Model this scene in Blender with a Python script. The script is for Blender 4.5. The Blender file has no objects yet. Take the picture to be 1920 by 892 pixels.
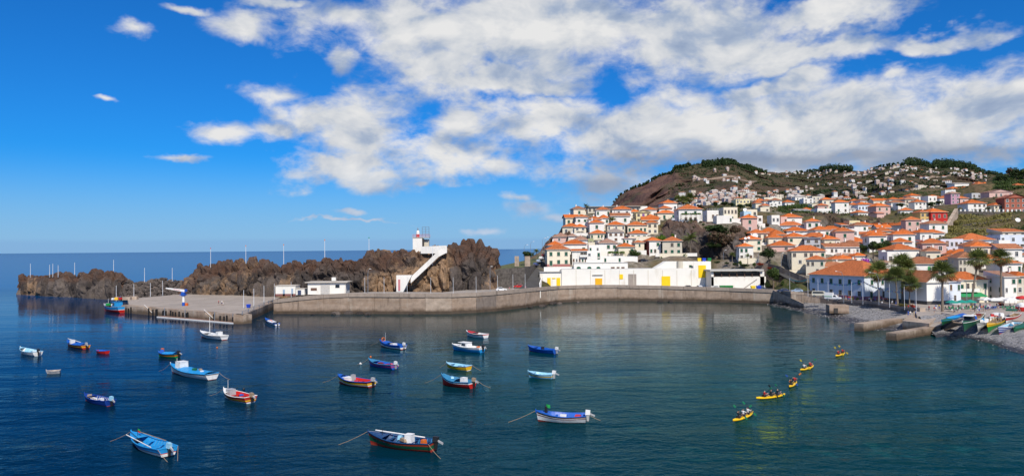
import bpy, math, random
import numpy as np
from mathutils import Vector, Matrix
S = bpy.context.scene
COL = S.collection
R = math.radians
rnd = random.Random(7)

# ------------------------------------------------------------------ camera
CAMZ, FPX = 22.0, 1371.0
ROLL, PITCH = R(0.5), math.atan(20.5 / FPX)
_F = Vector((0, math.cos(PITCH), math.sin(PITCH)))
_R0 = Vector((1, 0, 0)); _U0 = _R0.cross(_F)
_R = (_R0 * math.cos(ROLL) - _U0 * math.sin(ROLL)).normalized()
_U = _R.cross(_F).normalized()
cam = bpy.data.cameras.new('camera')
cam.sensor_width = 36.0
cam.lens = 36.0 * FPX / 1920.0
cam.clip_start, cam.clip_end = 1.0, 120000.0
camo = bpy.data.objects.new('camera', cam)
COL.objects.link(camo)
m = Matrix((_R, _U, -_F)).transposed().to_4x4()
m.translation = Vector((0, 0, CAMZ))
camo.matrix_world = m
S.camera = camo

def ray(px, py):
    return _F + _R * ((px - 960.0) / FPX) + _U * ((446.0 - py) / FPX)
def atz(px, py, z=0.0):
    """the point of the level z that a line of sight meets"""
    d = ray(px, py); t = (z - CAMZ) / d.z
    return Vector((0, 0, CAMZ)) + d * t
def aty(px, py, Y):
    """the point at distance Y"""
    d = ray(px, py)
    return Vector((0, 0, CAMZ)) + d * (Y / d.y)

# ------------------------------------------------------------------ sun, sky, exposure
SUN_AZ, SUN_EL = R(16), R(45)          # to the right behind the viewer
sdir = Vector((math.sin(SUN_AZ) * math.cos(SUN_EL), -math.cos(SUN_AZ) * math.cos(SUN_EL), math.sin(SUN_EL)))
sun = bpy.data.lights.new('sun', 'SUN')
sun.energy, sun.angle, sun.color = 4.6, R(0.53), (1.0, 0.93, 0.82)
suno = bpy.data.objects.new('sun', sun)
suno.rotation_euler = sdir.to_track_quat('Z', 'Y').to_euler()
suno.location = (0, -50, 200)
COL.objects.link(suno)
S.view_settings.view_transform = 'Standard'
S.view_settings.look = 'None'
S.view_settings.exposure = 0.0
S.view_settings.gamma = 1.0
S.view_settings.use_curve_mapping = False
S.render.engine = 'CYCLES'
S.cycles.max_bounces = 5
S.cycles.diffuse_bounces = 2
S.cycles.glossy_bounces = 3
S.cycles.transmission_bounces = 3
S.cycles.transparent_max_bounces = 8
S.cycles.use_denoising = True
S.cycles.caustics_reflective = False
S.cycles.caustics_refractive = False

class NT:
    """small helper to wire shader nodes"""
    def __init__(s, tree): s.t = tree
    def n(s, typ, **kw):
        nd = s.t.nodes.new(typ)
        for k, v in kw.items():
            if k == 'inp':
                for a, b in v.items():
                    if isinstance(b, bpy.types.NodeSocket): s.t.links.new(b, nd.inputs[a])
                    else: nd.inputs[a].default_value = b
            else: setattr(nd, k, v)
        return nd
    def math(s, op, a, b=None, c=None, clamp=False):
        nd = s.t.nodes.new('ShaderNodeMath'); nd.operation = op; nd.use_clamp = clamp
        for i, v in enumerate((a, b, c)):
            if v is None: continue
            if isinstance(v, bpy.types.NodeSocket): s.t.links.new(v, nd.inputs[i])
            else: nd.inputs[i].default_value = v
        return nd.outputs[0]
    def vmath(s, op, a, b=None, c=None):
        nd = s.t.nodes.new('ShaderNodeVectorMath'); nd.operation = op
        for i, v in enumerate((a, b, c)):
            if v is None: continue
            if isinstance(v, bpy.types.NodeSocket): s.t.links.new(v, nd.inputs[i])
            elif op == 'SCALE' and i == 1: nd.inputs['Scale'].default_value = v
            else: nd.inputs[i].default_value = v
        return nd.outputs['Value'] if op in ('LENGTH', 'DOT_PRODUCT', 'DISTANCE') else nd.outputs[0]
    def noise(s, vec, scale, detail=4, rough=0.55, dist=0.0, col=False, lac=2.0):
        nd = s.n('ShaderNodeTexNoise', inp={'Scale': scale, 'Detail': detail, 'Roughness': rough, 'Distortion': dist, 'Lacunarity': lac})
        if vec is not None: s.t.links.new(vec, nd.inputs['Vector'])
        return nd.outputs['Color' if col else 'Fac']
    def mapr(s, v, a, b, c=0.0, d=1.0, smooth=False):
        nd = s.n('ShaderNodeMapRange', inp={0: v, 1: a, 2: b, 3: c, 4: d})
        if smooth: nd.interpolation_type = 'SMOOTHSTEP'
        return nd.outputs[0]
    def mix(s, f, a, b, typ='MIX'):
        nd = s.n('ShaderNodeMix', data_type='RGBA', blend_type=typ)
        for k, v in ((0, f), (6, a), (7, b)):
            if isinstance(v, bpy.types.NodeSocket): s.t.links.new(v, nd.inputs[k])
            else: nd.inputs[k].default_value = v if k == 0 else (tuple(v) + (1,))[:4]
        return nd.outputs[2]
    def ramp(s, f, stops):
        nd = s.n('ShaderNodeValToRGB', inp={0: f}); e = nd.color_ramp.elements
        e[0].position, e[0].color = stops[0][0], tuple(stops[0][1]) + (1,)
        e[1].position, e[1].color = stops[-1][0], tuple(stops[-1][1]) + (1,)
        for p, c in stops[1:-1]:
            x = e.new(p); x.color = tuple(c) + (1,)
        return nd.outputs[0]

def build_world():
    w = bpy.data.worlds.new('World'); S.world = w; w.use_nodes = True
    t = w.node_tree; t.nodes.clear(); N = NT(t)
    sky = N.n('ShaderNodeTexSky', sky_type='NISHITA', sun_disc=False)
    sky.sun_elevation = SUN_EL; sky.sun_rotation = math.pi - SUN_AZ
    sky.altitude = 20; sky.air_density = 1.0; sky.dust_density = 0.3; sky.ozone_density = 2.6
    blue = N.mix(1.0, sky.outputs[0], (0.07, 0.54, 1.14), 'MULTIPLY')     # the deep polarised blue of the photograph
    tc = N.n('ShaderNodeTexCoord').outputs['Generated']
    d = N.vmath('NORMALIZE', tc)
    sx = N.n('ShaderNodeSeparateXYZ', inp={0: d})
    az = N.math('MULTIPLY', N.math('ARCTAN2', sx.outputs[0], sx.outputs[1]), 180 / math.pi)
    el = N.math('MULTIPLY', N.math('ARCSINE', sx.outputs[2]), 180 / math.pi)
    ae = N.n('ShaderNodeCombineXYZ', inp={0: az, 1: el}).outputs[0]
    # ragged domain: shift (az, el) by noise
    p1 = N.vmath('MULTIPLY', d, (1, 1, 1.7))
    w1 = N.noise(p1, 7.0, 5, 0.6, col=True)
    w2 = N.vmath('SUBTRACT', w1, (0.5, 0.5, 0.5))
    aew = N.vmath('MULTIPLY_ADD', w2, (11.0, 7.5, 0.0), ae)
    aes = N.vmath('MULTIPLY_ADD', w2, (5.0, 3.0, 0.0), ae)
    def A(px, py):
        a = math.atan((px - 960) / FPX)
        return math.degrees(a), math.degrees(math.atan((466.5 - (px - 960) * .0087 - py) * math.cos(a) / FPX))
    # cloud banks (px, py, half width, half height) read off the photograph
    BL = [(1010, 55, 330, 75), (800, 60, 190, 70), (830, 135, 120, 55), (960, 150, 140, 35), (1290, 60, 230, 75), (1500, 85, 220, 34),
          (1560, 10, 180, 30), (1240, 110, 75, 40), (640, 235, 110, 75), (665, 190, 70, 40), (640, 310, 110, 34), (700, 345, 75, 22),
          (840, 290, 110, 40), (870, 240, 60, 45), (930, 310, 60, 26), (1010, 235, 130, 45), (1160, 270, 170, 85), (1100, 215, 70, 35),
          (1340, 235, 250, 85), (1560, 235, 320, 85), (1800, 230, 280, 85), (1950, 190, 180, 75), (1420, 275, 260, 55), (1720, 285, 280, 50), (1130, 340, 80, 30), (1450, 165, 130, 40),
          (1690, 140, 45, 22), (640, 120, 34, 30), (650, 30, 55, 40), (245, 52, 62, 20), (465, 55, 70, 34), (350, 12, 60, 10), (540, 8, 65, 12),
          (520, 170, 60, 26), (505, 245, 55, 24), (420, 245, 75, 22), (345, 290, 70, 9), (200, 185, 30, 6), (1000, 385, 60, 18), (1050, 400, 55, 12),
          (905, 430, 34, 9), (660, 395, 44, 6), (680, 410, 110, 5), (1780, 60, 110, 26), (780, 338, 16, 8), (970, 365, 45, 10),
          (2250, 170, 260, 110), (2700, 260, 380, 120), (-350, 120, 150, 50), (-900, 250, 260, 70)]
    dmin = None
    for px, py, hw, hh in BL:
        a0, e0 = A(px, py); a1, e1 = A(px + hw, py - 0); a2, e2 = A(px, py - hh)
        sa, se = 1 / max(.3, abs(a1 - a0)), 1 / max(.18, abs(e2 - e0))
        q = N.vmath('LENGTH', N.vmath('MULTIPLY_ADD', aew if hw > 80 else aes, (sa, se, 0), (-a0 * sa, -e0 * se, 0)))
        if hw <= 80: q = N.math('ADD', q, .28)
        dmin = q if dmin is None else N.math('SMOOTH_MIN', dmin, q, 0.22)
    fine = N.noise(p1, 26.0, 6, 0.62, 0.4)
    mid = N.noise(p1, 11.0, 5, 0.55, 0.2)
    val = N.math('ADD', N.math('MULTIPLY_ADD', dmin, -1.0, 1.22), N.math('MULTIPLY', N.math('SUBTRACT', mid, 0.5), 1.9))
    val = N.math('ADD', val, N.math('MULTIPLY', N.math('SUBTRACT', fine, 0.5), 1.35))
    # overhead and behind the viewer: the same broken cumulus
    far = N.noise(p1, 3.1, 6, 0.6, 0.3)
    off = N.mapr(N.math('MAXIMUM', N.math('ABSOLUTE', N.math('DIVIDE', az, 44.0)), N.math('DIVIDE', el, 23.0)), 1.0, 1.35)
    val = N.mix(off, val, N.math('MULTIPLY', N.math('SUBTRACT', far, 0.50), 7.0))
    alpha = N.mapr(val, -0.20, 0.84, 0, 1, True)
    # light and shade inside the clouds: relief seen from above right
    up = N.vmath('ADD', p1, (0.012, -0.004, 0.035))
    rel = N.math('SUBTRACT', N.noise(p1, 9.0, 5, 0.55, 0.3), N.noise(up, 9.0, 5, 0.55, 0.3))
    thick = N.mapr(val, 0.2, 1.5, 0, 1, True)
    lit = N.math('ADD', N.math('MULTIPLY_ADD', rel, 2.7, 0.62), N.math('MULTIPLY', thick, 0.06), clamp=True)
    ccol = N.ramp(lit, [(0.0, (0.30, 0.40, 0.60)), (0.35, (0.46, 0.55, 0.71)), (0.62, (0.72, 0.755, 0.81)), (1.0, (0.93, 0.93, 0.93))])
    # flat grey bases of the bank over the mountains
    gd = None
    for px, py, hw, hh in [(1500, 298, 320, 20), (1250, 316, 200, 28), (1800, 302, 280, 24), (1130, 350, 75, 26), (2300, 290, 300, 30)]:
        a0, e0 = A(px, py); a1, _ = A(px + hw, py); _, e2 = A(px, py - hh)
        sa, se = 1 / abs(a1 - a0), 1 / abs(e2 - e0)
        q = N.vmath('LENGTH', N.vmath('MULTIPLY_ADD', N.vmath('MULTIPLY_ADD', w2, (7, 3.2, 0), ae), (sa, se, 0), (-a0 * sa, -e0 * se, 0)))
        gd = q if gd is None else N.math('SMOOTH_MIN', gd, q, 0.3)
    gf = N.mapr(gd, 1.4, 0.35, 0, 0.78, True)
    ccol = N.mix(gf, ccol, (0.27, 0.33, 0.46))
    ccol = N.vmath('SCALE', ccol, None)
    ccol.node.inputs['Scale'].default_value = 8.6
    c1 = N.mix(alpha, blue, ccol)
    # low haze bank lying on the sea horizon
    hz = N.mapr(N.math('ADD', el, N.math('MULTIPLY', N.math('SUBTRACT', N.noise(N.vmath('MULTIPLY', d, (1, 1, 9)), 9.0, 4), 0.5), 0.35)), 0.60, 1.05, 0.42, 0.0, True)
    hz2 = N.mapr(el, 0.0, 7.5, 0.72, 0.0, True)
    hzc = N.vmath('SCALE', N.mix(0.0, (0.37, 0.56, 0.84), (1, 1, 1)), None); hzc.node.inputs['Scale'].default_value = 9.2
    hzd = N.vmath('SCALE', N.mix(0.0, (0.22, 0.42, 0.74), (1, 1, 1)), None); hzd.node.inputs['Scale'].default_value = 9.2
    c2 = N.mix(hz2, c1, hzc)
    c3 = N.mix(hz, c2, hzd)
    bg = N.n('ShaderNodeBackground', inp={'Color': c3, 'Strength': 0.1})
    out = N.n('ShaderNodeOutputWorld')
    t.links.new(bg.outputs[0], out.inputs[0])
build_world()
# ------------------------------------------------------------------ mesh helpers
class MB:
    """collects faces; build() links them as ONE mesh object"""
    def __init__(s): s.v, s.f, s.m = [], [], []
    def face(s, pts, mi=0):
        i = len(s.v); s.v += [tuple(p) for p in pts]; s.f.append(tuple(range(i, i + len(pts)))); s.m.append(mi)
    def hexa(s, p, mi=0):
        """8 corners: bottom ring (ccw from above) then top ring"""
        i = len(s.v); s.v += [tuple(q) for q in p]
        for f in ((3, 2, 1, 0), (4, 5, 6, 7), (0, 1, 5, 4), (1, 2, 6, 5), (2, 3, 7, 6), (3, 0, 4, 7)):
            s.f.append(tuple(i + k for k in f)); s.m.append(mi)
    def box(s, c, size, mi=0, rz=0.0, taper=1.0):
        cx, cy, cz = c; a, b, h = size[0] / 2, size[1] / 2, size[2]
        co, si = math.cos(rz), math.sin(rz)
        r = [(-a, -b), (a, -b), (a, b), (-a, b)]
        p = [(cx + x * co - y * si, cy + x * si + y * co, cz) for x, y in r]
        p += [(cx + (x * co - y * si) * taper, cy + (x * si + y * co) * taper, cz + h) for x, y in r]
        s.hexa(p, mi)
    def ring_tube(s, pts, rad, n=6, mi=0, cap=True):
        """tube along points; rad number or list"""
        pts = [Vector(p) for p in pts]; L = len(pts)
        rad = rad if isinstance(rad, (list, tuple)) else [rad] * L
        base = len(s.v)
        for k, p in enumerate(pts):
            t = (pts[min(k + 1, L - 1)] - pts[max(k - 1, 0)]).normalized()
            a = t.cross(Vector((0, 0, 1)) if abs(t.z) < .9 else Vector((1, 0, 0))).normalized(); b = t.cross(a)
            for j in range(n):
                w = 2 * math.pi * j / n
                s.v.append(tuple(p + (a * math.cos(w) + b * math.sin(w)) * rad[k]))
        for k in range(L - 1):
            for j in range(n):
                a0 = base + k * n + j; a1 = base + k * n + (j + 1) % n
                s.f.append((a0, a0 + n, a1 + n, a1)); s.m.append(mi)
        if cap:
            s.f.append(tuple(base + j for j in range(n))); s.m.append(mi)
            s.f.append(tuple(base + (L - 1) * n + j for j in reversed(range(n)))); s.m.append(mi)
    def prism(s, poly, z0, z1, mi=0):
        """vertical prism on a ccw polygon of (x, y); z0, z1 numbers or lists"""
        n = len(poly); i = len(s.v)
        za = z0 if isinstance(z0, (list, tuple)) else [z0] * n
        zb = z1 if isinstance(z1, (list, tuple)) else [z1] * n
        s.v += [(p[0], p[1], za[k]) for k, p in enumerate(poly)] + [(p[0], p[1], zb[k]) for k, p in enumerate(poly)]
        s.f.append(tuple(i + k for k in reversed(range(n)))); s.m.append(mi)
        s.f.append(tuple(i + n + k for k in range(n))); s.m.append(mi)
        for k in range(n):
            q = (k + 1) % n
            s.f.append((i + k, i + q, i + n + q, i + n + k)); s.m.append(mi)
    def lathe(s, prof, n=12, c=(0, 0, 0), mi=0):
        base = len(s.v)
        for r, z in prof:
            for j in range(n):
                w = 2 * math.pi * j / n
                s.v.append((c[0] + r * math.cos(w), c[1] + r * math.sin(w), c[2] + z))
        for k in range(len(prof) - 1):
            for j in range(n):
                a0 = base + k * n + j; a1 = base + k * n + (j + 1) % n
                s.f.append((a0, a1, a1 + n, a0 + n)); s.m.append(mi)
        s.f.append(tuple(base + j for j in reversed(range(n)))); s.m.append(mi)
        e = base + (len(prof) - 1) * n
        s.f.append(tuple(e + j for j in range(n))); s.m.append(mi)
    def grid(s, P, mi=0, flip=False):
        """P[i][j] points"""
        base = len(s.v); a, b = len(P), len(P[0])
        for row in P: s.v += [tuple(p) for p in row]
        for i in range(a - 1):
            for j in range(b - 1):
                q = (base + i * b + j, base + i * b + j + 1, base + (i + 1) * b + j + 1, base + (i + 1) * b + j)
                s.f.append(q[::-1] if flip else q); s.m.append(mi)
    def mesh(s, name, mats, smooth=False):
        me = bpy.data.meshes.new(name)
        me.from_pydata(s.v, [], s.f)
        for mm in (mats if isinstance(mats, (list, tuple)) else [mats]): me.materials.append(mm)
        if any(s.m): me.polygons.foreach_set('material_index', s.m)
        if smooth: me.polygons.foreach_set('use_smooth', [True] * len(s.f))
        me.update()
        return me
    def build(s, name, mats, parent=None, loc=(0, 0, 0), rz=0.0, smooth=False):
        return obj(name, s.mesh(name, mats, smooth), parent, loc, rz)

def obj(name, me, parent=None, loc=(0, 0, 0), rz=0.0):
    o = bpy.data.objects.new(name, me); COL.objects.link(o)
    o.location = loc
    if rz: o.rotation_euler.z = rz
    if parent is not None: o.parent = parent
    return o
def tag(o, label, cat, group=None):
    o['label'] = label; o['category'] = cat; o['kind'] = 'thing'
    if group: o['group'] = group
    return o
def thing(name, label, cat, loc=(0, 0, 0), rz=0.0, group=None):
    o = bpy.data.objects.new(name, None); COL.objects.link(o)
    o.empty_display_size = 0.2
    o.location = loc; o.rotation_euler.z = rz
    return tag(o, label, cat, group)
def structure(o): o['kind'] = 'structure'; return o
def stuff(o): o['kind'] = 'stuff'; return o

NUM = 'first second third fourth fifth sixth seventh eighth ninth tenth eleventh twelfth thirteenth fourteenth fifteenth sixteenth'.split()
# ------------------------------------------------------------------ numpy noise
def _h(ix, iy, iz, s):
    n = (ix.astype(np.int64) * 374761393 + iy.astype(np.int64) * 668265263 + iz.astype(np.int64) * 2147483647 + s * 1274126177) & 0xffffffff
    n = ((n ^ (n >> 13)) * 1274126177) & 0xffffffff
    n = ((n ^ (n >> 16)) * 2246822519) & 0xffffffff
    return ((n ^ (n >> 15)) & 0xffffff) / float(0xffffff)
def vnoise(p, s=0):
    i = np.floor(p); f = p - i; f = f * f * f * (f * (f * 6 - 15) + 10)
    x, y, z = i[:, 0], i[:, 1], i[:, 2]; r = 0
    for a in (0, 1):
        for b in (0, 1):
            for c in (0, 1):
                w = (f[:, 0] if a else 1 - f[:, 0]) * (f[:, 1] if b else 1 - f[:, 1]) * (f[:, 2] if c else 1 - f[:, 2])
                r = r + w * _h(x + a, y + b, z + c, s)
    return r
def fbm(p, o=4, s=0):
    r, a, t = 0, 1.0, 0
    for k in range(o):
        r = r + a * (vnoise(p * 2 ** k + k * 17.3, s + k) - .5); t += a; a *= .5
    return r / t * 2
def voro(p, s=0):
    i = np.floor(p); F1 = np.full(len(p), 9.0); F2 = F1.copy(); idc = np.zeros(len(p))
    for a in (-1, 0, 1):
        for b in (-1, 0, 1):
            for c in (-1, 0, 1):
                q = i + np.array([a, b, c]); x, y, z = q[:, 0], q[:, 1], q[:, 2]
                fx = q + np.stack([_h(x, y, z, s), _h(x, y, z, s + 1), _h(x, y, z, s + 2)], 1)
                dd = np.sqrt(((p - fx) ** 2).sum(1)); hh = _h(x, y, z, s + 3)
                F2 = np.minimum(F2, np.maximum(F1, dd)); cl = dd < F1
                idc = np.where(cl, hh, idc); F1 = np.minimum(F1, dd)
    return F1, F2, idc
def sstep(x, a, b):
    t = np.clip((x - a) / (b - a), 0, 1); return t * t * (3 - 2 * t)
def np_mesh(name, V, nu, nv, mats, attr=None, smooth=True, keep=None, flip=False):
    """grid of nu*nv points as one mesh"""
    I = np.arange(nu * nv).reshape(nu, nv)
    q = np.stack([I[:-1, :-1], I[1:, :-1], I[1:, 1:], I[:-1, 1:]], -1).reshape(-1, 4)
    if flip: q = q[:, ::-1]
    if keep is not None: q = q[keep]
    me = bpy.data.meshes.new(name)
    me.vertices.add(len(V)); me.vertices.foreach_set('co', np.asarray(V, dtype=np.float32).ravel())
    me.loops.add(q.size); me.loops.foreach_set('vertex_index', q.astype(np.int32).ravel())
    me.polygons.add(len(q)); me.polygons.foreach_set('loop_start', np.arange(0, q.size, 4, dtype=np.int32))
    me.polygons.foreach_set('loop_total', np.full(len(q), 4, dtype=np.int32))
    me.update(calc_edges=True); me.validate()
    me.polygons.foreach_set('use_smooth', [smooth] * len(me.polygons))
    for mm in (mats if isinstance(mats, (list, tuple)) else [mats]): me.materials.append(mm)
    if attr:
        for k, a in attr.items():
            at = me.attributes.new(k, 'FLOAT', 'POINT'); at.data.foreach_set('value', np.asarray(a, dtype=np.float32))
    return me

# ------------------------------------------------------------------ materials
_mats = {}
def mat(name, col, rough=0.6, var=0.12, scale=1.2, bump=0.0, bscale=8.0, spec=0.4, metal=0.0, grime=None, gscale=0.35, coords='Object'):
    """paint or plaster with uneven tone, fine relief and optional stains"""
    if name in _mats: return _mats[name]
    mt = bpy.data.materials.new(name); mt.use_nodes = True; t = mt.node_tree; N = NT(t)
    b = t.nodes['Principled BSDF']
    tc = N.n('ShaderNodeTexCoord').outputs[coords]
    g = N.n('ShaderNodeNewGeometry').outputs['Position']
    lo = [c * (1 - var) for c in col]; hi = [min(1, c * (1 + var)) for c in col]
    c = N.mix(N.mapr(N.noise(g, scale, 5, .6), .3, .7), lo, hi)
    if grime:
        st = N.vmath('MULTIPLY', g, (1, 1, .25))
        f = N.mapr(N.noise(st, gscale, 6, .65, .4), .56, .72, 0, grime[1])
        c = N.mix(f, c, grime[0])
    t.links.new(c, b.inputs['Base Color'])
    b.inputs['Roughness'].default_value = rough
    b.inputs['Specular IOR Level'].default_value = spec
    b.inputs['Metallic'].default_value = metal
    if bump:
        bp = N.n('ShaderNodeBump', inp={'Strength': bump, 'Distance': 0.05, 'Height': N.noise(g, bscale, 5, .65)})
        t.links.new(bp.outputs[0], b.inputs['Normal'])
    _mats[name] = mt
    return mt

def water_material():
    mt = bpy.data.materials.new('sea_water'); mt.use_nodes = True; t = mt.node_tree; N = NT(t)
    b = t.nodes['Principled BSDF']
    g = N.n('ShaderNodeNewGeometry').outputs['Position']
    s = N.n('ShaderNodeSeparateXYZ', inp={0: g})
    # depth of the water: shallow over boulders by the quay and in the inner harbour, deep and blue outside
    big = N.noise(g, 0.012, 4, .6)
    # inner harbour: x > -60, y < 300
    inn = N.mapr(N.math('ADD', N.math('ADD', s.outputs[0], N.math('MULTIPLY', s.outputs[1], 0.28)), N.math('MULTIPLY', N.math('SUBTRACT', big, .5), 70)), -55, 75, 0, 1, True)
    out = N.mapr(s.outputs[1], 290, 420, 1, 0, True)
    inn = N.math('MULTIPLY', inn, out)
    deep = (0.0005, 0.014, 0.042); teal = (0.001, 0.030, 0.034)
    c = N.mix(N.mapr(s.outputs[1], 280, 480), N.mix(inn, deep, teal), (0.001, 0.070, 0.230))
    # pale sand and weed patches seen through shallow water
    pat = N.mapr(N.noise(g, 0.16, 5, .65, .6), .57, .72, 0, 1)
    pat = N.math('MULTIPLY', pat, N.mapr(N.math('ADD', inn, N.math('MULTIPLY', big, .6)), .7, 1.3, 0, .8))
    c = N.mix(pat, c, (0.004, 0.070, 0.066))
    shore = N.mapr(N.math('ADD', N.math('MULTIPLY', s.outputs[1], 1.0), N.math('MULTIPLY', N.math('SUBTRACT', big, .5), 40)), 205, 262, 0, .75, True)
    shore = N.math('MULTIPLY', shore, N.math('MULTIPLY', N.mapr(s.outputs[0], -100, -30), out))
    c = N.mix(shore, c, (0.010, 0.034, 0.028))
    # wind ripples at three sizes, and calmer lanes
    st = N.vmath('MULTIPLY', g, (0.7, 1.0, 1.0))
    r1 = N.noise(st, 1.1, 3, .6, .6)
    r2 = N.noise(st, 0.36, 3, .5, .6)
    r3 = N.noise(N.vmath('MULTIPLY', g, (.5, 1, 1)), 0.085, 2, .5)
    lane = N.mapr(N.noise(N.vmath('MULTIPLY', g, (.35, 1, 1)), 0.034, 4, .6), .36, .64, .35, 1.35)
    hgt = N.math('ADD', N.math('ADD', N.math('MULTIPLY', r1, 0.30), N.math('MULTIPLY', r2, 0.50)), N.math('MULTIPLY', r3, 0.9))
    hgt = N.math('MULTIPLY', hgt, N.math('MULTIPLY', lane, N.math('MULTIPLY', N.mapr(s.outputs[1], 110, 235, 1.0, .20), N.math('MULTIPLY', N.mapr(s.outputs[0], -10, 60, .9, 1.5), N.mapr(s.outputs[1], 80, 150, 1.7, 1.0)))))
    bp = N.n('ShaderNodeBump', inp={'Strength': .34, 'Distance': 1.0, 'Height': hgt}).outputs[0]
    dif = N.n('ShaderNodeBsdfDiffuse', inp={'Color': c})
    glo = N.n('ShaderNodeBsdfGlossy', inp={'Color': N.mix(N.mapr(s.outputs[1], 120, 210), (.42, .84, 1), (.92, .95, 1)), 'Roughness': .03, 'Normal': bp})
    fr = N.n('ShaderNodeFresnel', inp={'IOR': 1.25, 'Normal': bp}).outputs[0]
    fac = N.math('MULTIPLY', fr, N.math('MULTIPLY', N.mapr(s.outputs[1], 85, 225, .50, .95), N.math('MULTIPLY', N.mapr(s.outputs[0], -60, 40, .8, 1.0), N.mapr(s.outputs[1], 300, 430, 1, .55))))
    mx = N.n('ShaderNodeMixShader', inp={0: fac, 1: dif.outputs[0], 2: glo.outputs[0]})
    t.links.new(mx.outputs[0], t.nodes['Material Output'].inputs[0])
    return mt

# ------------------------------------------------------------------ water
def build_sea():
    mb = MB()
    xs = [-60000, -6000, -1500, -400, 0, 400, 1500, 6000, 60000]; ys = [-3000, -300, 0, 150, 300, 600, 1500, 5000, 20000, 80000]
    mb.grid([[(x, y, 0) for x in xs] for y in ys], flip=False)
    structure(mb.build('sea_water', water_material()))
build_sea()
# ------------------------------------------------------------------ rock
def rock_material(name, cols, zdark=None, scale=0.35):
    mt = bpy.data.materials.new(name); mt.use_nodes = True; t = mt.node_tree; N = NT(t)
    b = t.nodes['Principled BSDF']
    g = N.n('ShaderNodeNewGeometry').outputs['Position']
    tone = N.n('ShaderNodeAttribute', attribute_name='tone').outputs['Fac']
    patch = N.n('ShaderNodeAttribute', attribute_name='patch').outputs['Fac']
    hi = N.n('ShaderNodeAttribute', attribute_name='upper').outputs['Fac']
    dark, grey, brown, tan, pale = cols
    c = N.mix(N.mapr(tone, .2, .9), dark, grey)
    c = N.mix(N.math('MULTIPLY', hi, N.mapr(N.noise(g, 0.22, 4), .3, .6, .35, 1.0)), c, brown)
    c = N.mix(N.mapr(N.math('ADD', patch, N.math('MULTIPLY', N.math('SUBTRACT', N.noise(g, 0.5, 5, .6), .5), .7)), .52, .78, 0, .85), c, tan)
    c = N.mix(N.mapr(N.noise(g, 0.9, 6, .7), .60, .74, 0, .5), c, pale)
    c = N.mix(N.mapr(N.noise(g, 2.2, 5, .7), .35, .7, .55, 0), c, (0.02, 0.016, 0.014))
    t.links.new(c, b.inputs['Base Color'])
    b.inputs['Roughness'].default_value = 0.9; b.inputs['Specular IOR Level'].default_value = 0.2
    bp = N.n('ShaderNodeBump', inp={'Strength': 0.9, 'Distance': 0.5, 'Height': N.noise(g, 1.1, 8, .68)})
    t.links.new(bp.outputs[0], b.inputs['Normal'])
    return mt
BASALT = rock_material('basalt_rock', ((0.048, 0.039, 0.035), (0.175, 0.142, 0.122), (0.132, 0.070, 0.045), (0.44, 0.275, 0.155), (0.30, 0.245, 0.19)))
CLIFF = rock_material('cliff_rock', ((0.075, 0.058, 0.050), (0.19, 0.16, 0.14), (0.17, 0.10, 0.068), (0.30, 0.20, 0.13), (0.28, 0.23, 0.19)))

def interp(xs, ys, x): return np.interp(x, xs, ys)

def rock_mass(front, crest, back, ncol, nrow, disp=(2.6, 1.7, .55), cell=(.17, .17, .062), power=2.6, seed=0, name='rock', material=None, patchy=.5):
    """front, crest, back: lists of (x, y, z) along the rock; grid over the front face, the crest and the back"""
    def res(P):
        P = np.array(P, float); d = np.r_[0, np.cumsum(np.hypot(np.diff(P[:, 0]), np.diff(P[:, 1])))]; d /= d[-1]
        u = np.linspace(0, 1, ncol)
        return np.stack([np.interp(u, d, P[:, k]) for k in range(3)], 1)
    A, C, B = res(front), res(crest), res(back)
    t = np.linspace(0, 1, nrow); rows = []; isup = []
    for tt in t:
        if tt < .62:
            u = tt / .62; h = u ** power
            P = np.stack([A[:, 0] + (C[:, 0] - A[:, 0]) * h, A[:, 1] + (C[:, 1] - A[:, 1]) * h, A[:, 2] + (C[:, 2] - A[:, 2]) * (1 - (1 - u) ** 1.25)], 1)
        else:
            u = (tt - .62) / .38
            P = np.stack([C[:, 0] + (B[:, 0] - C[:, 0]) * u, C[:, 1] + (B[:, 1] - C[:, 1]) * u, C[:, 2] + (B[:, 2] - C[:, 2]) * u ** 2.2], 1)
        rows.append(P)
    V = np.concatenate(rows, 0)
    G = V.reshape(nrow, ncol, 3)
    du = np.gradient(G, axis=1); dv = np.gradient(G, axis=0)
    n = np.cross(du, dv).reshape(-1, 3); n /= np.linalg.norm(n, axis=1, keepdims=True) + 1e-9
    if n[ncol * 5 + ncol // 2, 1] > 0: n = -n
    w = V + np.stack([fbm(V * .12, 3, seed + 40), fbm(V * .12, 3, seed + 50), fbm(V * .12, 3, seed + 60)], 1) * 2.2
    F1, F2, idc = voro(w * np.array(cell), seed)
    G1, G2, idb = voro(w * np.array(cell) * 2.3 + 9, seed + 9)
    e1 = sstep(F2 - F1, 0.0, .30); e2 = sstep(G2 - G1, 0, .3)
    dsp = disp[0] * fbm(V * .055, 3, seed + 3) + disp[1] * (e1 * (.55 + .9 * idc) - .7) + disp[2] * (e2 * (.4 + idb) - .5) + .25 * fbm(V * .9, 3, seed + 5)
    V2 = V + n * dsp[:, None]
    zmin = min(A[:, 2].min(), B[:, 2].min())
    H = (V[:, 2] - zmin) / (np.tile(C[:, 2], nrow) - zmin + 1e-6)
    patch = .5 + .5 * fbm(V * np.array([.06, .06, .03]), 3, seed + 21) * 1.6 - .45 * H * (1 - patchy) - (.5 - patchy) * .6
    tone = .65 * idc + .35 * idb
    me = np_mesh(name, V2, nrow, ncol, material or BASALT, {'tone': tone, 'patch': patch, 'upper': sstep(H + .25 * fbm(V * .1, 3, seed + 31), .62, .95)}, smooth=False, flip=True)
    return me

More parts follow.
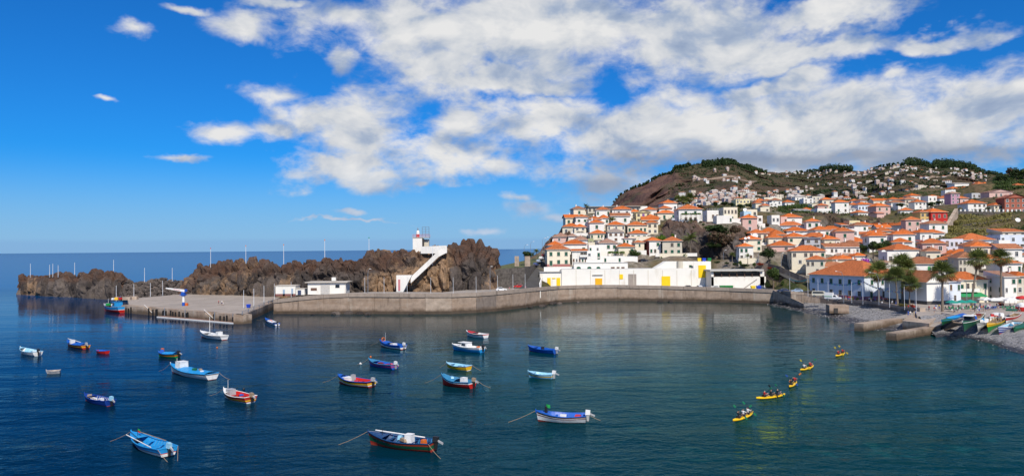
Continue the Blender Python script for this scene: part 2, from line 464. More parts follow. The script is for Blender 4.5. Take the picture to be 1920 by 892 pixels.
def islet():
    px = [34, 38, 60, 80, 100, 130, 145, 160, 175, 200, 215, 226, 233]
    top = [540, 518, 516, 519, 514, 512, 515, 513, 509, 508, 511, 516, 540]
    bot = [552, 553, 553.5, 555, 556, 557, 558, 559, 560, 561, 561, 561.5, 562]
    F = [atz(a, b, 0) for a, b in zip(px, bot)]
    fr = [(p.x, p.y, -1.5) for p in F]
    cr = []
    for a, b, p in zip(px, top, F):
        q = aty(a, b, p.y + 7); cr.append((q.x, q.y, q.z))
    bk = [(p.x * 1.05, p.y + 24, -1.5) for p in F]
    me = rock_mass(fr, cr, bk, 190, 58, seed=3, name='sea_rock', patchy=.35)
    tag(obj('sea_rock', me), 'long low brown sea rock standing in the water at the far left', 'rock')

RY = ([350, 450, 540, 700, 900, 940], [332, 318, 304, 291, 287, 294])
def rock_front_y(px): return float(np.interp(px, *RY))
def harbour_rock():
    px = [338, 352, 375, 400, 440, 480, 520, 560, 600, 620, 650, 690, 705, 740, 770, 800, 832, 848, 865, 885, 905, 918, 926, 931, 936]
    top = [552, 528, 500, 496, 492, 491, 498, 490, 486, 480, 483, 480, 477, 474, 470, 469, 466, 461, 456, 455, 458, 462, 475, 497, 538]
    fr, cr, bk = [], [], []
    for a, b in zip(px, top):
        Y = rock_front_y(a); p = aty(a, 560, Y)
        fr.append((p.x, Y, 1.5)); k = 9 if a < 700 else 13
        q = aty(a, b, Y + k); cr.append((q.x, q.y, q.z)); bk.append((p.x * (Y + 45) / Y, Y + 45, -2))
    me = rock_mass(fr, cr, bk, 330, 96, seed=11, name='headland_rock', patchy=.68, disp=(2.4, 2.3, 1.0))
    tag(obj('headland_rock', me), 'great brown basalt rock that carries the lighthouse behind the quay', 'rock')
islet(); harbour_rock()

# ------------------------------------------------------------------ concrete and quay
def quay_material(name, col):
    mt = bpy.data.materials.new(name); mt.use_nodes = True; t = mt.node_tree; N = NT(t); b = t.nodes['Principled BSDF']
    g = N.n('ShaderNodeNewGeometry').outputs['Position']; z = N.n('ShaderNodeSeparateXYZ', inp={0: g}).outputs[2]
    c = N.mix(N.mapr(N.noise(g, .45, 6, .65), .3, .7), [q * .72 for q in col], [q * 1.22 for q in col])
    st = N.vmath('MULTIPLY', g, (1, 1, .16))
    c = N.mix(N.mapr(N.noise(st, .7, 6, .7), .54, .70, 0, .7), c, (0.105, 0.080, 0.062))       # rain streaks
    c = N.mix(N.mapr(N.noise(st, .33, 5, .6), .58, .68, 0, .55), c, (0.47, 0.41, 0.34))         # lime bloom
    c = N.mix(N.mapr(N.noise(N.vmath('MULTIPLY', g, (1, 1, 4)), .12, 5, .6), .52, .66, 0, .5), c, (0.25, 0.165, 0.105))
    tide = N.mapr(N.math('ADD', z, N.math('MULTIPLY', N.math('SUBTRACT', N.noise(g, .35, 5, .65), .5), 2.6)), .7, 2.0, 1, 0)
    c = N.mix(N.math('MULTIPLY', tide, .85), c, (0.085, 0.058, 0.036))                          # weed and tide mark
    t.links.new(c, b.inputs['Base Color']); b.inputs['Roughness'].default_value = .9; b.inputs['Specular IOR Level'].default_value = .2
    bp = N.n('ShaderNodeBump', inp={'Strength': .6, 'Distance': .15, 'Height': N.noise(g, 2.2, 7, .7)}); t.links.new(bp.outputs[0], b.inputs['Normal'])
    return mt
CONC = quay_material('weathered_concrete', (0.36, 0.27, 0.205))
CONC2 = quay_material('pale_concrete', (0.43, 0.34, 0.265))
CONC3 = quay_material('dark_concrete', (0.215, 0.175, 0.148))
PARA = mat('parapet_concrete', (0.34, 0.275, 0.225), .9, .15, .6, .4, 4.0, .2, grime=((0.13, 0.105, 0.085), .7), gscale=.5)
WETC = mat('wet_wall_foot', (0.075, 0.052, 0.034), .6, .3, .7, .6, 2.0, .35)
ASPH = mat('asphalt', (0.075, 0.072, 0.070), .9, .18, .3, .3, 6.0, .2)
PAVE = mat('paving', (0.33, 0.29, 0.25), .9, .12, .25, .3, 3.0, .2, grime=((0.18, 0.15, 0.13), .5), gscale=.15)
STONEW = mat('dark_stone_masonry', (0.105, 0.093, 0.083), .95, .45, 1.1, .9, 1.6, .2)

QW = [(513, 588, 561), (560, 588, 556), (630, 588, 549.5), (700, 588, 549.5), (775, 588.5, 550), (850, 588, 550), (900, 585.5, 548), (940, 582, 545), (975, 577.5, 541.5), (1010, 572, 538.5),
      (1050, 566.5, 535.5), (1100, 564.3, 534), (1150, 563.5, 533.7), (1225, 564, 535), (1300, 565.2, 537), (1365, 566.5, 539), (1430, 568.5, 541.5), (1457, 569.5, 543)]
QP = []
for a, b, c in QW:
    p = atz(a, b, 0); q = aty(a, c, p.y); QP.append((p.x, p.y, q.z))
def path_resample(P, step):
    P = np.array(P, float); d = np.r_[0, np.cumsum(np.hypot(np.diff(P[:, 0]), np.diff(P[:, 1])))]
    n = max(2, int(round(d[-1] / step)) + 1); u = np.linspace(0, d[-1], n)
    return np.stack([np.interp(u, d, P[:, k]) for k in range(P.shape[1])], 1)
def path_normals(Q):
    t = np.gradient(Q[:, :2], axis=0); t /= np.linalg.norm(t, axis=1, keepdims=True)
    return np.stack([-t[:, 1], t[:, 0]], 1)        # inland (left of travel to the right)

def wall_run(root, Q, z_lo, cap=1.35, thick=.9, mats=(CONC, PARA), cap_h=1.3, lip=.28, skip=()):
    """row of cast wall panels with a parapet on top; Q rows (x, y, ztop)"""
    nn = path_normals(Q)
    for k in range(len(Q) - 1):
        a, b = Q[k], Q[k + 1]; na, nb = nn[k], nn[k + 1]
        g = .004
        A = a + (b - a) * g; B = b - (b - a) * g
        off = rnd.uniform(-.05, .10)
        r = rnd.random()
        mm = mats[0] if r < .75 else (CONC2 if r < .9 else CONC3)
        mb = MB()
        za, zb = A[2] - cap_h, B[2] - cap_h
        mb.hexa([(A[0] - na[0] * off, A[1] - na[1] * off, z_lo), (B[0] - nb[0] * off, B[1] - nb[1] * off, z_lo),
                 (B[0] + nb[0] * 3, B[1] + nb[1] * 3, z_lo), (A[0] + na[0] * 3, A[1] + na[1] * 3, z_lo),
                 (A[0] - na[0] * off, A[1] - na[1] * off, za), (B[0] - nb[0] * off, B[1] - nb[1] * off, zb),
                 (B[0] + nb[0] * 3, B[1] + nb[1] * 3, zb), (A[0] + na[0] * 3, A[1] + na[1] * 3, za)])
        mb.build('wall_panel', mm, root)
        mb = MB()
        A = a + (b - a) * .006; B = b - (b - a) * .006
        mb.hexa([(A[0] - na[0] * lip, A[1] - na[1] * lip, za + .02), (B[0] - nb[0] * lip, B[1] - nb[1] * lip, zb + .02),
                 (B[0] + nb[0] * thick, B[1] + nb[1] * thick, zb + .02), (A[0] + na[0] * thick, A[1] + na[1] * thick, za + .02),
                 (A[0] - na[0] * lip, A[1] - na[1] * lip, A[2]), (B[0] - nb[0] * lip, B[1] - nb[1] * lip, B[2]),
                 (B[0] + nb[0] * thick, B[1] + nb[1] * thick, B[2]), (A[0] + na[0] * thick, A[1] + na[1] * thick, A[2])])
        mb.build('parapet', PARA, root)

def boulder_mesh(seed, n=2):
    import bmesh
    bm = bmesh.new(); bmesh.ops.create_icosphere(bm, subdivisions=n, radius=1.0)
    V = np.array([v.co[:] for v in bm.verts]); F1, F2, i = voro(V * 1.1 + seed * 7.1, seed)
    r = .72 + .30 * i + .22 * fbm(V * 1.2 + seed, 2, seed)
    for v, q in zip(bm.verts, r): v.co *= float(q)
    me = bpy.data.meshes.new('boulder'); bm.to_mesh(me); bm.free()
    for k, val in (('tone', [float((seed * .37) % 1)] * len(me.vertices)), ('patch', [.35] * len(me.vertices)), ('upper', [0.0] * len(me.vertices))):
        at = me.attributes.new(k, 'FLOAT', 'POINT'); at.data.foreach_set('value', val)
    me.materials.append(BASALT)
    return me
BOULD = [boulder_mesh(k) for k in range(7)]

QR = path_resample(QP, 9.0)
def quay():
    root = thing('quay_wall', 'long curved grey concrete quay wall around the head of the harbour', 'quay wall')
    wall_run(root, QR, 0.9)
    nn = path_normals(QR)
    # stained foot course standing in the water
    for k in range(len(QR) - 1):
        a, b = QR[k], QR[k + 1]; mb = MB(); o = .35 + .1 * (k % 3)
        mb.hexa([(a[0] - nn[k][0] * o, a[1] - nn[k][1] * o, -1.2), (b[0] - nn[k + 1][0] * o, b[1] - nn[k + 1][1] * o, -1.2), (b[0] + nn[k + 1][0], b[1] + nn[k + 1][1], -1.2), (a[0] + nn[k][0], a[1] + nn[k][1], -1.2),
                 (a[0] - nn[k][0] * o * .6, a[1] - nn[k][1] * o * .6, .88), (b[0] - nn[k + 1][0] * o * .6, b[1] - nn[k + 1][1] * o * .6, .88), (b[0] + nn[k + 1][0], b[1] + nn[k + 1][1], .88), (a[0] + nn[k][0], a[1] + nn[k][1], .88)])
        mb.build('wall_foot', WETC, root)
    # road on the quay
    V = []; w = [1.0, 6.0, 12.0, 19.0, 26.0]
    for k in range(len(QR)):
        for q in w: V.append((QR[k][0] + nn[k][0] * q, QR[k][1] + nn[k][1] * q, QR[k][2] - 1.05))
    structure(obj('quay_road', np_mesh('quay_road', np.array(V), len(QR), len(w), PAVE, smooth=False, flip=False)))
    # boulders at the foot of the wall
    for bi, (px, py, s) in enumerate([(630, 589, 1.4), (655, 588, 1.6), (675, 588.5, 1.3), (690, 590, 1.2), (1035, 570, 1.3), (1042, 569, 1.1), (1050, 569.5, 1.0), (1015, 575, 1.2), (1022, 573.5, .9), (1083, 566.5, .7), (1237, 566, 1.1), (1258, 566, 1.0), (995, 577, 1.0), (770, 590, .9), (585, 590, .8)]):
        p = atz(px, py, 0)
        o = obj('boulder', BOULD[rnd.randrange(7)], None, (p.x, p.y, -.1), rnd.random() * 6)
        o.scale = (s * 1.5, s * 1.1, s * .9)
        tag(o, 'dark wet boulder at the quay wall foot, %s' % ['first below the larger hut', 'second below the larger hut', 'third right of the larger hut', 'fourth right of the larger hut', 'biggest left of the ramp end', 'second biggest left of the yellow doors', 'third by the yellow doors', 'at the wall bend', 'small one at the wall bend', 'small one below the left yellow doors', 'left of two below the warehouse', 'right of two below the warehouse', 'below the red car', 'below the white stair', 'below the low hut'][bi], 'boulder', 'boulders at the foot of the quay wall')
quay()

# ------------------------------------------------------------------ pier on the left
def P3(px, py, z): q = atz(px, py, z); return (q.x, q.y)
PZ = 2.75
def deck_material():
    mt = bpy.data.materials.new('pier_deck_slabs'); mt.use_nodes = True; t = mt.node_tree; N = NT(t); b = t.nodes['Principled BSDF']
    g = N.n('ShaderNodeNewGeometry').outputs['Position']
    br = N.n('ShaderNodeTexBrick', inp={'Vector': g, 'Color1': (.40, .34, .285, 1), 'Color2': (.345, .295, .25, 1), 'Mortar': (.12, .10, .085, 1), 'Scale': 1.0, 'Mortar Size': .09, 'Brick Width': 14.0, 'Row Height': 9.0})
    c = N.mix(N.mapr(N.noise(g, .18, 6, .65), .45, .7, 0, .55), br.outputs[0], (.21, .175, .145))
    c = N.mix(N.mapr(N.noise(g, .9, 5, .6), .6, .75, 0, .4), c, (.48, .42, .36))
    t.links.new(c, b.inputs['Base Color']); b.inputs['Roughness'].default_value = .9; b.inputs['Specular IOR Level'].default_value = .2
    return mt
DECK = deck_material()
BLACK = mat('black_rubber', (0.012, 0.012, 0.013), .7, .3, 2.0)
WHITE = mat('white_paint', (0.80, 0.79, 0.76), .5, .05, .6, 0, 4, .4, grime=((0.50, 0.46, 0.40), .5), gscale=.5)
STEEL = mat('grey_steel', (0.35, 0.37, 0.40), .45, .1, 1.0, metal=.6)
POLEW = mat('pale_pole_paint', (0.72, 0.73, 0.75), .45, .06, 1.0)
BLUEP = mat('blue_paint', (0.015, 0.085, 0.42), .45, .12, 1.0)
ORANGE = mat('orange_paint', (0.65, 0.13, 0.02), .55, .15, 1.0)
REDP = mat('red_paint', (0.52, 0.02, 0.015), .5, .12, 1.0)
PIERA = P3(228, 571.5, PZ); PIERB = P3(456, 590, PZ); PIERC = P3(513, 566, PZ)
def pier():
    root = thing('pier', 'concrete harbour pier with black fender posts in front of the rock', 'pier')
    A, B, C = Vector(PIERA), Vector(PIERB), Vector(PIERC)
    D = Vector(P3(520, 553.5, PZ)); E = Vector(P3(340, 551.5, PZ)); F = Vector(P3(232, 561, PZ))
    # cast blocks along the sea face, deck behind
    n = 14; out = Vector((B.y - A.y, -(B.x - A.x))).normalized()
    if out.y > 0: out = -out
    gaps = {3: 1, 10: 1}
    for k in range(n):
        a = A.lerp(B, (k + .01) / n); b = A.lerp(B, (k + .99) / n); o = rnd.uniform(0, .06)
        if k in gaps: continue
        mb = MB(); i = -out * 3
        mb.prism([(a.x + out.x * o, a.y + out.y * o), (b.x + out.x * o, b.y + out.y * o), (b.x + i.x, b.y + i.y), (a.x + i.x, a.y + i.y)], -1.2, PZ - .02)
        mb.build('pier_block', CONC2 if k % 3 else CONC, root)
    m = 5
    for k in range(m):
        a = B.lerp(C, (k + .01) / m); b = B.lerp(C, (k + .99) / m); mb = MB()
        mb.prism([(a.x, a.y), (b.x, b.y), (b.x - 3, b.y), (a.x - 3, a.y)], -1.2, PZ - .02)
        mb.build('pier_block', CONC3 if k % 2 else CONC, root)
    mb = MB(); i = -out * 2.6
    mb.prism([(A.x + i.x, A.y + i.y), (B.x + i.x - 2, B.y + i.y), (C.x - 2.6, C.y), (D.x, D.y + 30), (E.x, E.y + 4), (F.x, F.y + 3)], 1.0, PZ)
    mb.build('pier_deck', DECK, root)
    # two stairs let into the face
    for k in gaps:
        for s in range(8):
            a = A.lerp(B, (k + .05 + s * .11) / n); b = A.lerp(B, (k + .05 + (s + 1) * .11) / n); mb = MB()
            z = PZ - .25 - s * .3; q = -out * 1.6; w = -out * 3
            mb.prism([(a.x + out.x * .02, a.y + out.y * .02), (b.x + out.x * .02, b.y + out.y * .02), (b.x + q.x, b.y + q.y), (a.x + q.x, a.y + q.y)], -1.2, z)
            mb.build('stair_step', CONC2, root)
        a = A.lerp(B, k / n); b = A.lerp(B, (k + 1) / n); mb = MB(); q = -out * 1.65; w = -out * 3
        mb.prism([(a.x + q.x, a.y + q.y), (b.x + q.x, b.y + q.y), (b.x + w.x, b.y + w.y), (a.x + w.x, a.y + w.y)], -1.2, PZ - .02)
        mb.build('stair_back_wall', CONC, root)
        mb = MB(); p = a - out * .1; q = b - out * .1
        mb.ring_tube([(p.x, p.y, PZ + .7), (q.x, q.y, .9)], .07, 5); mb.build('stair_rail', WHITE, root)
    # fender posts, heights as they stand
    fr = [(232, 1.6), (238, 1.2), (243, 1.2), (248, 1.7), (283, 1.9), (291, 1.5), (297, 1.6), (299, 1.8), (310, 1.3), (312, 1.6), (316, 1.4), (325, 1.7), (329, 1.4), (334, 1.3), (341, 1.6), (348, 1.3), (354, 1.3), (357, 1.6), (405, 1.7), (416, 1.3), (423, 1.3), (428, 1.6), (439, 1.3), (446, 1.3), (451, 1.7)]
    for px, h in fr:
        f = (px - 228) / (456 - 228); f = f * (1.0 + .12 * (1 - f)) if f < 1 else f
        p = A.lerp(B, min(f, .995)) + out * .22; mb = MB(); mb.box((p.x, p.y, -.6), (.42, .34, h + 1.2), rz=math.atan2(B.y - A.y, B.x - A.x))
        mb.build('fender_post', BLACK, root)
    for px in (320, 359, 411, 441):
        p = A.lerp(B, (px - 228) / 228) + out * .25; mb = MB(); mb.ring_tube([(p.x, p.y, -.5), (p.x, p.y, PZ + .3)], .12, 6)
        mb.build('mooring_pile', STEEL, root)
    # railing along the right end
    for k in range(7):
        p = B.lerp(C, k / 6); mb = MB(); mb.box((p.x - .3, p.y, PZ), (.18, .18, 1.15)); mb.build('rail_post', STEEL, root)
    for z in (.6, 1.05):
        mb = MB(); mb.ring_tube([(B.x - .3, B.y, PZ + z), (C.x - .3, C.y, PZ + z)], .05, 5); mb.build('rail', STEEL, root)
    # floating pontoon
    t = thing('pontoon', 'low floating pontoon with timber deck moored along the pier', 'pontoon')
    a = Vector(P3(300, 592, .35)); b = Vector(P3(447, 604, .35)); dr = (b - a).normalized(); nn = Vector((dr.y, -dr.x)); nn = nn if nn.y < 0 else -nn
    L = (b - a).length; nb = 5
    for k in range(nb):
        p = a.lerp(b, (k + .5) / nb); mb = MB(); mb.box((p.x, p.y, -.15), (L / nb - .12, 2.4, .42), rz=math.atan2(dr.y, dr.x)); mb.build('float', WHITE, t)
        mb = MB()
        mb.box((p.x - nn.x * .1, p.y - nn.y * .1, .274), (L / nb - .14, 1.9, .1), rz=math.atan2(dr.y, dr.x)); mb.build('deck_board', mat('pontoon_timber', (.20, .115, .085), .9, .25, 1.5), t)
pier()

def rubble_bank():
    """breakwater of rough stones between the sea rock and the headland rock"""
    mb = MB(); V, F, M = [], [], []
    import itertools
    r = random.Random(5); tones = []
    for k in range(620):
        u = r.random(); v = r.random()
        px = 222 + 128 * u; pb = aty(px, 556, 330 - 4 * u)
        z = .5 + 8.2 * v * (1 - .12 * math.sin(u * 9)); y = 334 + 9 * v + r.uniform(-.6, .6)
        x = (px - 960) / FPX * 334
        me = BOULD[r.randrange(7)]; s = r.uniform(.55, 1.15)
        rot = Matrix.Rotation(r.random() * 6, 3, 'Z') @ Matrix.Rotation(r.random() * 6, 3, 'X')
        i = len(V)
        for w in me.vertices:
            q = rot @ Vector((w.co.x * s * 1.2, w.co.y * s, w.co.z * s * .85)); V.append((q.x + x, q.y + y, q.z + z)); 
        tn = r.random(); tones += [tn] * len(me.vertices)
        for p in me.polygons: F.append([i + w for w in p.vertices])
    me = bpy.data.meshes.new('rubble_stones'); me.from_pydata(V, [], F); me.materials.append(BASALT)
    for k, val in (('tone', [.35 + .6 * a for a in tones]), ('patch', [.2 + .35 * a for a in tones]), ('upper', [0.0] * len(V))):
        at = me.attributes.new(k, 'FLOAT', 'POINT'); at.data.foreach_set('value', val)
    root = thing('breakwater', 'bank of rough grey stones joining the sea rock to the headland rock', 'breakwater')
    stuff(obj('rubble_stones', me, root))
    mb = MB(); mb.hexa([(-182, 336, -1), (-148, 336, -1), (-140, 356, -1), (-190, 356, -1), (-181, 344, 7.6), (-148, 344, 7.4), (-142, 350, 7.4), (-188, 350, 7.6)])
    mb.build('bank_core', STONEW, root)
rubble_bank()
# ------------------------------------------------------------------ the houses of the town (read before the hill is made, since the hill carries them)
# px0 px1 eave base | distance | turn depth | roof kind, ridge py, roof colour | wall | windows by row | label
HOUSES = [
 (1025,1070,468,498,300, 4,9,'h',458,'o','c','ggg/Dgg','cream two storey corner house with green shutters beside the steep ramp road','plinth'),
 (1028,1056,460,472,313, 4,9,'h',452,'o','w','.','low orange hip roof showing just behind the cream corner house',''),
 (1056,1100,458,476,314, 0,8,'h',451,'o','w','...g','white house with one green window above the recessed balcony house',''),
 (1073,1101,471,493,304, 0,7,'s',467,'o','w','.B/bdbgb','small white house with orange tiled canopy over a dark balcony',''),
 (1101,1127,472,491.5,303, 0,7,'f',470,'w','w','d.D/..D','white flat roofed house with outside stair beside the canopy house',''),
 (1104,1124,461,474,309, 0,6,'f',460,'w','w','g.d','small white flat roofed upper house above the outside stair',''),
 (1124,1158,456,481,313, 0,9,'h',447,'p','w','.gg/...','white house with faded brown hip roof behind the vine pergola',''),
 (1118,1172,482,491.5,304, 0,5,'f',481,'w','w','..D...D.','long low white annex with green doors below the vine pergola',''),
 (1160,1190,463,487,307, 0,9,'h',457,'o','c','..g/..g','cream house with orange roof just left of the round green tree',''),
 (1037,1068,444,453,336, 0,8,'h',438,'p','p','.d.g','pale pink house with faded orange roof at the left cliff edge',''),
 (1066,1081,443,453,334, 0,7,'h',438,'p','w','.','small house with pinkish roof wedged beside the pale pink house',''),
 (1077,1102,450,462,326, 0,8,'h',442,'p','w','.d.','white house under a worn pinkish brown hip roof, mid slope',''),
 (1077,1099,426,440,351, 0,7,'h',420,'o','c','dd/B','cream house with two grey windows and a small balcony near cliff edge',''),
 (1107,1138,438,448,339, 0,8,'h',432,'o','c','g.ggg','low wide cream house with orange roof above the olive green shed',''),
 (1103,1113,449,460,329, 0,5,'f',448,'w','v','k','tiny olive green shed house with dark doorway on the slope',''),
 (1140,1170,435,453,336, 0,8,'h',429,'g','w','bbb/.b.','white house with grey roof and three large grey shuttered windows',''),
 (1080,1103,407,421,373, 0,8,'h',403,'o','w','gg','white house with two green windows at top left of the hill',''),
 (1104,1128,411,434,363, 0,8,'h',406,'o','w','gg/..g','tall white house with orange roof and a lower side window, upper left hill',''),
 (1126,1143,409,430,367, 6,8,'h',403,'o','w','.g/..','narrow white house with one tall green window beside the dark palm',''),
 (1118,1144,393.5,405,399, 0,8,'h',388.5,'o','w','g..g','white house with orange roof right below the long pink roof',''),
 (1148,1173,392.7,412,396, 0,8,'h',387.6,'o','w','gg/gkg','white two storey house with tiled string course below the long pink roof','course'),
 (1102,1200,388,398,422, 0,12,'t',383.5,'t','e','kkkkkkkkkkkk','long low building under a pale red flat roof on the hilltop',''),
 (1089,1097,393,401,402, 0,6,'f',391,'m','c','.','tiny house with maroon flat roof at the left end of the hilltop',''),
 (1139,1172,422,432,353, 0,8,'h',417,'o','c','d.d.d','long cream house with three grey windows above the grey roofed house',''),
 (1177,1213,422.5,438,351, 0,8,'h',418,'o','c','gg.gg','long cream house with green shutters and tall door in the hill centre',''),
 (1213,1234,418,438,353, 0,8,'h',415.4,'o','c','kk/dd','pinkish cream house with two rows of dark windows beside the rock',''),
 (1181,1214,438,450,339, 0,8,'h',434,'o','w','gDD','white house with three tall green doors on a balcony',''),
 (1168,1191,447,458,336, 0,6,'s',445,'r','w','gg.B','white house with twin green windows and dark balcony under red tile edge',''),
 (1191,1208,455,474,319, 0,8,'h',451.5,'o','c','.g./...','narrow cream house with small orange roof above the round green tree',''),
 (1216,1241,451.5,476,316, 6,9,'h',445,'o','w','.g/gk.','white house with red brown side wall above the stone retaining wall','redside'),
 (1240,1281,452,478,312,-14,9,'h',445.7,'o','e','.kg/ggg','grey white house with orange hip roof beside the big palm at rock foot',''),
 (1243,1272,381,412,402, 8,9,'h',375,'o','w','..d/...','tall white house that stands highest at the right end of the hilltop',''),
 (1237,1260,391,399,393, 0,8,'h',386,'o','c','.g.','small cream house with orange roof in front of the tallest white house',''),
 (1233,1267,400,411,386, 0,7,'h',396,'o','c','.D.g','cream house with green door above the green netting fence',''),
 (1182,1200,397.7,410,391, 0,7,'h',392.7,'o','w','.g','small white house with one green window left of the yellow balcony house',''),
 (1193,1220,398,417,385, 0,8,'G',395,'w','y','kpk/kbk','pale yellow house with balcony and purple curtain on the upper slope',''),
 (1208,1232,393.5,410,396, 0,8,'h',388.5,'o','w','..k','white house with orange roof behind the pale yellow balcony house',''),
 (1273,1317,392.7,416,346, 0,11,'h',383.5,'o','w','.g.g./.kkk.','large white house with orange pyramid roof on top of the rock cliff',''),
 (1198,1214,388,394,426, 0,8,'f',386,'m','w','..','low house with maroon roof beside the long pink roof',''),
 (1326,1356,396,414,361, 0,9,'f',395,'w','w','.bb.','white flat roofed house with roof railing right of the pyramid roof house','rail'),
 (1357,1383,390.4,415,356, 0,9,'f',390,'w','c','kkkk/.gg.','cream flat roofed house with open top loggia above the cliff',''),
 (1344,1373,406,418,346, 0,7,'f',405,'w','w','....g','low white house with plain wall below the loggia house',''),
 (1395,1409,398,420,371, 0,6,'f',397,'w','i','.g/..','narrow pale blue and pink house at the right end of the cliff top','pinkbase'),
 (1401,1420,394.5,406,381, 0,7,'f',394,'w','c','.k','cream house with roof opening and dish behind the pale blue house',''),
 (1420,1430,406,426,373, 0,6,'f',405,'w','w','k/k','small white tower house with maroon band right of the pale blue house','plinth'),
 (1447,1462,405,418,386, 0,7,'f',404,'w','w','dd','white cube house with two dark windows above the orange roofs',''),
 (1385,1414,462.6,488,319,-8,9,'h',456,'o','w','gg./k.b','white house with orange roof at the left end of the valley houses',''),
 (1398,1428,449,471,333, 0,9,'h',443.6,'o','c','..g/..g','cream house with a huge white satellite dish on its roof',''),
 (1408,1440,437.5,458,346, 0,9,'h',431,'o','c','kkk/.gk','house with open roof terrace under an orange roof beside the cliff',''),
 (1441,1471,446,460,341, 0,9,'h',440.6,'o','c','.d.g','cream house with roof dormer behind the pink house',''),
 (1446,1474,440,450,353, 0,9,'h',431,'o','c','.','broad orange hip roof behind the dormer house',''),
 (1458,1508,423,438,386,-16,9,'h',418.6,'o','b','gd.d','long bluish white house standing highest above the valley roofs',''),
 (1476,1518,433.5,442,371, 0,9,'h',428,'o','l','..g.','lilac white house with orange roof below the long bluish house',''),
 (1445,1492,461,470,328, -8,9,'h',456.3,'o','p','..k.','pink house with orange roof and white chimney in the valley',''),
 (1484,1549,471,509,311, -10,10,'h',465.7,'o','c','k.kk.g/.d.dk./......','big cream house with terrace above the sloping road wall','plinth'),
 (1508,1549,487,514,299,-28,9,'h',479,'o','c','kk.g/..k.','cream house with orange hip roof just behind the long blue white building',''),
 (1478,1513,444.5,466,336, 0,9,'h',440,'o','c','g.w/.d.','cream house with slim white chimney in the middle of the valley',''),
 (1506,1541,447,467,326,-20,9,'G',444,'g','n','kk/BB','grey house with white gable and stacked balconies',''),
 (1510,1560,445,454,351, 0,9,'h',439,'o','w','....','long orange roof behind the grey gabled house',''),
 (1546,1575,449,464,345, 0,9,'h',443,'o','c','.a.d','white house with arched doorway wall right of the grey gabled house',''),
 (1578,1593,422,438,441, 0,8,'s',418,'o','w','B/dd','white house with long balcony at left end of the upper terrace row',''),
 (1593,1613,415,436,441, 0,8,'f',414,'w','y','dddd/dddd','pale yellow block with rows of tiny windows in the upper terrace row',''),
 (1603,1638,422,436,446, 0,8,'h',418,'o','b','.dd.d','bluish white house with orange roof right of the pale yellow block',''),
 (1623,1640,427.5,436,439, 0,6,'s',425,'o','o','dddd','small ochre house with four windows in the upper terrace row',''),
 (1576,1607,440,450,406, 0,9,'h',434.7,'o','w','.k.','white house with two round dishes on its orange roof',''),
 (1607,1655,440,453,396, 8,10,'g',434.5,'o','w','k.k.','white house with plain gable end below the upper terrace row',''),
 (1582,1618,449.6,460,376, 0,9,'h',442.6,'o','w','.gGd','white house under a bright orange roof with green doors',''),
 (1648,1678,442,460,391, 0,9,'h',437,'o','l','dkd/kkd','white villa with two balconies below the upper terrace row',''),
 (1678,1712,442,458,386, 6,9,'f',441,'w','w','.ddd','long white flat roofed house right of the balcony villa',''),
 (1548,1612,463.5,475,331, 0,9,'g',456,'b','w','.kd.dk.d','long white house with reddish brown roof and round topped windows',''),
 (1543,1596,500.7,514,299, 0,8,'h',492,'b','p','.k..','old pinkish house with brown tiled hip roof behind the long blue white building',''),
 (1561,1587,486.5,497,310, 0,7,'h',482,'o','c','..','small orange hip roof behind the brown tiled roof',''),
 (1572,1604,486,494,318, 0,8,'h',478,'o','c','...','wide orange hip roof left of the magenta bush',''),
 (1597,1612,494,500,304, 0,6,'h',487,'b','w','.','small brown tiled roof in front of the magenta bush',''),
 (1623,1641,458,470,351, 0,8,'h',452,'o','w','.g.','white house with one green window left of the leafy trees',''),
 (1568,1600,478,485,330, 0,8,'h',472,'p','w','.k.','low house with faded roof behind the wide orange roof',''),
 (1604,1626,480,490,318, 0,7,'h',474,'o','w','..','white house with orange roof behind the small dark tree',''),
 (1672,1728,468.5,487,301, 8,10,'h',462,'o','w','.k...','white house with wide orange roof right of the leafy trees',''),
 (1664,1700,474,494,293, 0,6,'f',473,'w','w','k..','white terrace house with blank wall in front of the wide orange roof',''),
 (1735,1766,471.6,492,291,-16,9,'h',463.5,'b','c','k.g','cream house with brownish pyramid roof and one green window',''),
 (1657,1684,493,505,292, 0,8,'h',487,'p','p','.k.','pale pink house behind the first tall palm',''),
 (1703,1773,495,513,263, -6,10,'h',485,'b','w','.k..GG..','white house with tiled roof and a green banner behind the palms','banner'),
 (1763,1808,450,492,321,-10,12,'f',449,'w','l','dedbd/dedebd/dedebd','pale apartment block with brown panels between its windows','panels'),
 (1808,1866,450,490,323, 0,12,'h',446,'o','b','dd.ddd/.k.kdd/.d.d.d','bluish white apartment block in the middle of the white row','' ),
 (1866,1902,452,482,321, 14,14,'f',451,'w','w','.','tall plain white gable block right of the apartments',''),
 (1729,1766,453,468,346, 0,9,'s',450,'r','b','.d.kk','bluish white house with red edged roof beside the apartment block',''),
 (1876,1925,442,480,331, -6,12,'f',441,'w','b','d.d.d/.dBB/dBB.','modern bluish white house with balconies at the right edge',''),
 (1880,1925,435,443,338, 0,10,'s',428,'o','e','kkk','house with long orange terrace roof above the modern white house',''),
 (1795,1838,484,512,263,-14,12,'h',472,'b','e','kkkkk/kk...','beige house with brown hip roof and five narrow windows','nosill'),
 (1838,1882,486,500,270, 0,10,'h',478,'o','w','....','orange roofed house directly behind the beige house',''),
 (1880,1916,494,513,256, 0,9,'h',486,'o','w','.g.g','white house with two green windows near the right edge',''),
 (1908,1930,479,490,300, 0,9,'h',474,'b','w','.','brown roofed house at the right edge behind the tall palm',''),
 (1884,1907,519,567,236, 0,9,'s',509,'p','w','.g/d.g/...','white house with pale pinkish roof behind the white parasols',''),
 (1907,1930,518,567,237, 0,9,'h',509,'o','e','gg/dd/..','cream house with green shutters at the right edge of the square',''),
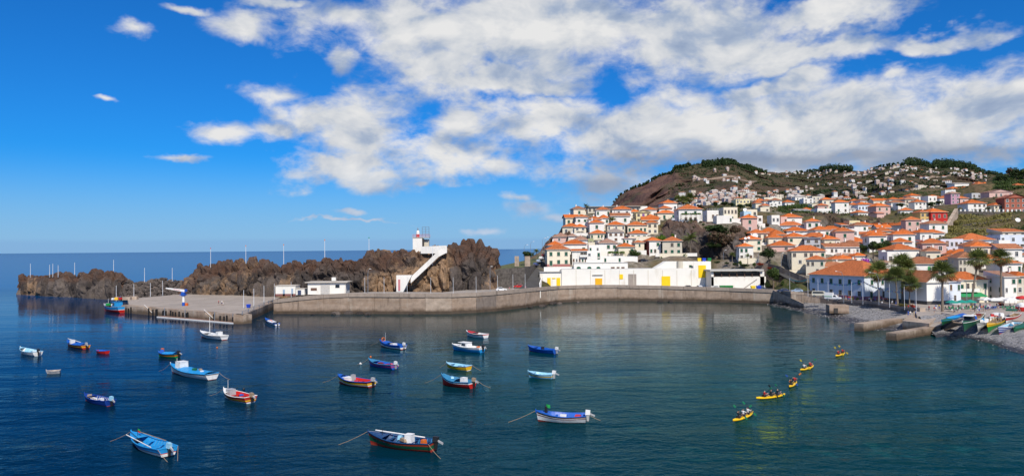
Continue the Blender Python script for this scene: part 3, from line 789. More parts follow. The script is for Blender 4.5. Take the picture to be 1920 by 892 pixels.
 (1780,1802,528,568,234, 0,6,'s',524,'b','b','b.g/.k.','small bluish white house with brown framed window beside the barn',''),
 # upper right slope
 (1743,1780,398,424,411, 8,10,'h',393,'o','r','kkk/kkk','bright red house with orange roof on the terraced slope',''),
 (1726,1743,398,417,412, 0,8,'h',394,'o','o','kk/kk','ochre house half joined to the bright red house',''),
 (1716,1742,414,424,408, 0,8,'f',413,'w','w','kkk','white lower house with open veranda below the ochre house',''),
 (1692,1756,422,448,421, 6,13,'h',416.5,'o','w','gd.kd.d/kB.Bd.d/dB.Bd.d','white apartment house with gables and balconies below the red house',''),
 (1815,1850,381.5,397,471, 0,11,'h',376,'o','w','.kkk/.kk.','white villa with orange roof on the wall above the dry terraces',''),
 (1864,1881,385,399,466, 0,9,'h',380.6,'o','c','kg/.g','cream villa with orange roof beside the red brick house',''),
 (1884,1925,371,399,461,-10,12,'G',365,'k','k','dkkd/dkkd/dkkd','red brick house with white balconies at the right edge',''),
 (1855,1899,360,370,521, 0,10,'G',356,'p','p','.kd.d','wide pink gabled house high on the right slope',''),
 (1783,1800,363,382,521, 0,8,'h',361,'p','u','dd/dd/dd','mauve tower house with rows of small windows',''),
 (1798,1816,372,382,521, 0,8,'h',368,'o','p','.d.','pink low house joined to the mauve tower house',''),
 (1762,1782,372,383,541, 0,8,'h',368,'o','w','dd','white house with orange roof left of the mauve tower house',''),
 (1744,1762,369,379,561, 0,8,'h',367,'o','w','d.','white house standing alone left above the white orange roofed pair',''),
 (1715,1737,379,391,521, 0,8,'h',375,'o','w','dkd/.d.','white house with dark balcony windows left of the red house slope',''),
 (1697,1723,374,390,541, 0,9,'h',371,'b','e','kkk/dd.','grey house with brown roof and open upper floor',''),
 (1671,1697,380,394,531, 0,8,'h',377,'b','w','ddd/.d.','white two storey house with brown roof on the upper slope',''),
 (1684,1698,382,396,522, 0,7,'f',381,'w','w','g/d','white square house in front of the brown roofed upper house',''),
 (1783,1800,354,361,641, 0,9,'h',350,'o','w','d.d','white house with orange roof, left of an alike pair on the far slope',''),
 (1806,1821,354,361,641, 0,9,'h',350,'o','w','d.d','white house with orange roof, right of an alike pair on the far slope',''),
 (1790,1817,344,351,701, 0,12,'s',342,'w','w','...','large plain white hall on the far right slope',''),
 (1833,1846,346,353,651, 0,9,'h',341,'o','r','d.','red walled house with orange roof on the far right slope',''),
 (1844,1858,347,353,649, 0,9,'h',342,'o','y','.d','pale yellow house with orange roof on the far right slope',''),
 (1822,1850,363,371,561, 0,10,'f',362,'w','g','kkk','grey white modern shed with dark openings on the right slope',''),
 (1905,1925,348,355,561, 0,10,'h',344,'o','w','dd','white house with orange roof in the green field at right edge',''),
 (1643,1659,400,408,481, 6,8,'g',398,'o','p','..','small pink cottage with orange roof on the slope behind the terrace row',''),
 (1638,1661,385,391,561, 0,8,'h',382,'r','p','.d.','low pink house with red roof behind the upper road',''),
 (1620,1638,384,393,561, 0,8,'h',381,'o','b','.d.','bluish white house with orange roof left of the low pink house',''),
 # mid distance behind the cliff
 (1380,1406,374.5,388,561, 0,12,'f',373,'w','y','dddd/dddd','pale yellow apartment block among trees behind the cliff top houses',''),
 (1417,1429,381,389,501, 0,8,'h',377,'o','c','..','small pavilion with orange pyramid roof among trees',''),
 (1430,1443,386,395,481, 0,8,'h',382,'o','c','..','second orange pyramid roof among trees, lower and to the right',''),
 (1443,1458,381,390,541, 0,9,'f',380,'w','w','kd/dd','white villa with dark openings right of the two pyramid roofs',''),
 (1433,1466,371,379,701, 0,10,'f',370,'w','c','....','long cream blank walled building far behind the cliff',''),
 (1491,1510,369,376,761, 0,9,'h',367,'w','w','dd','small white house on the rise above the banana field',''),
 (1507,1525,373,386,601, 0,9,'f',372,'w','w','kk/kk/dd','white stepped house with balconies above the banana field',''),
 (1523,1538,369,381,641, 0,10,'f',368,'w','e','dd/dd','beige block right of the stepped white house',''),
 (1548,1564,378,389,601, 0,9,'f',377,'w','w','kk/dk','white house with balconies left of the round dark trees',''),
 (1580,1591,379,392,581, 0,8,'f',378,'w','w','d/k/d','tall narrow white house above the dark gully',''),
 (1609,1634,384,395,541, 0,10,'h',381,'o','b','dddd','long bluish white house with orange roof above the gully edge',''),
 (1494,1518,395,402,501, 0,12,'g',392,'g','g','...','grey roofed shed at the edge of the banana field',''),
 (1593,1605,392,397,541, 0,8,'g',390.5,'w','w','.d.','low white shed with pale roof above the gully edge',''),
 (1426,1443,390,397,471, 0,8,'f',388,'w','c','.k','cream house with roof terrace below the pyramid roofs',''),
 (1464,1476,408,418,391, 0,7,'f',407,'w','p','.k','pink and grey low house beside the white cube house',''),
 (1498,1546,431,438,431, 0,9,'s',428,'g','g','......','long low grey roofed sheds at the foot of the gully',''),
]
for k in range(4):   # the stepped row of gabled terrace houses
    HOUSES.append((1646 + k * 12.5, 1657.5 + k * 12.5, 424.5, 437, 441 + k * 1.5, 8, 9, 'G', 418.5, 'o', 'c', 'k/a', ['cream gabled house, first from the left in the stepped terrace row', 'cream gabled house, second from the left in the stepped terrace row', 'cream gabled house, third from the left in the stepped terrace row', 'cream gabled house, last before the white apartment house in the stepped row'][k], ''))

def ydel(px): return float(np.interp(px, [1330, 1395], [24, 0]))
HOUSES = [(h[0], h[1], h[2], h[3], h[4] + ydel((h[0] + h[1]) / 2)) + tuple(h[5:]) for h in HOUSES]
CTRL = []      # points the hill passes through
def ctrl(px, py, Y, n=1):
    p = aty(px, py, Y + ydel(px) if px > 1040 else Y); CTRL.append((p.x, p.y, p.z))
for h in HOUSES:
    a = aty((h[0] + h[1]) / 2, h[3], h[4]); CTRL.append((a.x, a.y - 1, a.z - .35)); CTRL.append((a.x, a.y + h[6], a.z + .3))
    wv = (h[1] - h[0]) / FPX * h[4]
    if wv > 12: CTRL += [(a.x - wv * .4, a.y, a.z - .3), (a.x + wv * .4, a.y, a.z - .3)]
# land in front, streets and slopes
for px, py, Y in [(985, 498, 322), (972, 498, 334), (1000, 496, 332), (1020, 492, 318), (1028, 482, 338), (1036, 474, 352),  (1075, 494, 322), (1110, 493, 322), (1150, 492.5, 322), (1180, 492.5, 322),
                  (1090, 404, 415), (1150, 392, 440), (1230, 388, 440), (1060, 446, 345), (1110, 391, 432), (1200, 491, 306), (1215, 489, 312), (1235, 484, 312),
                  (1300, 489, 318), (1330, 487, 322), (1360, 486, 324), (1390, 500, 314), (1425, 505, 317), (1450, 508, 312), (1470, 522, 293), (1500, 530, 285),
                  (1440, 484, 316), (1300, 414, 352), (1340, 416, 352), (1385, 420, 362), (1410, 426, 372), (1440, 425, 376),
                  (1480, 437, 395), (1520, 440, 410), (1560, 440, 430), (1480, 404, 460), (1530, 404, 460), (1580, 404, 465), (1620, 405, 465), (1490, 400, 480), (1560, 400, 480),
                  (1480, 392, 540), (1520, 388, 560), (1780, 446, 380), (1850, 446, 380), (1900, 442, 370), (1780, 432, 400), (1850, 432, 405), (1800, 416, 425), (1860, 412, 430),
                  (1800, 404, 445), (1880, 402, 445), (1910, 372, 520), (1880, 352, 560), (1860, 345, 600), (1900, 330, 640), (1880, 336, 620), (1920, 322, 680),
                  (1700, 402, 470), (1660, 410, 470), (1640, 412, 460), (1700, 396, 520), (1640, 470, 340), (1660, 466, 345)]:
    ctrl(px, py, Y)
for a, b in ((((984, 532, 301), (1011, 536, 301))), ((1000, 510, 320), (1018, 515, 320)), ((1015, 491, 338), (1026, 497, 338)), ((1030, 475.5, 356), (1037, 480, 356))):
    for f in (-.1, .15, .5, .85, 1.1):
        p = aty(*a).lerp(aty(*b), f); CTRL.append((p.x, p.y, p.z - .9)); CTRL.append((p.x + 2, p.y + 9, p.z - .9 + 3.0))
for px in (1018, 1030, 1045, 1060):
    for Y in (305, 312, 318): CTRL.append(((px - 960) / FPX * Y, Y, 3.6))
for px in (1330, 1360, 1400, 1430, 1445):
    for Y in (296, 302, 308): CTRL.append(((px - 960) / FPX * Y, Y, 3.2))
for x, y, z in [(-6, 330, -3), (0, 345, -3), (4, 372, -3), (14, 400, -3), (22, 430, -3), (30, 470, -2), (40, 520, -2), (-8, 310, -2), (60, 560, -2), (90, 640, 0)]:
    CTRL.append((x, y, z))
# ------------------------------------------------------------------ the hill and the town ground
BWP = [(1457, 569.5, 543), (1485, 568, 546), (1512, 566.5, 548.5), (1565, 570, 559), (1621, 575, 563), (1660, 580, 568), (1700, 587, 574), (1722, 594, 579)]
BP = []
for a, b, c in BWP:
    z0 = 1.6 if a > 1470 else 0.2
    p = atz(a, b, z0); q = aty(a, c, p.y); BP.append((p.x, p.y, q.z))
land = [(q[0] + .3, q[1] + 1.5) for q in QP[8:]] + [(b[0] + 1.2, b[1] + 1.0) for b in BP[1:]] + [(128, 214), (150, 190), (300, 150), (620, 150), (620, 800), (60, 800), (26, 520), (10, 420), (5, 345), (5, 298)]
def inpoly(x, y, poly):
    r = np.zeros(len(x), bool); n = len(poly); j = n - 1
    for i in range(n):
        xi, yi = poly[i]; xj, yj = poly[j]
        c = ((yi > y) != (yj > y)) & (x < (xj - xi) * (y - yi) / (yj - yi + 1e-12) + xi)
        r ^= c; j = i
    return r
# levels of promenade, square and quay road just under their paving
for b in BP[1:]: 
    for k in (4, 12, 20, 28): CTRL.append((b[0] + k, b[1] + k * .5, b[2] - 1.3))
for q in QP[9:]:
    for k in (4, 9, 14): CTRL.append((q[0], q[1] + k, q[2] - 1.9))
for x, y in [(135, 215), (150, 205), (165, 200), (180, 215), (150, 225), (165, 225), (140, 235), (190, 190), (230, 170), (280, 160), (200, 230), (240, 220), (130, 245), (155, 240)]: CTRL.append((x, y, 2.6))
CT = np.array(CTRL)
def ground_z(x, y):
    x = np.atleast_1d(np.asarray(x, float)); y = np.atleast_1d(np.asarray(y, float)); out = np.empty(len(x))
    for s in range(0, len(x), 4000):
        d2 = (x[s:s + 4000, None] - CT[None, :, 0]) ** 2 + (y[s:s + 4000, None] - CT[None, :, 1]) ** 2 + 2.0
        w = d2 ** -2.2; out[s:s + 4000] = (w * CT[None, :, 2]).sum(1) / w.sum(1)
    return out

def soil_material(name='hill_soil', far=False):
    mt = bpy.data.materials.new(name); mt.use_nodes = True; t = mt.node_tree; N = NT(t)
    b = t.nodes['Principled BSDF']; ge = N.n('ShaderNodeNewGeometry'); g = ge.outputs['Position']
    k = .12 if far else 1.0
    sl = N.n('ShaderNodeSeparateXYZ', inp={0: ge.outputs['Normal']}).outputs[2]
    pos = N.n('ShaderNodeSeparateXYZ', inp={0: g})
    dry = (0.15, 0.105, 0.06) if not far else (0.125, 0.080, 0.055); grn = (0.055, 0.068, 0.022); rock = (0.12, 0.075, 0.055) if far else (0.10, 0.085, 0.072)
    c = N.mix(N.mapr(N.noise(g, .05 * k, 6, .6), .42, .66), dry, grn)
    c = N.mix(N.mapr(N.noise(g, .30 * k, 6, .65), .45, .68, 0, .8), c, (0.020, 0.036, 0.014))
    c = N.mix(N.mapr(N.noise(g, .7 * k, 5, .65), .55, .7, 0, .6), c, (0.24, 0.17, 0.10))
    c = N.mix(N.mapr(sl, .78 if far else .70, .58 if far else .5), c, N.mix(N.mapr(N.noise(g, .4 * k, 6, .7), .35, .65), rock, [q * .45 for q in rock]))
    if far:   # terrace lines that follow the contours
        wv = N.n('ShaderNodeTexWave', wave_type='BANDS', bands_direction='Z', inp={'Vector': g, 'Scale': 0.028, 'Distortion': 4.0, 'Detail': 3, 'Detail Scale': .12})
        c = N.mix(N.mapr(wv.outputs['Fac'], .75, .95, 0, .45), c, (0.05, 0.04, 0.032))
    if not far: c = N.mix(N.math('MULTIPLY', N.n('ShaderNodeAttribute', attribute_name='urban').outputs['Fac'], N.mapr(N.noise(g, .12, 5, .6), .35, .55, .45, .95)), c, N.mix(N.mapr(N.noise(g, .5, 5, .6), .4, .6), (.30, .26, .215), (.15, .125, .105)))
    t.links.new(c, b.inputs['Base Color']); b.inputs['Roughness'].default_value = .95; b.inputs['Specular IOR Level'].default_value = .1
    bp = N.n('ShaderNodeBump', inp={'Strength': .8, 'Distance': 9.0 if far else .6, 'Height': N.noise(g, .9 * k, 7, .65)})
    t.links.new(bp.outputs[0], b.inputs['Normal'])
    return mt

def hill():
    xs = np.arange(-24, 560, 2.6); ys = np.arange(150, 800, 2.8)
    X, Y = np.meshgrid(xs, ys, indexing='ij'); x, y = X.ravel(), Y.ravel()
    z = ground_z(x, y)
    V = np.stack([x, y, z], 1)
    z = z + sstep(y, 330, 420) * fbm(V * np.array([.06, .06, 0]), 4, 5) * 1.3
    V[:, 2] = z
    nu, nv = len(xs), len(ys)
    hx = np.array([aty((h[0] + h[1]) / 2, h[3], h[4])[:2] for h in HOUSES])
    ub = np.concatenate([np.sqrt(((x[s:s + 4000, None] - hx[None, :, 0]) ** 2 + (y[s:s + 4000, None] - hx[None, :, 1] - 3) ** 2).min(1)) for s in range(0, len(x), 4000)])
    I = np.arange(nu * nv).reshape(nu, nv)
    ins = inpoly(x, y, land).reshape(nu, nv)
    keep = (ins[:-1, :-1] & ins[1:, :-1] & ins[1:, 1:] & ins[:-1, 1:]).ravel()
    structure(obj('hill', np_mesh('hill', V, nu, nv, soil_material(), {'urban': sstep(ub, 15, 8)}, smooth=True, keep=keep)))
hill()

# ------------------------------------------------------------------ the mountains
def ridge(px):
    P = [(1120, 452), (1146, 384), (1160, 368), (1180, 356), (1205, 350), (1225, 340), (1245, 331), (1262, 322), (1268, 312), (1285, 312), (1300, 309), (1320, 306), (1345, 304), (1362, 302.5), (1380, 304), (1392, 309), (1410, 314), (1425, 321),
         (1450, 323), (1480, 323), (1510, 323), (1540, 321), (1560, 317), (1580, 318), (1605, 320), (1620, 321), (1640, 317), (1660, 311), (1690, 309), (1705, 308), (1730, 311), (1755, 311), (1775, 309), (1800, 310), (1820, 314), (1835, 321), (1860, 327), (1900, 335), (1960, 330), (2100, 340), (2300, 360)]
    return float(np.interp(px, [p[0] for p in P], [p[1] for p in P]))
MN_U, MN_T = 420, 130
def mountain_pos(px, t):
    """t 0 (foot) .. 1 (crest)"""
    Yf = np.interp(px, [1120, 1300, 1400, 1900, 2300], [1500, 900, 700, 700, 700])
    Yc = np.interp(px, [1120, 1262, 1300, 1380, 1450, 1520, 1600, 1700, 1780, 1850, 2300], [1900, 2000, 2050, 2200, 2700, 3000, 2500, 2100, 2500, 2700, 2700])
    bot = np.interp(px, [1120, 1150, 1250, 1300, 1380, 1500, 1620, 1700, 1800, 1900, 2300], [466, 440, 410, 396, 388, 382, 390, 392, 376, 360, 370])
    top = np.array([ridge(p) for p in np.atleast_1d(px)])
    # a valley in the middle: the slope rises slowly first
    sh = np.interp(px, [1120, 1262, 1300, 1400, 1480, 1560, 1640, 1750, 2300], [1.0, .9, 1.0, 1.05, 1.15, 1.1, .95, 1.0, 1.0])
    py = bot + (top - bot) * (t ** sh)
    Y = Yf + (Yc - Yf) * t ** 1.15
    X = (np.asarray(px) - 960) / FPX
    hy = 466.5 - (np.asarray(px) - 960) * .00873
    return X * Y, Y, CAMZ + (hy - py) / FPX * Y
def mountains():
    pxs = np.linspace(1118, 2300, MN_U); ts = np.linspace(0, 1, MN_T); rows = []
    for t in ts:
        x, y, z = mountain_pos(pxs, t)
        V = np.stack([x, y, z], 1)
        env = np.sin(math.pi * min(1, max(0, t))) ** .7
        n = fbm(V * np.array([.0022, .0022, .0022]), 5, 77); rg = 1 - np.abs(fbm(V * .0042, 4, 88)) * 2
        cl = sstep(pxs, 1300, 1255)         # steep red cliff on the sea side
        y2 = y + env * (n * 230 + rg * 130)
        z2 = z + env * (fbm(V * .006, 4, 99) * 20 + fbm(V * .02, 4, 9) * 6 * (1 + 2.2 * cl))
        k = y2 / y; V = np.stack([x * k, y2, CAMZ + (z2 - CAMZ) * k], 1)
        if t > .93: V[:, 2] += fbm(np.stack([x, x * 0, x * 0], 1) * .02, 3, 4) * 7
        rows.append(V)
    last = rows[-1].copy()
    for k in (1, 2, 3, 4):
        q = last.copy(); q[:, 1] += k * 180; q[:, 0] *= (1 + k * .02); q[:, 2] -= k * k * 22; rows.append(q)
    V = np.concatenate(rows)
    global MNT
    MNT = np.array(rows)                    # [t, px, 3]
    mt = soil_material('mountain_slopes', True)
    N = NT(mt.node_tree); b = mt.node_tree.nodes['Principled BSDF']
    src = b.inputs['Base Color'].links[0].from_socket
    cl = N.n('ShaderNodeAttribute', attribute_name='cliff').outputs['Fac']
    g = N.n('ShaderNodeNewGeometry').outputs['Position']
    gs = N.vmath('MULTIPLY', g, (1, 1, .5))
    rc = N.mix(N.mapr(N.noise(gs, .018, 6, .7), .35, .65), (0.085, 0.045, 0.040), (0.165, 0.095, 0.072))
    rc = N.mix(N.mapr(N.noise(gs, .012, 5, .6), .52, .66, 0, .7), rc, (0.09, 0.085, 0.05))
    mt.node_tree.links.new(N.mix(cl, src, rc), b.inputs['Base Color'])
    ca = np.concatenate([sstep(pxs + 18 * fbm(r * .01, 3, 5), 1292, 1250) for r in rows])
    structure(obj('mountain', np_mesh('mountain', V, len(rows), MN_U, mt, {'cliff': ca}, smooth=True)))
mountains()

# ------------------------------------------------------------------ rock cliff under the pyramid roof house
def town_cliff():
    px = [1243, 1255, 1275, 1300, 1320, 1345, 1365, 1385, 1402, 1420]
    top = [430, 416, 415.5, 416, 416, 418, 420, 424, 432, 445]
    bot = [468, 482, 486, 490, 490, 489, 487, 484, 474, 462]
    yb = [a + ydel(p) for a, p in zip([322, 322, 321, 320, 319, 320, 321, 325, 335, 343], px)]; yt = [a + ydel(p) for a, p in zip([338, 341, 343, 343, 344, 345, 349, 354, 358, 356], px)]
    fr = [tuple(aty(a, b + 8, y)) for a, b, y in zip(px, bot, yb)]
    cr = [tuple(aty(a, b, y)) for a, b, y in zip(px, top, yt)]
    bk = [(c[0] * 1.02, c[1] + 9, c[2] - .8) for c in cr]
    me = rock_mass(fr, cr, bk, 150, 60, disp=(2.0, 1.6, .6), power=1.5, seed=31, name='town_cliff', material=CLIFF, patchy=.45)
    tag(obj('town_cliff', me), 'bare brown rock cliff below the white house with the pyramid roof', 'cliff')
    # sea cliff on the left edge of the hill
    px = [1020, 1030, 1042, 1060, 1072, 1082, 1092, 1100]; top = [480, 452, 443, 441, 428, 412, 400, 394]
    fr = [tuple(aty(a - 6, b + 40, y - 8)) for a, b, y in zip(px, top, [350, 357, 364, 372, 384, 400, 418, 432])]
    cr = [tuple(aty(a, b, y)) for a, b, y in zip(px, top, [357, 364, 372, 380, 392, 408, 426, 440])]
    bk = [(c[0] - 4, c[1] + 30, -2) for c in cr]
    me = rock_mass(fr, cr, bk, 80, 50, disp=(1.6, 1.3, .5), power=1.4, seed=41, name='sea_cliff', material=CLIFF, patchy=.7)
    tag(obj('sea_cliff', me), 'tan sea cliff edge behind the leftmost houses of the hill', 'cliff')
    # dark gully wall behind the valley roofs
    px = [1455, 1475, 1500, 1530, 1560, 1590, 1625, 1650]; top = [404, 402, 401, 400, 400, 402, 404, 410]; bot = [436, 437, 438, 438, 437, 434, 430, 424]
    fr = [tuple(aty(a, b + 3, 446)) for a, b in zip(px, bot)]; cr = [tuple(aty(a, b, 468)) for a, b in zip(px, top)]
    bk = [(c[0] * 1.03, c[1] + 16, c[2] - 1) for c in cr]
    GULLY = rock_material('gully_rock', ((0.045, 0.034, 0.026), (0.10, 0.075, 0.058), (0.12, 0.085, 0.05), (0.14, 0.10, 0.06), (0.16, 0.13, 0.09)))
    me = rock_mass(fr, cr, bk, 130, 44, disp=(2.6, 1.6, .6), power=1.2, seed=51, name='gully_wall', material=GULLY, patchy=.4)
    tag(obj('gully_wall', me), 'dark brown gully wall rising behind the valley roofs', 'cliff')
town_cliff()
# ------------------------------------------------------------------ house builder
WALLS = {'w': (0.82, 0.79, 0.73), 'c': (0.78, 0.70, 0.54), 'p': (0.66, 0.44, 0.38), 'y': (0.76, 0.66, 0.38), 'b': (0.70, 0.75, 0.82), 'l': (0.72, 0.70, 0.76), 'e': (0.62, 0.56, 0.45), 'g': (0.50, 0.50, 0.50), 'n': (0.52, 0.53, 0.55),
         'r': (0.50, 0.035, 0.03), 'k': (0.40, 0.13, 0.085), 'o': (0.62, 0.42, 0.16), 'v': (0.36, 0.38, 0.20), 'i': (0.45, 0.66, 0.78), 'u': (0.50, 0.28, 0.36)}
WN = {'w': 'white', 'c': 'cream', 'p': 'pink', 'y': 'yellow', 'b': 'bluish_white', 'l': 'lilac_white', 'e': 'beige', 'g': 'grey', 'n': 'light_grey', 'r': 'red', 'k': 'brick', 'o': 'ochre', 'v': 'olive', 'i': 'pale_blue', 'u': 'mauve'}
def wallmat(k): return mat(WN[k] + '_plaster', WALLS[k], .85, .05, .35, .15, 6.0, .2, grime=(tuple(c * .62 for c in WALLS[k]), .42), gscale=.30)
ROOFS = {'o': (0.62, 0.150, 0.030), 'b': (0.40, 0.155, 0.075), 'p': (0.40, 0.23, 0.165), 'r': (0.40, 0.075, 0.04), 'm': (0.19, 0.03, 0.03), 'g': (0.35, 0.33, 0.30), 'w': (0.62, 0.60, 0.56), 't': (0.47, 0.20, 0.165), 'k': (0.38, 0.13, 0.08)}
RN = {'o': 'orange', 'b': 'brown', 'p': 'faded', 'r': 'red', 'm': 'maroon', 'g': 'grey', 'w': 'pale', 't': 'salmon', 'k': 'brick'}
def roofmat(k, v=0):
    nm = RN[k] + '_roof_tiles' + ('_%d' % v if v else '')
    if nm in _mats: return _mats[nm]
    f = (1, .86, 1.12, .95)[v % 4]
    col = tuple(min(.95, c * f) for c in ROOFS[k])
    mt = bpy.data.materials.new(nm); mt.use_nodes = True; t = mt.node_tree; N = NT(t); b = t.nodes['Principled BSDF']
    uv = N.n('ShaderNodeUVMap').outputs[0]; g = N.n('ShaderNodeNewGeometry').outputs['Position']
    sp = N.n('ShaderNodeSeparateXYZ', inp={0: uv})
    # tile by tile tone: rows of 0.35 m, columns of 0.22 m
    cell = N.n('ShaderNodeTexWhiteNoise', noise_dimensions='2D', inp={'Vector': N.vmath('FLOOR', N.vmath('MULTIPLY', uv, (1 / .24, 1 / .38, 1)))}).outputs[0]
    c = N.mix(cell, [q * .72 for q in col], [min(1, q * 1.22) for q in col])
    c = N.mix(N.mapr(N.noise(g, .55, 5, .65), .42, .68, 0, .6 if k in 'bp' else .35), c, [q * .60 for q in col])
    c = N.mix(N.mapr(N.noise(g, 1.3, 4, .6), .62, .75, 0, .35), c, (0.42, 0.33, 0.25))
    oi = N.n('ShaderNodeObjectInfo').outputs['Random']
    c = N.mix(N.mapr(oi, .55, 1, 0, .4), c, N.mix(cell, (.24, .10, .055), (.42, .21, .12)))
    t.links.new(c, b.inputs['Base Color']); b.inputs['Roughness'].default_value = .8; b.inputs['Specular IOR Level'].default_value = .2
    pan = N.math('ABSOLUTE', N.math('SINE', N.math('MULTIPLY', sp.outputs[0], math.pi / .24)))
    row = N.math('FRACT', N.math('MULTIPLY', sp.outputs[1], 1 / .38))
    bp = N.n('ShaderNodeBump', inp={'Strength': .8, 'Distance': .06, 'Height': N.math('ADD', pan, N.math('MULTIPLY', row, .6))})
    t.links.new(bp.outputs[0], b.inputs['Normal'])
    _mats[nm] = mt
    return mt
GREEN = mat('green_shutters', (0.010, 0.085, 0.050), .5, .2, 2.0)
GLASS = mat('dark_window_glass', (0.022, 0.026, 0.032), .12, .3, .5, spec=.6)
BROWN = mat('brown_window_wood', (0.14, 0.075, 0.05), .6, .2, 1.5)
SURR = mat('window_surround', (0.52, 0.47, 0.40), .8, .08, 1.0)
WFR = mat('white_window_frame', (0.78, 0.77, 0.74), .5, .05, 1.0)
DARKIN = mat('shaded_interior', (0.05, 0.045, 0.042), .9, .2, 1.0)
PANEL = mat('brown_panel', (0.27, 0.16, 0.11), .8, .1, 1.0)
PURP = mat('purple_cloth', (0.16, 0.02, 0.28), .8, .1)
BGREEN = mat('bright_green_cloth', (0.02, 0.42, 0.14), .7, .1)

def win_mesh(kind):
    """unit window: 1 wide, 1 high, front towards -y, origin at lower centre"""
    mb = MB()
    def slab(x0, x1, z0, z1, d, mi): mb.hexa([(x0, -d, z0), (x1, -d, z0), (x1, .02, z0), (x0, .02, z0), (x0, -d, z1), (x1, -d, z1), (x1, .02, z1), (x0, .02, z1)], mi)
    t = .10
    slab(-.5, -.5 + t, 0, 1, .09, 0); slab(.5 - t, .5, 0, 1, .09, 0); slab(-.5 + t, .5 - t, 1 - t * .7, 1, .09, 0); slab(-.55, .55, -.05, .035, .16, 0)
    if kind in ('green', 'brown', 'gdoor'):
        slab(-.5 + t, -.012, .04, 1 - t * .7, .06, 1); slab(.012, .5 - t, .04, 1 - t * .7, .06, 1)
        for k in range(5):
            z = .12 + k * .16
            slab(-.36, -.06, z, z + .05, .085, 1); slab(.06, .36, z, z + .05, .085, 1)
    else:
        slab(-.5 + t, .5 - t, .04, 1 - t * .7, .035, 1); slab(-.02, .02, .04, 1 - t * .7, .06, 0); slab(-.5 + t, .5 - t, .58, .61, .06, 0)
    m2 = {'green': [SURR, GREEN], 'gdoor': [SURR, GREEN], 'brown': [SURR, BROWN], 'glass': [WFR, GLASS], 'dark': [SURR, DARKIN], 'panel': [PANEL, PANEL], 'purple': [SURR, PURP], 'bgreen': [BGREEN, BGREEN]}[kind]
    return mb.mesh(kind + '_window', m2)
WM = {k: win_mesh(k) for k in ('green', 'gdoor', 'brown', 'glass', 'dark', 'panel', 'purple', 'bgreen')}
def arch_mesh():
    mb = MB(); P = [(-.5, 0), (.5, 0), (.5, .55)] + [(.5 * math.cos(a), .55 + .45 * math.sin(a)) for a in np.linspace(0, math.pi, 9)[1:-1]] + [(-.5, .55)]
    n = len(P)
    mb.v += [(x, -.07, z) for x, z in P] + [(x, .02, z) for x, z in P]
    mb.f.append(tuple(range(n))); mb.m.append(1)
    for k in range(n): q = (k + 1) % n; mb.f.append((k, k + n, q + n, q)); mb.m.append(0)
    return mb.mesh('arched_window', [SURR, GREEN])
WM['arch'] = arch_mesh()
KIND = {'g': 'green', 'd': 'glass', 'D': 'gdoor', 'k': 'dark', 'b': 'brown', 'a': 'arch', 'e': 'panel', 'p': 'purple', 'G': 'bgreen', 'w': 'glass', 'B': 'dark'}

def put_window(root, ch, x, z, wd, ht, face, w, d, sw=None):
    """face: 0 front, 1 right, 2 left"""
    kd = KIND[ch]; ww = sw or {'B': wd * 2.6, 'D': wd, 'G': wd * .9}.get(ch, wd); hh = {'D': ht * 1.4, 'B': ht * 1.25, 'e': ht * 1.25}.get(ch, ht)
    nm = {'D': 'door', 'B': 'balcony_opening', 'e': 'wall_panel', 'G': 'banner'}.get(ch, 'window')
    o = obj(nm, WM[kd], root)
    o.scale = (ww, .9, hh)
    if face == 0: o.location = (x, -.005, z)
    elif face == 1: o.location = (w / 2 + .005, x, z); o.rotation_euler.z = math.pi / 2
    else: o.location = (-w / 2 - .005, x, z); o.rotation_euler.z = -math.pi / 2
    return o

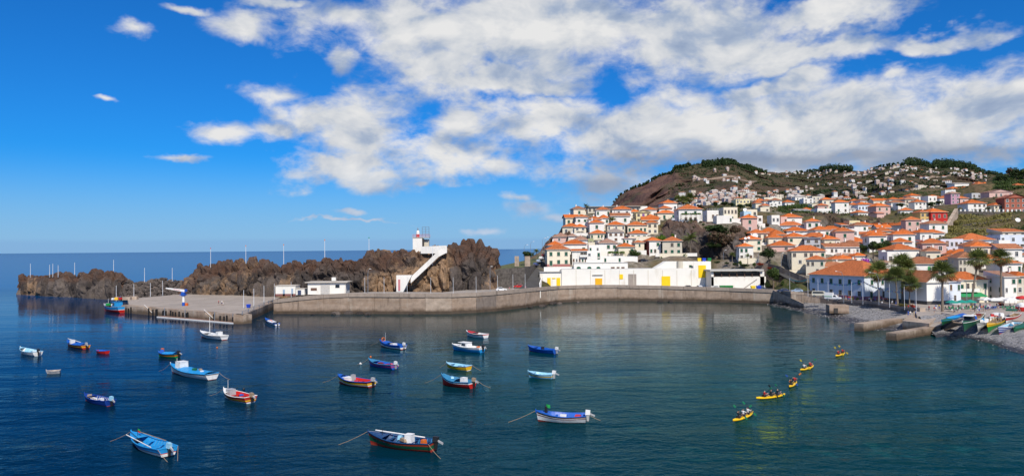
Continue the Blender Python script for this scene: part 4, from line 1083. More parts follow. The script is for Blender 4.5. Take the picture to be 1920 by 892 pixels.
def roof_mesh(kind, w, d, h, oh, name, mt, trim):
    """local: front at y=0, centre x=0, eave level z=0; UV in metres along eave and slope"""
    V, F, UV, MI = [], [], [], []
    def add(pts, mi=0):
        i = len(V); V.extend(pts); F.append(tuple(range(i, i + len(pts)))); MI.append(mi)
        a, b = Vector(pts[0]), Vector(pts[1]); e = (b - a); e = e.normalized() if e.length > 1e-6 else Vector((1, 0, 0))
        n = None
        for k in range(2, len(pts)):
            n = (b - a).cross(Vector(pts[k]) - a)
            if n.length > 1e-6: break
        n.normalize(); u = n.cross(e)
        for p in pts:
            q = Vector(p) - a; UV.append((q.dot(e) + a.x, q.dot(u)))
    x0, x1, y0, y1 = -w / 2 - oh, w / 2 + oh, -oh, d + oh
    th = .16
    if kind == 'h':
        W, D = x1 - x0, y1 - y0
        if W >= D: r0, r1 = (x0 + D / 2, d / 2, h), (x1 - D / 2, d / 2, h)
        else: r0, r1 = (0, y0 + W / 2, h), (0, y1 - W / 2, h)
        if W >= D:
            add([(x0, y0, 0), (x1, y0, 0), r1, r0]); add([(x1, y1, 0), (x0, y1, 0), r0, r1]); add([(x1, y0, 0), (x1, y1, 0), r1]); add([(x0, y1, 0), (x0, y0, 0), r0])
        else:
            add([(x0, y0, 0), (x1, y0, 0), r0]); add([(x1, y1, 0), (x0, y1, 0), r1]); add([(x1, y0, 0), (x1, y1, 0), r1, r0]); add([(x0, y1, 0), (x0, y0, 0), r0, r1])
    elif kind == 'g':
        add([(x0, y0, 0), (x1, y0, 0), (x1, d / 2, h), (x0, d / 2, h)]); add([(x1, y1, 0), (x0, y1, 0), (x0, d / 2, h), (x1, d / 2, h)])
        add([(x1 - oh, 0, 0), (x1 - oh, d, 0), (x1 - oh, d / 2, h - .05)], 1); add([(x0 + oh, d, 0), (x0 + oh, 0, 0), (x0 + oh, d / 2, h - .05)], 1)
    elif kind == 'G':
        add([(x1, y0, 0), (x1, y1, 0), (0, y1, h), (0, y0, h)]); add([(x0, y1, 0), (x0, y0, 0), (0, y0, h), (0, y1, h)])
        add([(x0 + oh, -.0, 0), (x1 - oh, -.0, 0), (0, -.0, h - .05)], 1); add([(x1 - oh, d, 0), (x0 + oh, d, 0), (0, d, h - .05)], 1)
    elif kind == 's':
        add([(x0, y0, 0), (x1, y0, 0), (x1, y1, h), (x0, y1, h)]); add([(x1, y1, 0), (x1, y1, h), (x1, y0, 0)], 1); add([(x0, y1, h), (x0, y1, 0), (x0, y0, 0)], 1); add([(x0, y1, h), (x1, y1, h), (x1, y1, 0), (x0, y1, 0)], 1)
    else:
        h = .25
        add([(x0, y0, h), (x1, y0, h), (x1, y1, h), (x0, y1, h)])
        th = .25
    # eave board
    ring = [(x0, y0), (x1, y0), (x1, y1), (x0, y1)]; zt = h if kind in 'ft' else 0.0
    for k in range(4):
        a, b = ring[k], ring[(k + 1) % 4]
        add([(a[0], a[1], zt - th - .02), (b[0], b[1], zt - th - .02), (b[0], b[1], zt - .001), (a[0], a[1], zt - .001)], 1)
    add([(x0, y1, zt - th - .02), (x1, y1, zt - th - .02), (x1, y0, zt - th - .02), (x0, y0, zt - th - .02)], 1)
    me = bpy.data.meshes.new(name); me.from_pydata(V, [], F)
    me.materials.append(mt); me.materials.append(trim)
    me.polygons.foreach_set('material_index', MI)
    ul = me.uv_layers.new(name='UVMap'); ul.data.foreach_set('uv', [c for p in UV for c in p])
    me.update()
    return me

HN = 0
def house(px0, px1, pe, pb, Y, rot, dep, kind, ptop, rc, wc, wins, label, ex):
    rz = R(rot)
    c = aty((px0 + px1) / 2, pb, Y); w = (px1 - px0) / FPX * Y / math.cos(rz)
    if rot: w = max(w - dep * abs(math.sin(rz)) * .75, w * .6)
    ze = aty((px0 + px1) / 2, pe, Y).z; zr = aty((px0 + px1) / 2, ptop, Y + dep / 2).z
    H = ze - c.z; rh = max(.35, zr - ze)
    if kind == 'h': rh = min(max(rh, .25 * min(w, dep)), .45 * min(w, dep) + .2)
    return house_w(c, rz, w, dep, H, kind, rh, rc, wc, wins, label, ex)
def house_w(c, rz, w, dep, H, kind, rh, rc, wc, wins, label, ex=''):
    global HN; HN += 1
    rot = math.degrees(rz); Y = c[1]; c = Vector(c)
    r = random.Random(HN)
    nm = 'apartment_block' if 'block' in label or 'apartment' in label else ('shed' if 'shed' in label else ('barn' if 'barn' in label and 'beside' not in label else 'house'))
    root = thing(nm, label, {'house': 'house', 'shed': 'shed', 'barn': 'barn'}.get(nm, 'building'), (c.x, c.y, c.z), rz, 'houses of the town')
    wm = wallmat(wc); bdep = 6.0 if Y < 500 else 9.0
    mb = MB(); mb.box((0, dep / 2, -bdep), (w, dep, H + bdep)); 
    if kind == 'f':
        pt = .5
        for (cx, cy, sx, sy) in ((0, .1, w, .2), (0, dep - .1, w, .2), (-w / 2 + .1, dep / 2, .2, dep - .4), (w / 2 - .1, dep / 2, .2, dep - .4)): mb.box((cx, cy, H), (sx, sy, pt))
    wo = mb.build('wall', wm, root)
    oh = .6 if kind != 'f' else -.3
    if kind == 't': oh = 1.2
    trim = wm if kind in 'gGs' else SURR
    ro = obj('roof', roof_mesh(kind, w, dep, rh, oh, 'roof', roofmat(rc, r.randrange(4) if rc in 'ob' else 0), trim), root, (0, 0, H + .18))
    if kind in 'hg' and r.random() < .55 and Y < 450:
        mb = MB(); mb.box((0, 0, 0), (.6, .6, 1.7)); mb.box((0, 0, 1.72), (.8, .8, .15))
        mb.build('chimney', wallmat('w'), ro, (w * r.uniform(-.3, .3), dep * .62, rh * .45))
    if kind == 'h' and Y < 330:      # ridge caps
        pass
    rows = wins.split('/')
    nr = len(rows); st = H / nr
    for ri, row in enumerate(rows):
        n = len(row); zb = H - (ri + 1) * st
        cw = w / n; wd = min(1.5, cw * .62); ht = min(1.9, st * .56)
        for k, ch in enumerate(row):
            if ch == '.': continue
            x = -w / 2 + (k + .5) * cw
            z = zb + (st - ht) * .45
            if ch in 'D': z = zb + .05; ht2 = min(1.7, st * .58)
            if ch == 'B':
                bw = min(cw * .92, 4.2)
                o = put_window(root, 'B', x, zb + .25, wd, min(1.7, st * .6), 0, w, dep, sw=bw)
                mb = MB(); mb.box((0, -.55, 0), (bw + .3, 1.1, .15)); mb.box((0, -1.05, .15), (bw + .3, .1, .75)); mb.box((-bw / 2 - .1, -.55, .15), (.1, 1.0, .75)); mb.box((bw / 2 + .1, -.55, .15), (.1, 1.0, .75))
                mb.build('balcony', wm, root, (x, 0, zb + .1)); continue
            put_window(root, ch, x, z, wd, ht if ch != 'D' else ht2, 0, w, dep)
        # windows on the sides that the turn or the place brings into view
        if Y < 460 and kind != 't':
            side = 2 if (rot < -5) else 1
            vis = abs(rot) > 4 or (c.x / Y > .0)
            sk = 'g' if 'g' in wins or 'D' in wins else 'd'
            side2 = 2 if c.x > 0 and rot > -30 and rot <= 5 else side
            for j in range(int(dep // 4)):
                if r.random() < .6: put_window(root, sk, dep * (j + .5) / (dep // 4), zb + (st - ht) * .45, min(1.05, wd), ht, side2, w, dep)
    if 'plinth' in ex:
        mb = MB(); mb.box((0, dep / 2, -.4), (w + .06, dep + .06, .4 + .75)); mb.build('plinth', mat('pink_plinth', (.42, .17, .15), .85, .1), root)
    if 'redside' in ex:
        mb = MB(); mb.box((-w / 2 - .03, dep / 2, -3), (.05, dep * .98, H + 2.8)); mb.build('side_cladding', mat('maroon_plaster', (.25, .06, .05), .8, .15), root)
    if 'course' in ex:
        mb = MB(); mb.box((0, -.25, H * .5), (w + .5, .5, .18)); mb.build('tiled_course', roofmat('o'), root)
    if 'rail' in ex:
        mb = MB()
        for k in range(7): mb.box((-w / 2 + w * k / 6, .1, H + .5), (.06, .06, .9))
        mb.box((0, .1, H + 1.38), (w, .08, .06)); mb.build('roof_railing', POLEW, root)
    if 'pinkbase' in ex:
        mb = MB(); mb.box((0, dep / 2, -3), (w + .06, dep + .06, 3 + H * .45)); mb.build('pink_lower_wall', wallmat('p'), root)
    return root
for h in HOUSES: house(*h)
def infill():
    """more houses packed between the others"""
    r = random.Random(33); C = [(aty((h[0] + h[1]) / 2, h[3], h[4]), (h[1] - h[0]) / FPX * h[4], h[12]) for h in HOUSES]
    CN = {'w': 'white', 'c': 'cream', 'p': 'pinkish', 'e': 'beige', 'y': 'yellowish'}; RN2 = {'o': 'orange', 'b': 'brown', 'p': 'faded'}
    zones = [(1068, 1236, 345, 425, 14), (1405, 1480, 322, 372, 8), (1480, 1660, 318, 430, 30), (1660, 1760, 300, 400, 12), (1770, 1900, 268, 316, 8), (1600, 1790, 470, 600, 14), (1420, 1640, 480, 640, 12)]
    used = set()
    for a0, a1, y0, y1, n in zones:
        k = t = 0
        while k < n and t < 900:
            t += 1; px, Y = r.uniform(a0, a1), r.uniform(y0, y1); x = (px - 960) / FPX * Y; w = r.uniform(6.5, 11)
            d = [(math.hypot(x - c.x, (Y - c.y) * .9) - (w + cw) * .5, i) for i, (c, cw, l) in enumerate(C)]; m = min(d)
            if m[0] < 1.2: continue
            if 443 < Y < 482 and px < 1660: continue
            c, cw, l = C[m[1]]; wc = r.choice('wwwwcp'); rc = r.choice('ooob'); wn = r.choice(['gg', 'g.g', 'dd', '.g.d', 'kd', 'g/d', 'gg/dk', 'dd/gg', '.g/gk'])
            rel = ('right of' if x > c.x else 'left of') if abs(x - c.x) > abs(Y - c.y) * .6 else ('behind' if Y > c.y else 'in front of')
            lab = '%s %s roofed house %s the %s' % (CN[wc], RN2[rc], rel, ' '.join(l.replace(',', '').split()[:9]))
            if lab in used or len(lab.split()) > 16: continue
            used.add(lab); z = float(ground_z([x], [Y])[0]); H = r.uniform(3.0, 3.6) * len(wn.split('/')) + .4; dp = r.uniform(6.5, 9)
            house_w(Vector((x, Y, z)), R(r.uniform(-16, 12)), w, dp, H, r.choice('hhhhgf'), .27 * min(w, dp), rc, wc, wn, lab); C.append((Vector((x, Y, z)), w, lab)); k += 1
infill()
# ------------------------------------------------------------------ promenade, square, beach
STONES = mat('beach_shingle', (0.20, 0.19, 0.195), .95, .35, 2.5, 1.0, 3.5, .15, grime=((0.10, 0.095, 0.09), .6), gscale=.25)
WETST = mat('wet_shingle', (0.055, 0.05, 0.048), .55, .35, 2.5, 1.0, 3.0, .4)
SQUARE = mat('square_paving', (0.36, 0.31, 0.27), .9, .1, .2, .2, 3, .2, grime=((0.22, 0.17, 0.14), .5), gscale=.12)
BR = path_resample(BP, 7.0)
def promenade():
    root = thing('beach_wall', 'dark grey concrete wall with parapet between promenade and shingle beach', 'sea wall')
    wall_run(root, BR, 0.0, mats=(CONC3, PARA), cap_h=.9, lip=.15, thick=.5)
    nn = path_normals(BR); V = []; w = [.4, 6, 12, 20]
    for k in range(len(BR)):
        for q in [j * (1 if k < len(BR) - 4 else .45) for j in w]: V.append((BR[k][0] + nn[k][0] * q, BR[k][1] + nn[k][1] * q, BR[k][2] - .8 + .02 * q))
    structure(obj('promenade_road', np_mesh('promenade_road', np.array(V), len(BR), len(w), ASPH, smooth=False)))
    # pale wall pillar at its right end
    b = BR[-1]; mb = MB(); mb.box((b[0] + .6, b[1] - .4, 1.0), (1.6, 1.6, b[2] - .6)); mb.build('end_pillar', CONC2, root)
    # small square concrete block house on the beach
    p = atz(1570, 581, 1.7); mb = MB()
    mb.hexa([(p.x - 3.2, p.y - 1.6, .8), (p.x + 2.6, p.y - 2.4, .8), (p.x + 3.4, p.y + 2, .8), (p.x - 2.6, p.y + 2.4, .8), (p.x - 3.2, p.y - 1.6, 3.4), (p.x + 2.6, p.y - 2.4, 3.4), (p.x + 3.4, p.y + 2, 3.4), (p.x - 2.6, p.y + 2.4, 3.4)])
    t = thing('outfall_block', 'square weathered concrete block standing on the shingle beach', 'concrete block')
    mb.build('block', CONC, t); mb = MB(); mb.box((p.x - 1.3, p.y - 1.93, .9), (1.2, .2, 1.6)); mb.build('dark_opening', DARKIN, t)
    # concrete ramp at the left end of the wall
    a = atz(1448, 569, 0); b = atz(1505, 572, 1.6); mb = MB()
    za = BP[0][2] - .2
    mb.hexa([(a.x, a.y - .5, -.8), (b.x, b.y - 1.0, .8), (b.x + 1, b.y + 1.5, .8), (a.x + 1, a.y + 2.5, -.8), (a.x, a.y - .5, za), (b.x, b.y - 1.0, 2.2), (b.x + 1, b.y + 1.5, 2.2), (a.x + 1, a.y + 2.5, za)])
    o = tag(mb.build('beach_ramp', CONC2), 'sloping concrete ramp that leads from the quay down to the beach', 'ramp')
    # square
    poly = [atz(a, b, 3.2) for a, b in ((1720, 592), (1765, 586), (1800, 592), (1850, 596), (1935, 604), (1990, 606))] + [Vector((230, 118, 0)), Vector((330, 100, 0)), Vector((330, 200, 0))] + [atz(a, b, 3.2) for a, b in ((2100, 556), (1850, 553), (1735, 560), (1705, 566))]
    mb = MB(); mb.prism([(q.x, q.y) for q in poly], -1.0, 3.2); structure(mb.build('square', SQUARE))
    poly = [atz(a, b, 2.6) for a, b in ((1692, 601), (1742, 606), (1762, 590), (1728, 586), (1704, 592))]
    mb = MB(); mb.prism([(q.x, q.y) for q in poly], -1.0, 2.6); tag(mb.build('landing', CONC2), 'concrete landing between beach wall and upper jetty', 'landing')
promenade()

BEACH = []
def beach_strip(name, up, lo, rows, seed):
    """up, lo: world points; a stony slope between"""
    U = path_resample([tuple(p) for p in up], 1.0); n = len(U)
    L = np.array([tuple(p) for p in lo]); d = np.r_[0, np.cumsum(np.hypot(np.diff(L[:, 0]), np.diff(L[:, 1])))]; u = np.linspace(0, d[-1], n)
    L = np.stack([np.interp(u, d, L[:, k]) for k in range(3)], 1)
    V = []
    for t in np.linspace(0, 1.18, rows):
        Q = U + (L - U) * t
        z = U[:, 2] + (L[:, 2] - U[:, 2]) * (t ** 1.15)
        Q[:, 2] = z; V.append(Q)
    V = np.concatenate(V); V[:, 2] += fbm(V * np.array([.35, .35, 0]), 4, seed) * .30 + fbm(V * np.array([1.5, 1.5, 0]), 2, seed) * .10
    me = np_mesh(name, V, rows, n, STONES, smooth=True, flip=True)
    mt = bpy.data.materials.new('shingle_wet_to_dry'); mt.use_nodes = True; t = mt.node_tree; N = NT(t); b = t.nodes['Principled BSDF']
    g = N.n('ShaderNodeNewGeometry').outputs['Position']; z = N.n('ShaderNodeSeparateXYZ', inp={0: g}).outputs[2]
    vo = N.n('ShaderNodeTexVoronoi', inp={'Vector': g, 'Scale': 2.6})
    tone = N.mix(N.n('ShaderNodeSeparateColor', inp={0: vo.outputs['Color']}).outputs[0], (0.13, 0.125, 0.125), (0.34, 0.325, 0.32))
    wet = N.mapr(N.math('ADD', z, N.math('MULTIPLY', N.math('SUBTRACT', N.noise(g, .3, 4), .5), .9)), .35, .75, 1, 0)
    t.links.new(N.mix(wet, tone, (0.04, 0.036, 0.034)), b.inputs['Base Color'])
    t.links.new(N.mapr(wet, 0, 1, .9, .4), b.inputs['Roughness'])
    bp = N.n('ShaderNodeBump', inp={'Strength': 1.0, 'Distance': .2, 'Height': vo.outputs['Distance']}); bp.invert = True
    t.links.new(bp.outputs[0], b.inputs['Normal'])
    me.materials.clear(); me.materials.append(mt)
    structure(obj(name, me)); BEACH.append(V)
up = [Vector((b[0] - .2, b[1] - .1, 1.7)) for b in BP[1:]]
lo = [atz(a, b, 0) for a, b in ((1440, 570.5), (1480, 578), (1520, 587), (1560, 597), (1600, 608), (1640, 617), (1690, 622))]
beach_strip('shingle_beach', up, lo, 26, 3)
up = [atz(a, b, 3.1) for a, b in ((1722, 592), (1765, 588), (1800, 593), (1850, 597), (1935, 606), (1990, 608))] + [Vector((230, 119, 3.1)), Vector((330, 101, 3.1))]
lo = [atz(a, b, 0) for a, b in ((1755, 632), (1790, 629), (1820, 634), (1860, 645), (1930, 668), (1990, 690))] + [Vector((150, 92, 0)), Vector((320, 60, 0))]
beach_strip('shingle_beach', up, lo, 34, 4)
def beach_z(x, y):
    best = None
    for V in BEACH:
        d = (V[:, 0] - x) ** 2 + (V[:, 1] - y) ** 2; k = d.argmin()
        if best is None or d[k] < best[0]: best = (d[k], V[k, 2])
    return float(best[1])
def pebbles():
    r = random.Random(8); mb = MB()
    for V in BEACH:
        for k in range(2600):
            p = V[r.randrange(len(V))]
            if p[2] < -.1: continue
            s = r.uniform(.08, .20); x, y, z = p[0] + r.uniform(-.7, .7), p[1] + r.uniform(-.5, .5), p[2] + s * .25
            i = len(mb.v); a = r.random() * 3
            mb.v += [(x + s * math.cos(a + q * 1.571) * (1.3 if q % 2 else .9), y + s * math.sin(a + q * 1.571), z) for q in range(4)] + [(x, y, z + s * .55), (x, y, z - s * .5)]
            for q in range(4): mb.f += [(i + q, i + (q + 1) % 4, i + 4), (i + (q + 1) % 4, i + q, i + 5)]; mb.m += [k % 3, k % 3]
    o = mb.build('pebbles', [mat('grey_pebble', (.27, .26, .26), .9, .2), mat('dark_pebble', (.11, .105, .10), .9, .2), mat('pale_pebble', (.40, .385, .37), .9, .2)])
    o['label'] = 'grey and pale pebbles scattered over the shingle beach'; o['category'] = 'pebbles'; stuff(o)
pebbles()

def slipways():
    def pier_bar(name, pts, width, label):
        root = thing(name, label, 'jetty')
        for k in range(len(pts) - 1):
            a, b = Vector(pts[k]), Vector(pts[k + 1]); d = (b - a); d.z = 0; n = Vector((-d.y, d.x, 0)).normalized() * width
            if n.y < 0: n = -n
            g = d.normalized() * .03
            mb = MB(); A, B = a + g, b - g
            mb.hexa([(A.x, A.y, -1), (B.x, B.y, -1), (B.x + n.x, B.y + n.y, -1), (A.x + n.x, A.y + n.y, -1), (A.x, A.y, A.z), (B.x, B.y, B.z), (B.x + n.x, B.y + n.y, B.z), (A.x + n.x, A.y + n.y, A.z)])
            mb.build('jetty_section', [CONC2, CONC, PAVE][k % 3], root)
            mb = MB(); mb.hexa([(A.x, A.y - .1, -1), (B.x, B.y - .1, -1), (B.x, B.y, -1), (A.x, A.y, -1), (A.x, A.y - .08, .35), (B.x, B.y - .08, .35), (B.x, B.y, .35), (A.x, A.y, .35)]); mb.build('wet_foot', WETC, root)
        return root
    q = lambda px, py, z: (lambda p: (p.x, p.y, z))(atz(px, py, 0))
    pier_bar('jetty', [q(1619, 621.5, 2.0), q(1655, 616, 2.0), q(1692, 611, 2.05), q(1735, 603.5, 2.9), q(1790, 594, 3.3)], 2.4, 'upper concrete jetty of the boat slip, running out from the square')
    t = pier_bar('jetty', [q(1681, 638.5, 1.7), q(1718, 632, 1.7), q(1756, 626, 1.8), q(1800, 617.5, 2.9)], 2.4, 'lower concrete jetty of the boat slip, nearest the viewer')
    RA, RB, RC, RD = atz(1688, 622, -.4), atz(1745, 627, -.4), atz(1815, 606, 2.9), atz(1770, 600, 2.9)
    # black timber rungs on the slip
    for k in range(9):
        u = .30 + k * .075; A_, B_ = RA.lerp(RD, u), RB.lerp(RC, u); mb = MB(); A_, B_ = A_.lerp(B_, .3), A_.lerp(B_, .95); n_ = Vector((0, 0, .06)); w_ = (RD - RA).normalized() * .3
        mb.hexa([A_ - w_ - n_, B_ - w_ - n_, B_ + w_ - n_, A_ + w_ - n_, A_ - w_ + n_, B_ - w_ + n_, B_ + w_ + n_, A_ + w_ + n_]); mb.build('slip_rung', BLACK, t)
    a, b, c, d = RA, RB, RC, RD
    mb = MB(); P = [[(a.lerp(d, i / 8)).lerp(b.lerp(c, i / 8), j / 3) for j in range(4)] for i in range(9)]; mb.grid(P, flip=True)
    structure(mb.build('boat_slip', CONC))
slipways()

# ------------------------------------------------------------------ warehouse and quay buildings
YEL = mat('yellow_door_paint', (0.86, 0.58, 0.008), .5, .08, .8)
AMB = mat('amber_door_paint', (0.80, 0.42, 0.01), .5, .08, .8)
WHB = mat('warehouse_white', (0.82, 0.79, 0.72), .8, .04, .3, .15, 5, .2, grime=((0.56, 0.48, 0.37), .6), gscale=.3)
FLATR = mat('flat_roof_felt', (0.42, 0.41, 0.40), .9, .15, .4)
def slab_px(root, name, px0, px1, py0, py1, Y, mt, d=.12):
    """a thin panel standing on a wall at distance Y"""
    a, b = aty(px0, py1, Y), aty(px1, py0, Y); mb = MB()
    mb.hexa([(a.x, Y - d, a.z), (b.x, Y - d, a.z), (b.x, Y + .02, a.z), (a.x, Y + .02, a.z), (a.x, Y - d, b.z), (b.x, Y - d, b.z), (b.x, Y + .02, b.z), (a.x, Y + .02, b.z)])
    return mb.build(name, mt, root)
def vol_px(root, name, px0, px1, py0, Y, dep, z0, mt):
    a, b = aty(px0, py0, Y), aty(px1, py0, Y); mb = MB(); mb.box(((a.x + b.x) / 2, Y + dep / 2, z0), (b.x - a.x, dep, a.z - z0)); return mb.build(name, mt, root)
def warehouse():
    Y = 312
    root = thing('warehouse', 'long white quayside warehouse with bright yellow doors', 'warehouse')
    vol_px(root, 'wall', 1053, 1322, 505, Y, 9, 4, WHB); vol_px(root, 'roof', 1054, 1321, 504.6, Y + .4, 8.2, 12.7, FLATR)
    w2 = vol_px(root, 'left_wing', 1012, 1052.7, 510, Y + .6, 8, 4, WHB); 
    slab_px(root, 'wing_roof', 1011.5, 1053, 508.6, 510, Y + .5, FLATR, .5)
    vol_px(root, 'upper_storey', 1076, 1177, 492.5, Y + 6, 5, 9, WHB)
    slab_px(root, 'roof_edge', 1075, 1178, 491.7, 492.6, Y + 5.9, SURR, .3)
    a, b, c, d = aty(1224, 505, Y + 2), aty(1249, 490, Y + 2), aty(1333, 490, Y + 2), aty(1333, 505, Y + 2)
    mb = MB(); n = 4; F = [a, b, c, d]
    mb.v = [(p.x, Y + 2, p.z) for p in F] + [(p.x, Y + 8, p.z) for p in F]
    mb.f = [(3, 2, 1, 0), (4, 5, 6, 7)] + [(k, (k + 1) % 4, (k + 1) % 4 + 4, k + 4) for k in range(4)]; mb.m = [0] * 6
    mb.build('sloping_upper_wall', WHB, root)
    vol_px(root, 'right_wing', 1322.4, 1333, 490, Y + .3, 8, 4, WHB); slab_px(root, 'yellow_door_wall', 1300, 1323, 490.3, 506, Y + .28, WHB, .25)
    mb = MB(); p = aty(1275.5, 505, Y + 1.0); mb.ring_tube([(p.x, Y + 1.6, p.z - 1), (p.x, Y + 1.6, p.z + 3.5)], 1.25, 12); mb.build('stair_tower', wallmat('e'), root)
    for (x0, x1, y0, y1, m, yy) in [(1026, 1032.5, 520.5, 535.5, YEL, Y + .6), (1043.5, 1050.5, 520.5, 535.5, YEL, Y + .6), (1035, 1041.5, 520.5, 522.5, YEL, Y + .6), (1116, 1129, 521.5, 536, AMB, Y), (1161.5, 1168, 514, 523, YEL, Y), (1240.5, 1256.5, 517.5, 536, YEL, Y), (1309.5, 1323.5, 497, 520.5, YEL, Y)]:
        slab_px(root, 'yellow_door', x0, x1, y0, y1, yy if x0 < 1300 else Y + .02, m, .16)
    slab_px(root, 'garage_recess', 1178, 1193, 513.5, 535.5, Y, mat('grey_brown_shutter', (.33, .28, .24), .8, .12), .05)
    slab_px(root, 'ledge', 1111, 1130, 514.3, 515.4, Y, SURR, .5)
    for px, ww in [(1085, 8), (1105, 8), (1122, 7.5)]:
        o = obj('window', WM['arch'], root); p = aty(px, 504.3, Y + 6); o.location = (p.x, Y + 5.99, p.z); o.scale = (ww / FPX * Y, 1, 1.1)
    for px, ww in [(1149, 8), (1159, 6), (1168, 7)]:
        o = obj('window', WM['brown'], root); p = aty(px, 504.3, Y + 6); o.location = (p.x, Y + 5.99, p.z); o.scale = (ww / FPX * Y, 1, 1.0)
    o = obj('window', WM['green'], root); p = aty(1294.5, 501, Y + 2); o.location = (p.x, Y + 1.99, p.z); o.scale = (1.3, 1, 1.0)
    for k in range(9):      # expansion joints and rain pipes
        px = 1080 + k * 27; slab_px(root, 'rain_pipe', px, px + .5, 506, 535, Y, wallmat('e'), .1)
    # stone retaining wall behind it, carrying the lower street
    root = thing('street_wall', 'dark stone retaining wall above the white warehouse carrying a street', 'retaining wall')
    pts = [(1062, 494, 329), (1120, 493, 329), (1180, 492.5, 329), (1215, 490, 333), (1235, 482.5, 336), (1307, 481, 336)]
    for (a, b, y), (a2, b2, y2) in zip(pts, pts[1:]):
        p, q = aty(a, b, y), aty(a2, b2, y2); mb = MB()
        mb.hexa([(p.x, p.y - .4, 4), (q.x, q.y - .4, 4), (q.x, q.y + 1, 4), (p.x, p.y + 1, 4), (p.x, p.y, p.z + .2), (q.x, q.y, q.z + .2), (q.x, q.y + 1, q.z + .2), (p.x, p.y + 1, p.z + .2)])
        mb.build('masonry_section', STONEW, root)
    p, q = aty(1229, 475, 335.5), aty(1307, 475.5, 335.5); mb = MB(); mb.box(((p.x + q.x) / 2, 335.6, p.z - 1.5), (q.x - p.x, .35, 1.5))
    tag(mb.build('terrace_parapet', wallmat('w')), 'long white parapet wall on top of the stone retaining wall', 'parapet wall')
    # street behind
    p = [aty(a, b, y) for a, b, y in ((1066, 493.6, 329.5), (1180, 492.2, 329.5), (1214, 489.6, 333.5), (1222, 486, 338), (1175, 490.5, 336), (1066, 491.5, 335))]
    mb = MB(); mb.prism([(v.x, v.y) for v in p], [v.z - .4 for v in p], [v.z + .12 for v in p]); structure(mb.build('upper_street', ASPH))
    # second building with a dark window band
    Y2 = 303
    root = thing('fish_market', 'white quay building with a dark window band under a flat roof', 'building')
    vol_px(root, 'wall', 1333.5, 1436, 519, Y2, 9, 3.5, WHB)
    vol_px(root, 'pier_wall', 1333.5, 1338, 509, Y2, 9, 6, WHB); vol_px(root, 'end_wall', 1425, 1433, 509, Y2, 9, 6, WHB)
    slab_px(root, 'dark_band', 1338, 1425, 511.5, 519.5, Y2 + .8, DARKIN, .1)
    for k in range(7): slab_px(root, 'band_post', 1338 + k * 14.3, 1339.2 + k * 14.3, 511, 519.5, Y2 + .3, BROWN, .3)
    vol_px(root, 'back_wall', 1336, 1428, 510, Y2 + 3, 5, 6, wallmat('e'))
    p, q = aty(1331, 508.5, Y2 - 1), aty(1432, 508.5, Y2 - 1); mb = MB(); mb.box(((p.x + q.x) / 2, Y2 + 4, p.z), (q.x - p.x, 10.5, .6)); mb.build('roof', mat('roof_slab', (.50, .48, .44), .9, .1), root)
    p, q = aty(1394, 541, Y2 - .5), aty(1420, 523, Y2 - .5); mb = MB(); mb.ring_tube([(p.x, Y2 - .3, p.z), (q.x, Y2 - .3, q.z)], .08, 5); mb.build('hand_rail', BROWN, root)
warehouse()

def special_houses():
    a = atz(1621, 560, 3.6); b = atz(1518, 544.5, 5.2); mid = (a + b) / 2; d = (a - b); d.z = 0; L = d.length; rz = math.atan2(d.y, d.x)
    base = Vector((mid.x, mid.y, 3.4)); dep = 19.0
    r = house_w(base, rz, L, dep, 7.9, 'h', 5.2, 'o', 'b', 'gggggg/k.kkkk', 'long bluish white waterfront building under a large orange hip roof', '')
    r.name = 'waterfront_building'
    for k, (x, z, kd) in enumerate([(3.5, 4.9, 'green'), (8.5, 4.9, 'green'), (13.5, 4.9, 'green'), (3.2, .3, 'gdoor'), (9, .3, 'dark')]):
        o = obj('window' if z > 1 else 'door', WM[kd], r, (L / 2 + .01, x, z), math.pi / 2); o.scale = (1.3, .9, 1.9 if z > 1 else 2.4)
    mb = MB(); mb.box((0, dep / 2, -.4), (L + .08, dep + .08, 1.4)); mb.build('plinth', mat('mauve_plinth', (.36, .15, .22), .8, .1), r)
    c = atz(1738, 571, 3.2); n = Vector((.97, .25, 0)); base = c + n * 4.7
    r = house_w(base, R(14.5), 9.4, 18, 6.9, 'G', 3.6, 'b', 'w', '.', 'white barn like gabled house with brown tiled roof behind the palms', '')
    mb = MB(); mb.box((0, 9, -.4), (9.46, 18.06, 1.5)); mb.build('dark_plinth', mat('dark_plinth', (.10, .09, .085), .9, .2), r)
    base = aty(1819, 566, 240)
    r = house(1788, 1853, 525, 567.5, 239, 0, 9, 'h', 509.5, 'o', 'c', 'kDkk.g/......', 'cream house with balcony over the green awning on the square', '')
    w = 65 / FPX * 239
    mb = MB(); mb.box((-w * .14, -.6, 3.6), (w * .66, 1.3, .2)); mb.box((-w * .14, -1.2, 3.8), (w * .66, .08, .9)); mb.build('balcony', wallmat('w'), r)
    mb = MB(); mb.hexa([(-w * .45, -3.6, 2.2), (w * .3, -3.6, 2.2), (w * .3, 0, 3.2), (-w * .45, 0, 3.2), (-w * .45, -3.6, 2.3), (w * .3, -3.6, 2.3), (w * .3, 0, 3.35), (-w * .45, 0, 3.35)])
    mb.build('green_awning', mat('green_canvas', (.02, .26, .09), .8, .1), r)
    c = atz(1865, 552, 3.3); base = c + Vector((-.5, .87, 0)) * 4.4 + Vector((0, 0, 0))
    r = house_w(Vector((base.x, base.y, 3.3)), R(-60), 8.8, 6.5, 11.2, 'h', 2.4, 'o', 'l', '.b/b./..', 'tall lilac white corner house behind the right hand palms', '')
    for z in (7.6, 3.2):
        o = obj('window', WM['green'], r, (4.41, 3.2, z), math.pi / 2); o.scale = (1.4, .9, 1.9)
    tgt = [(0, 0)]
special_houses()

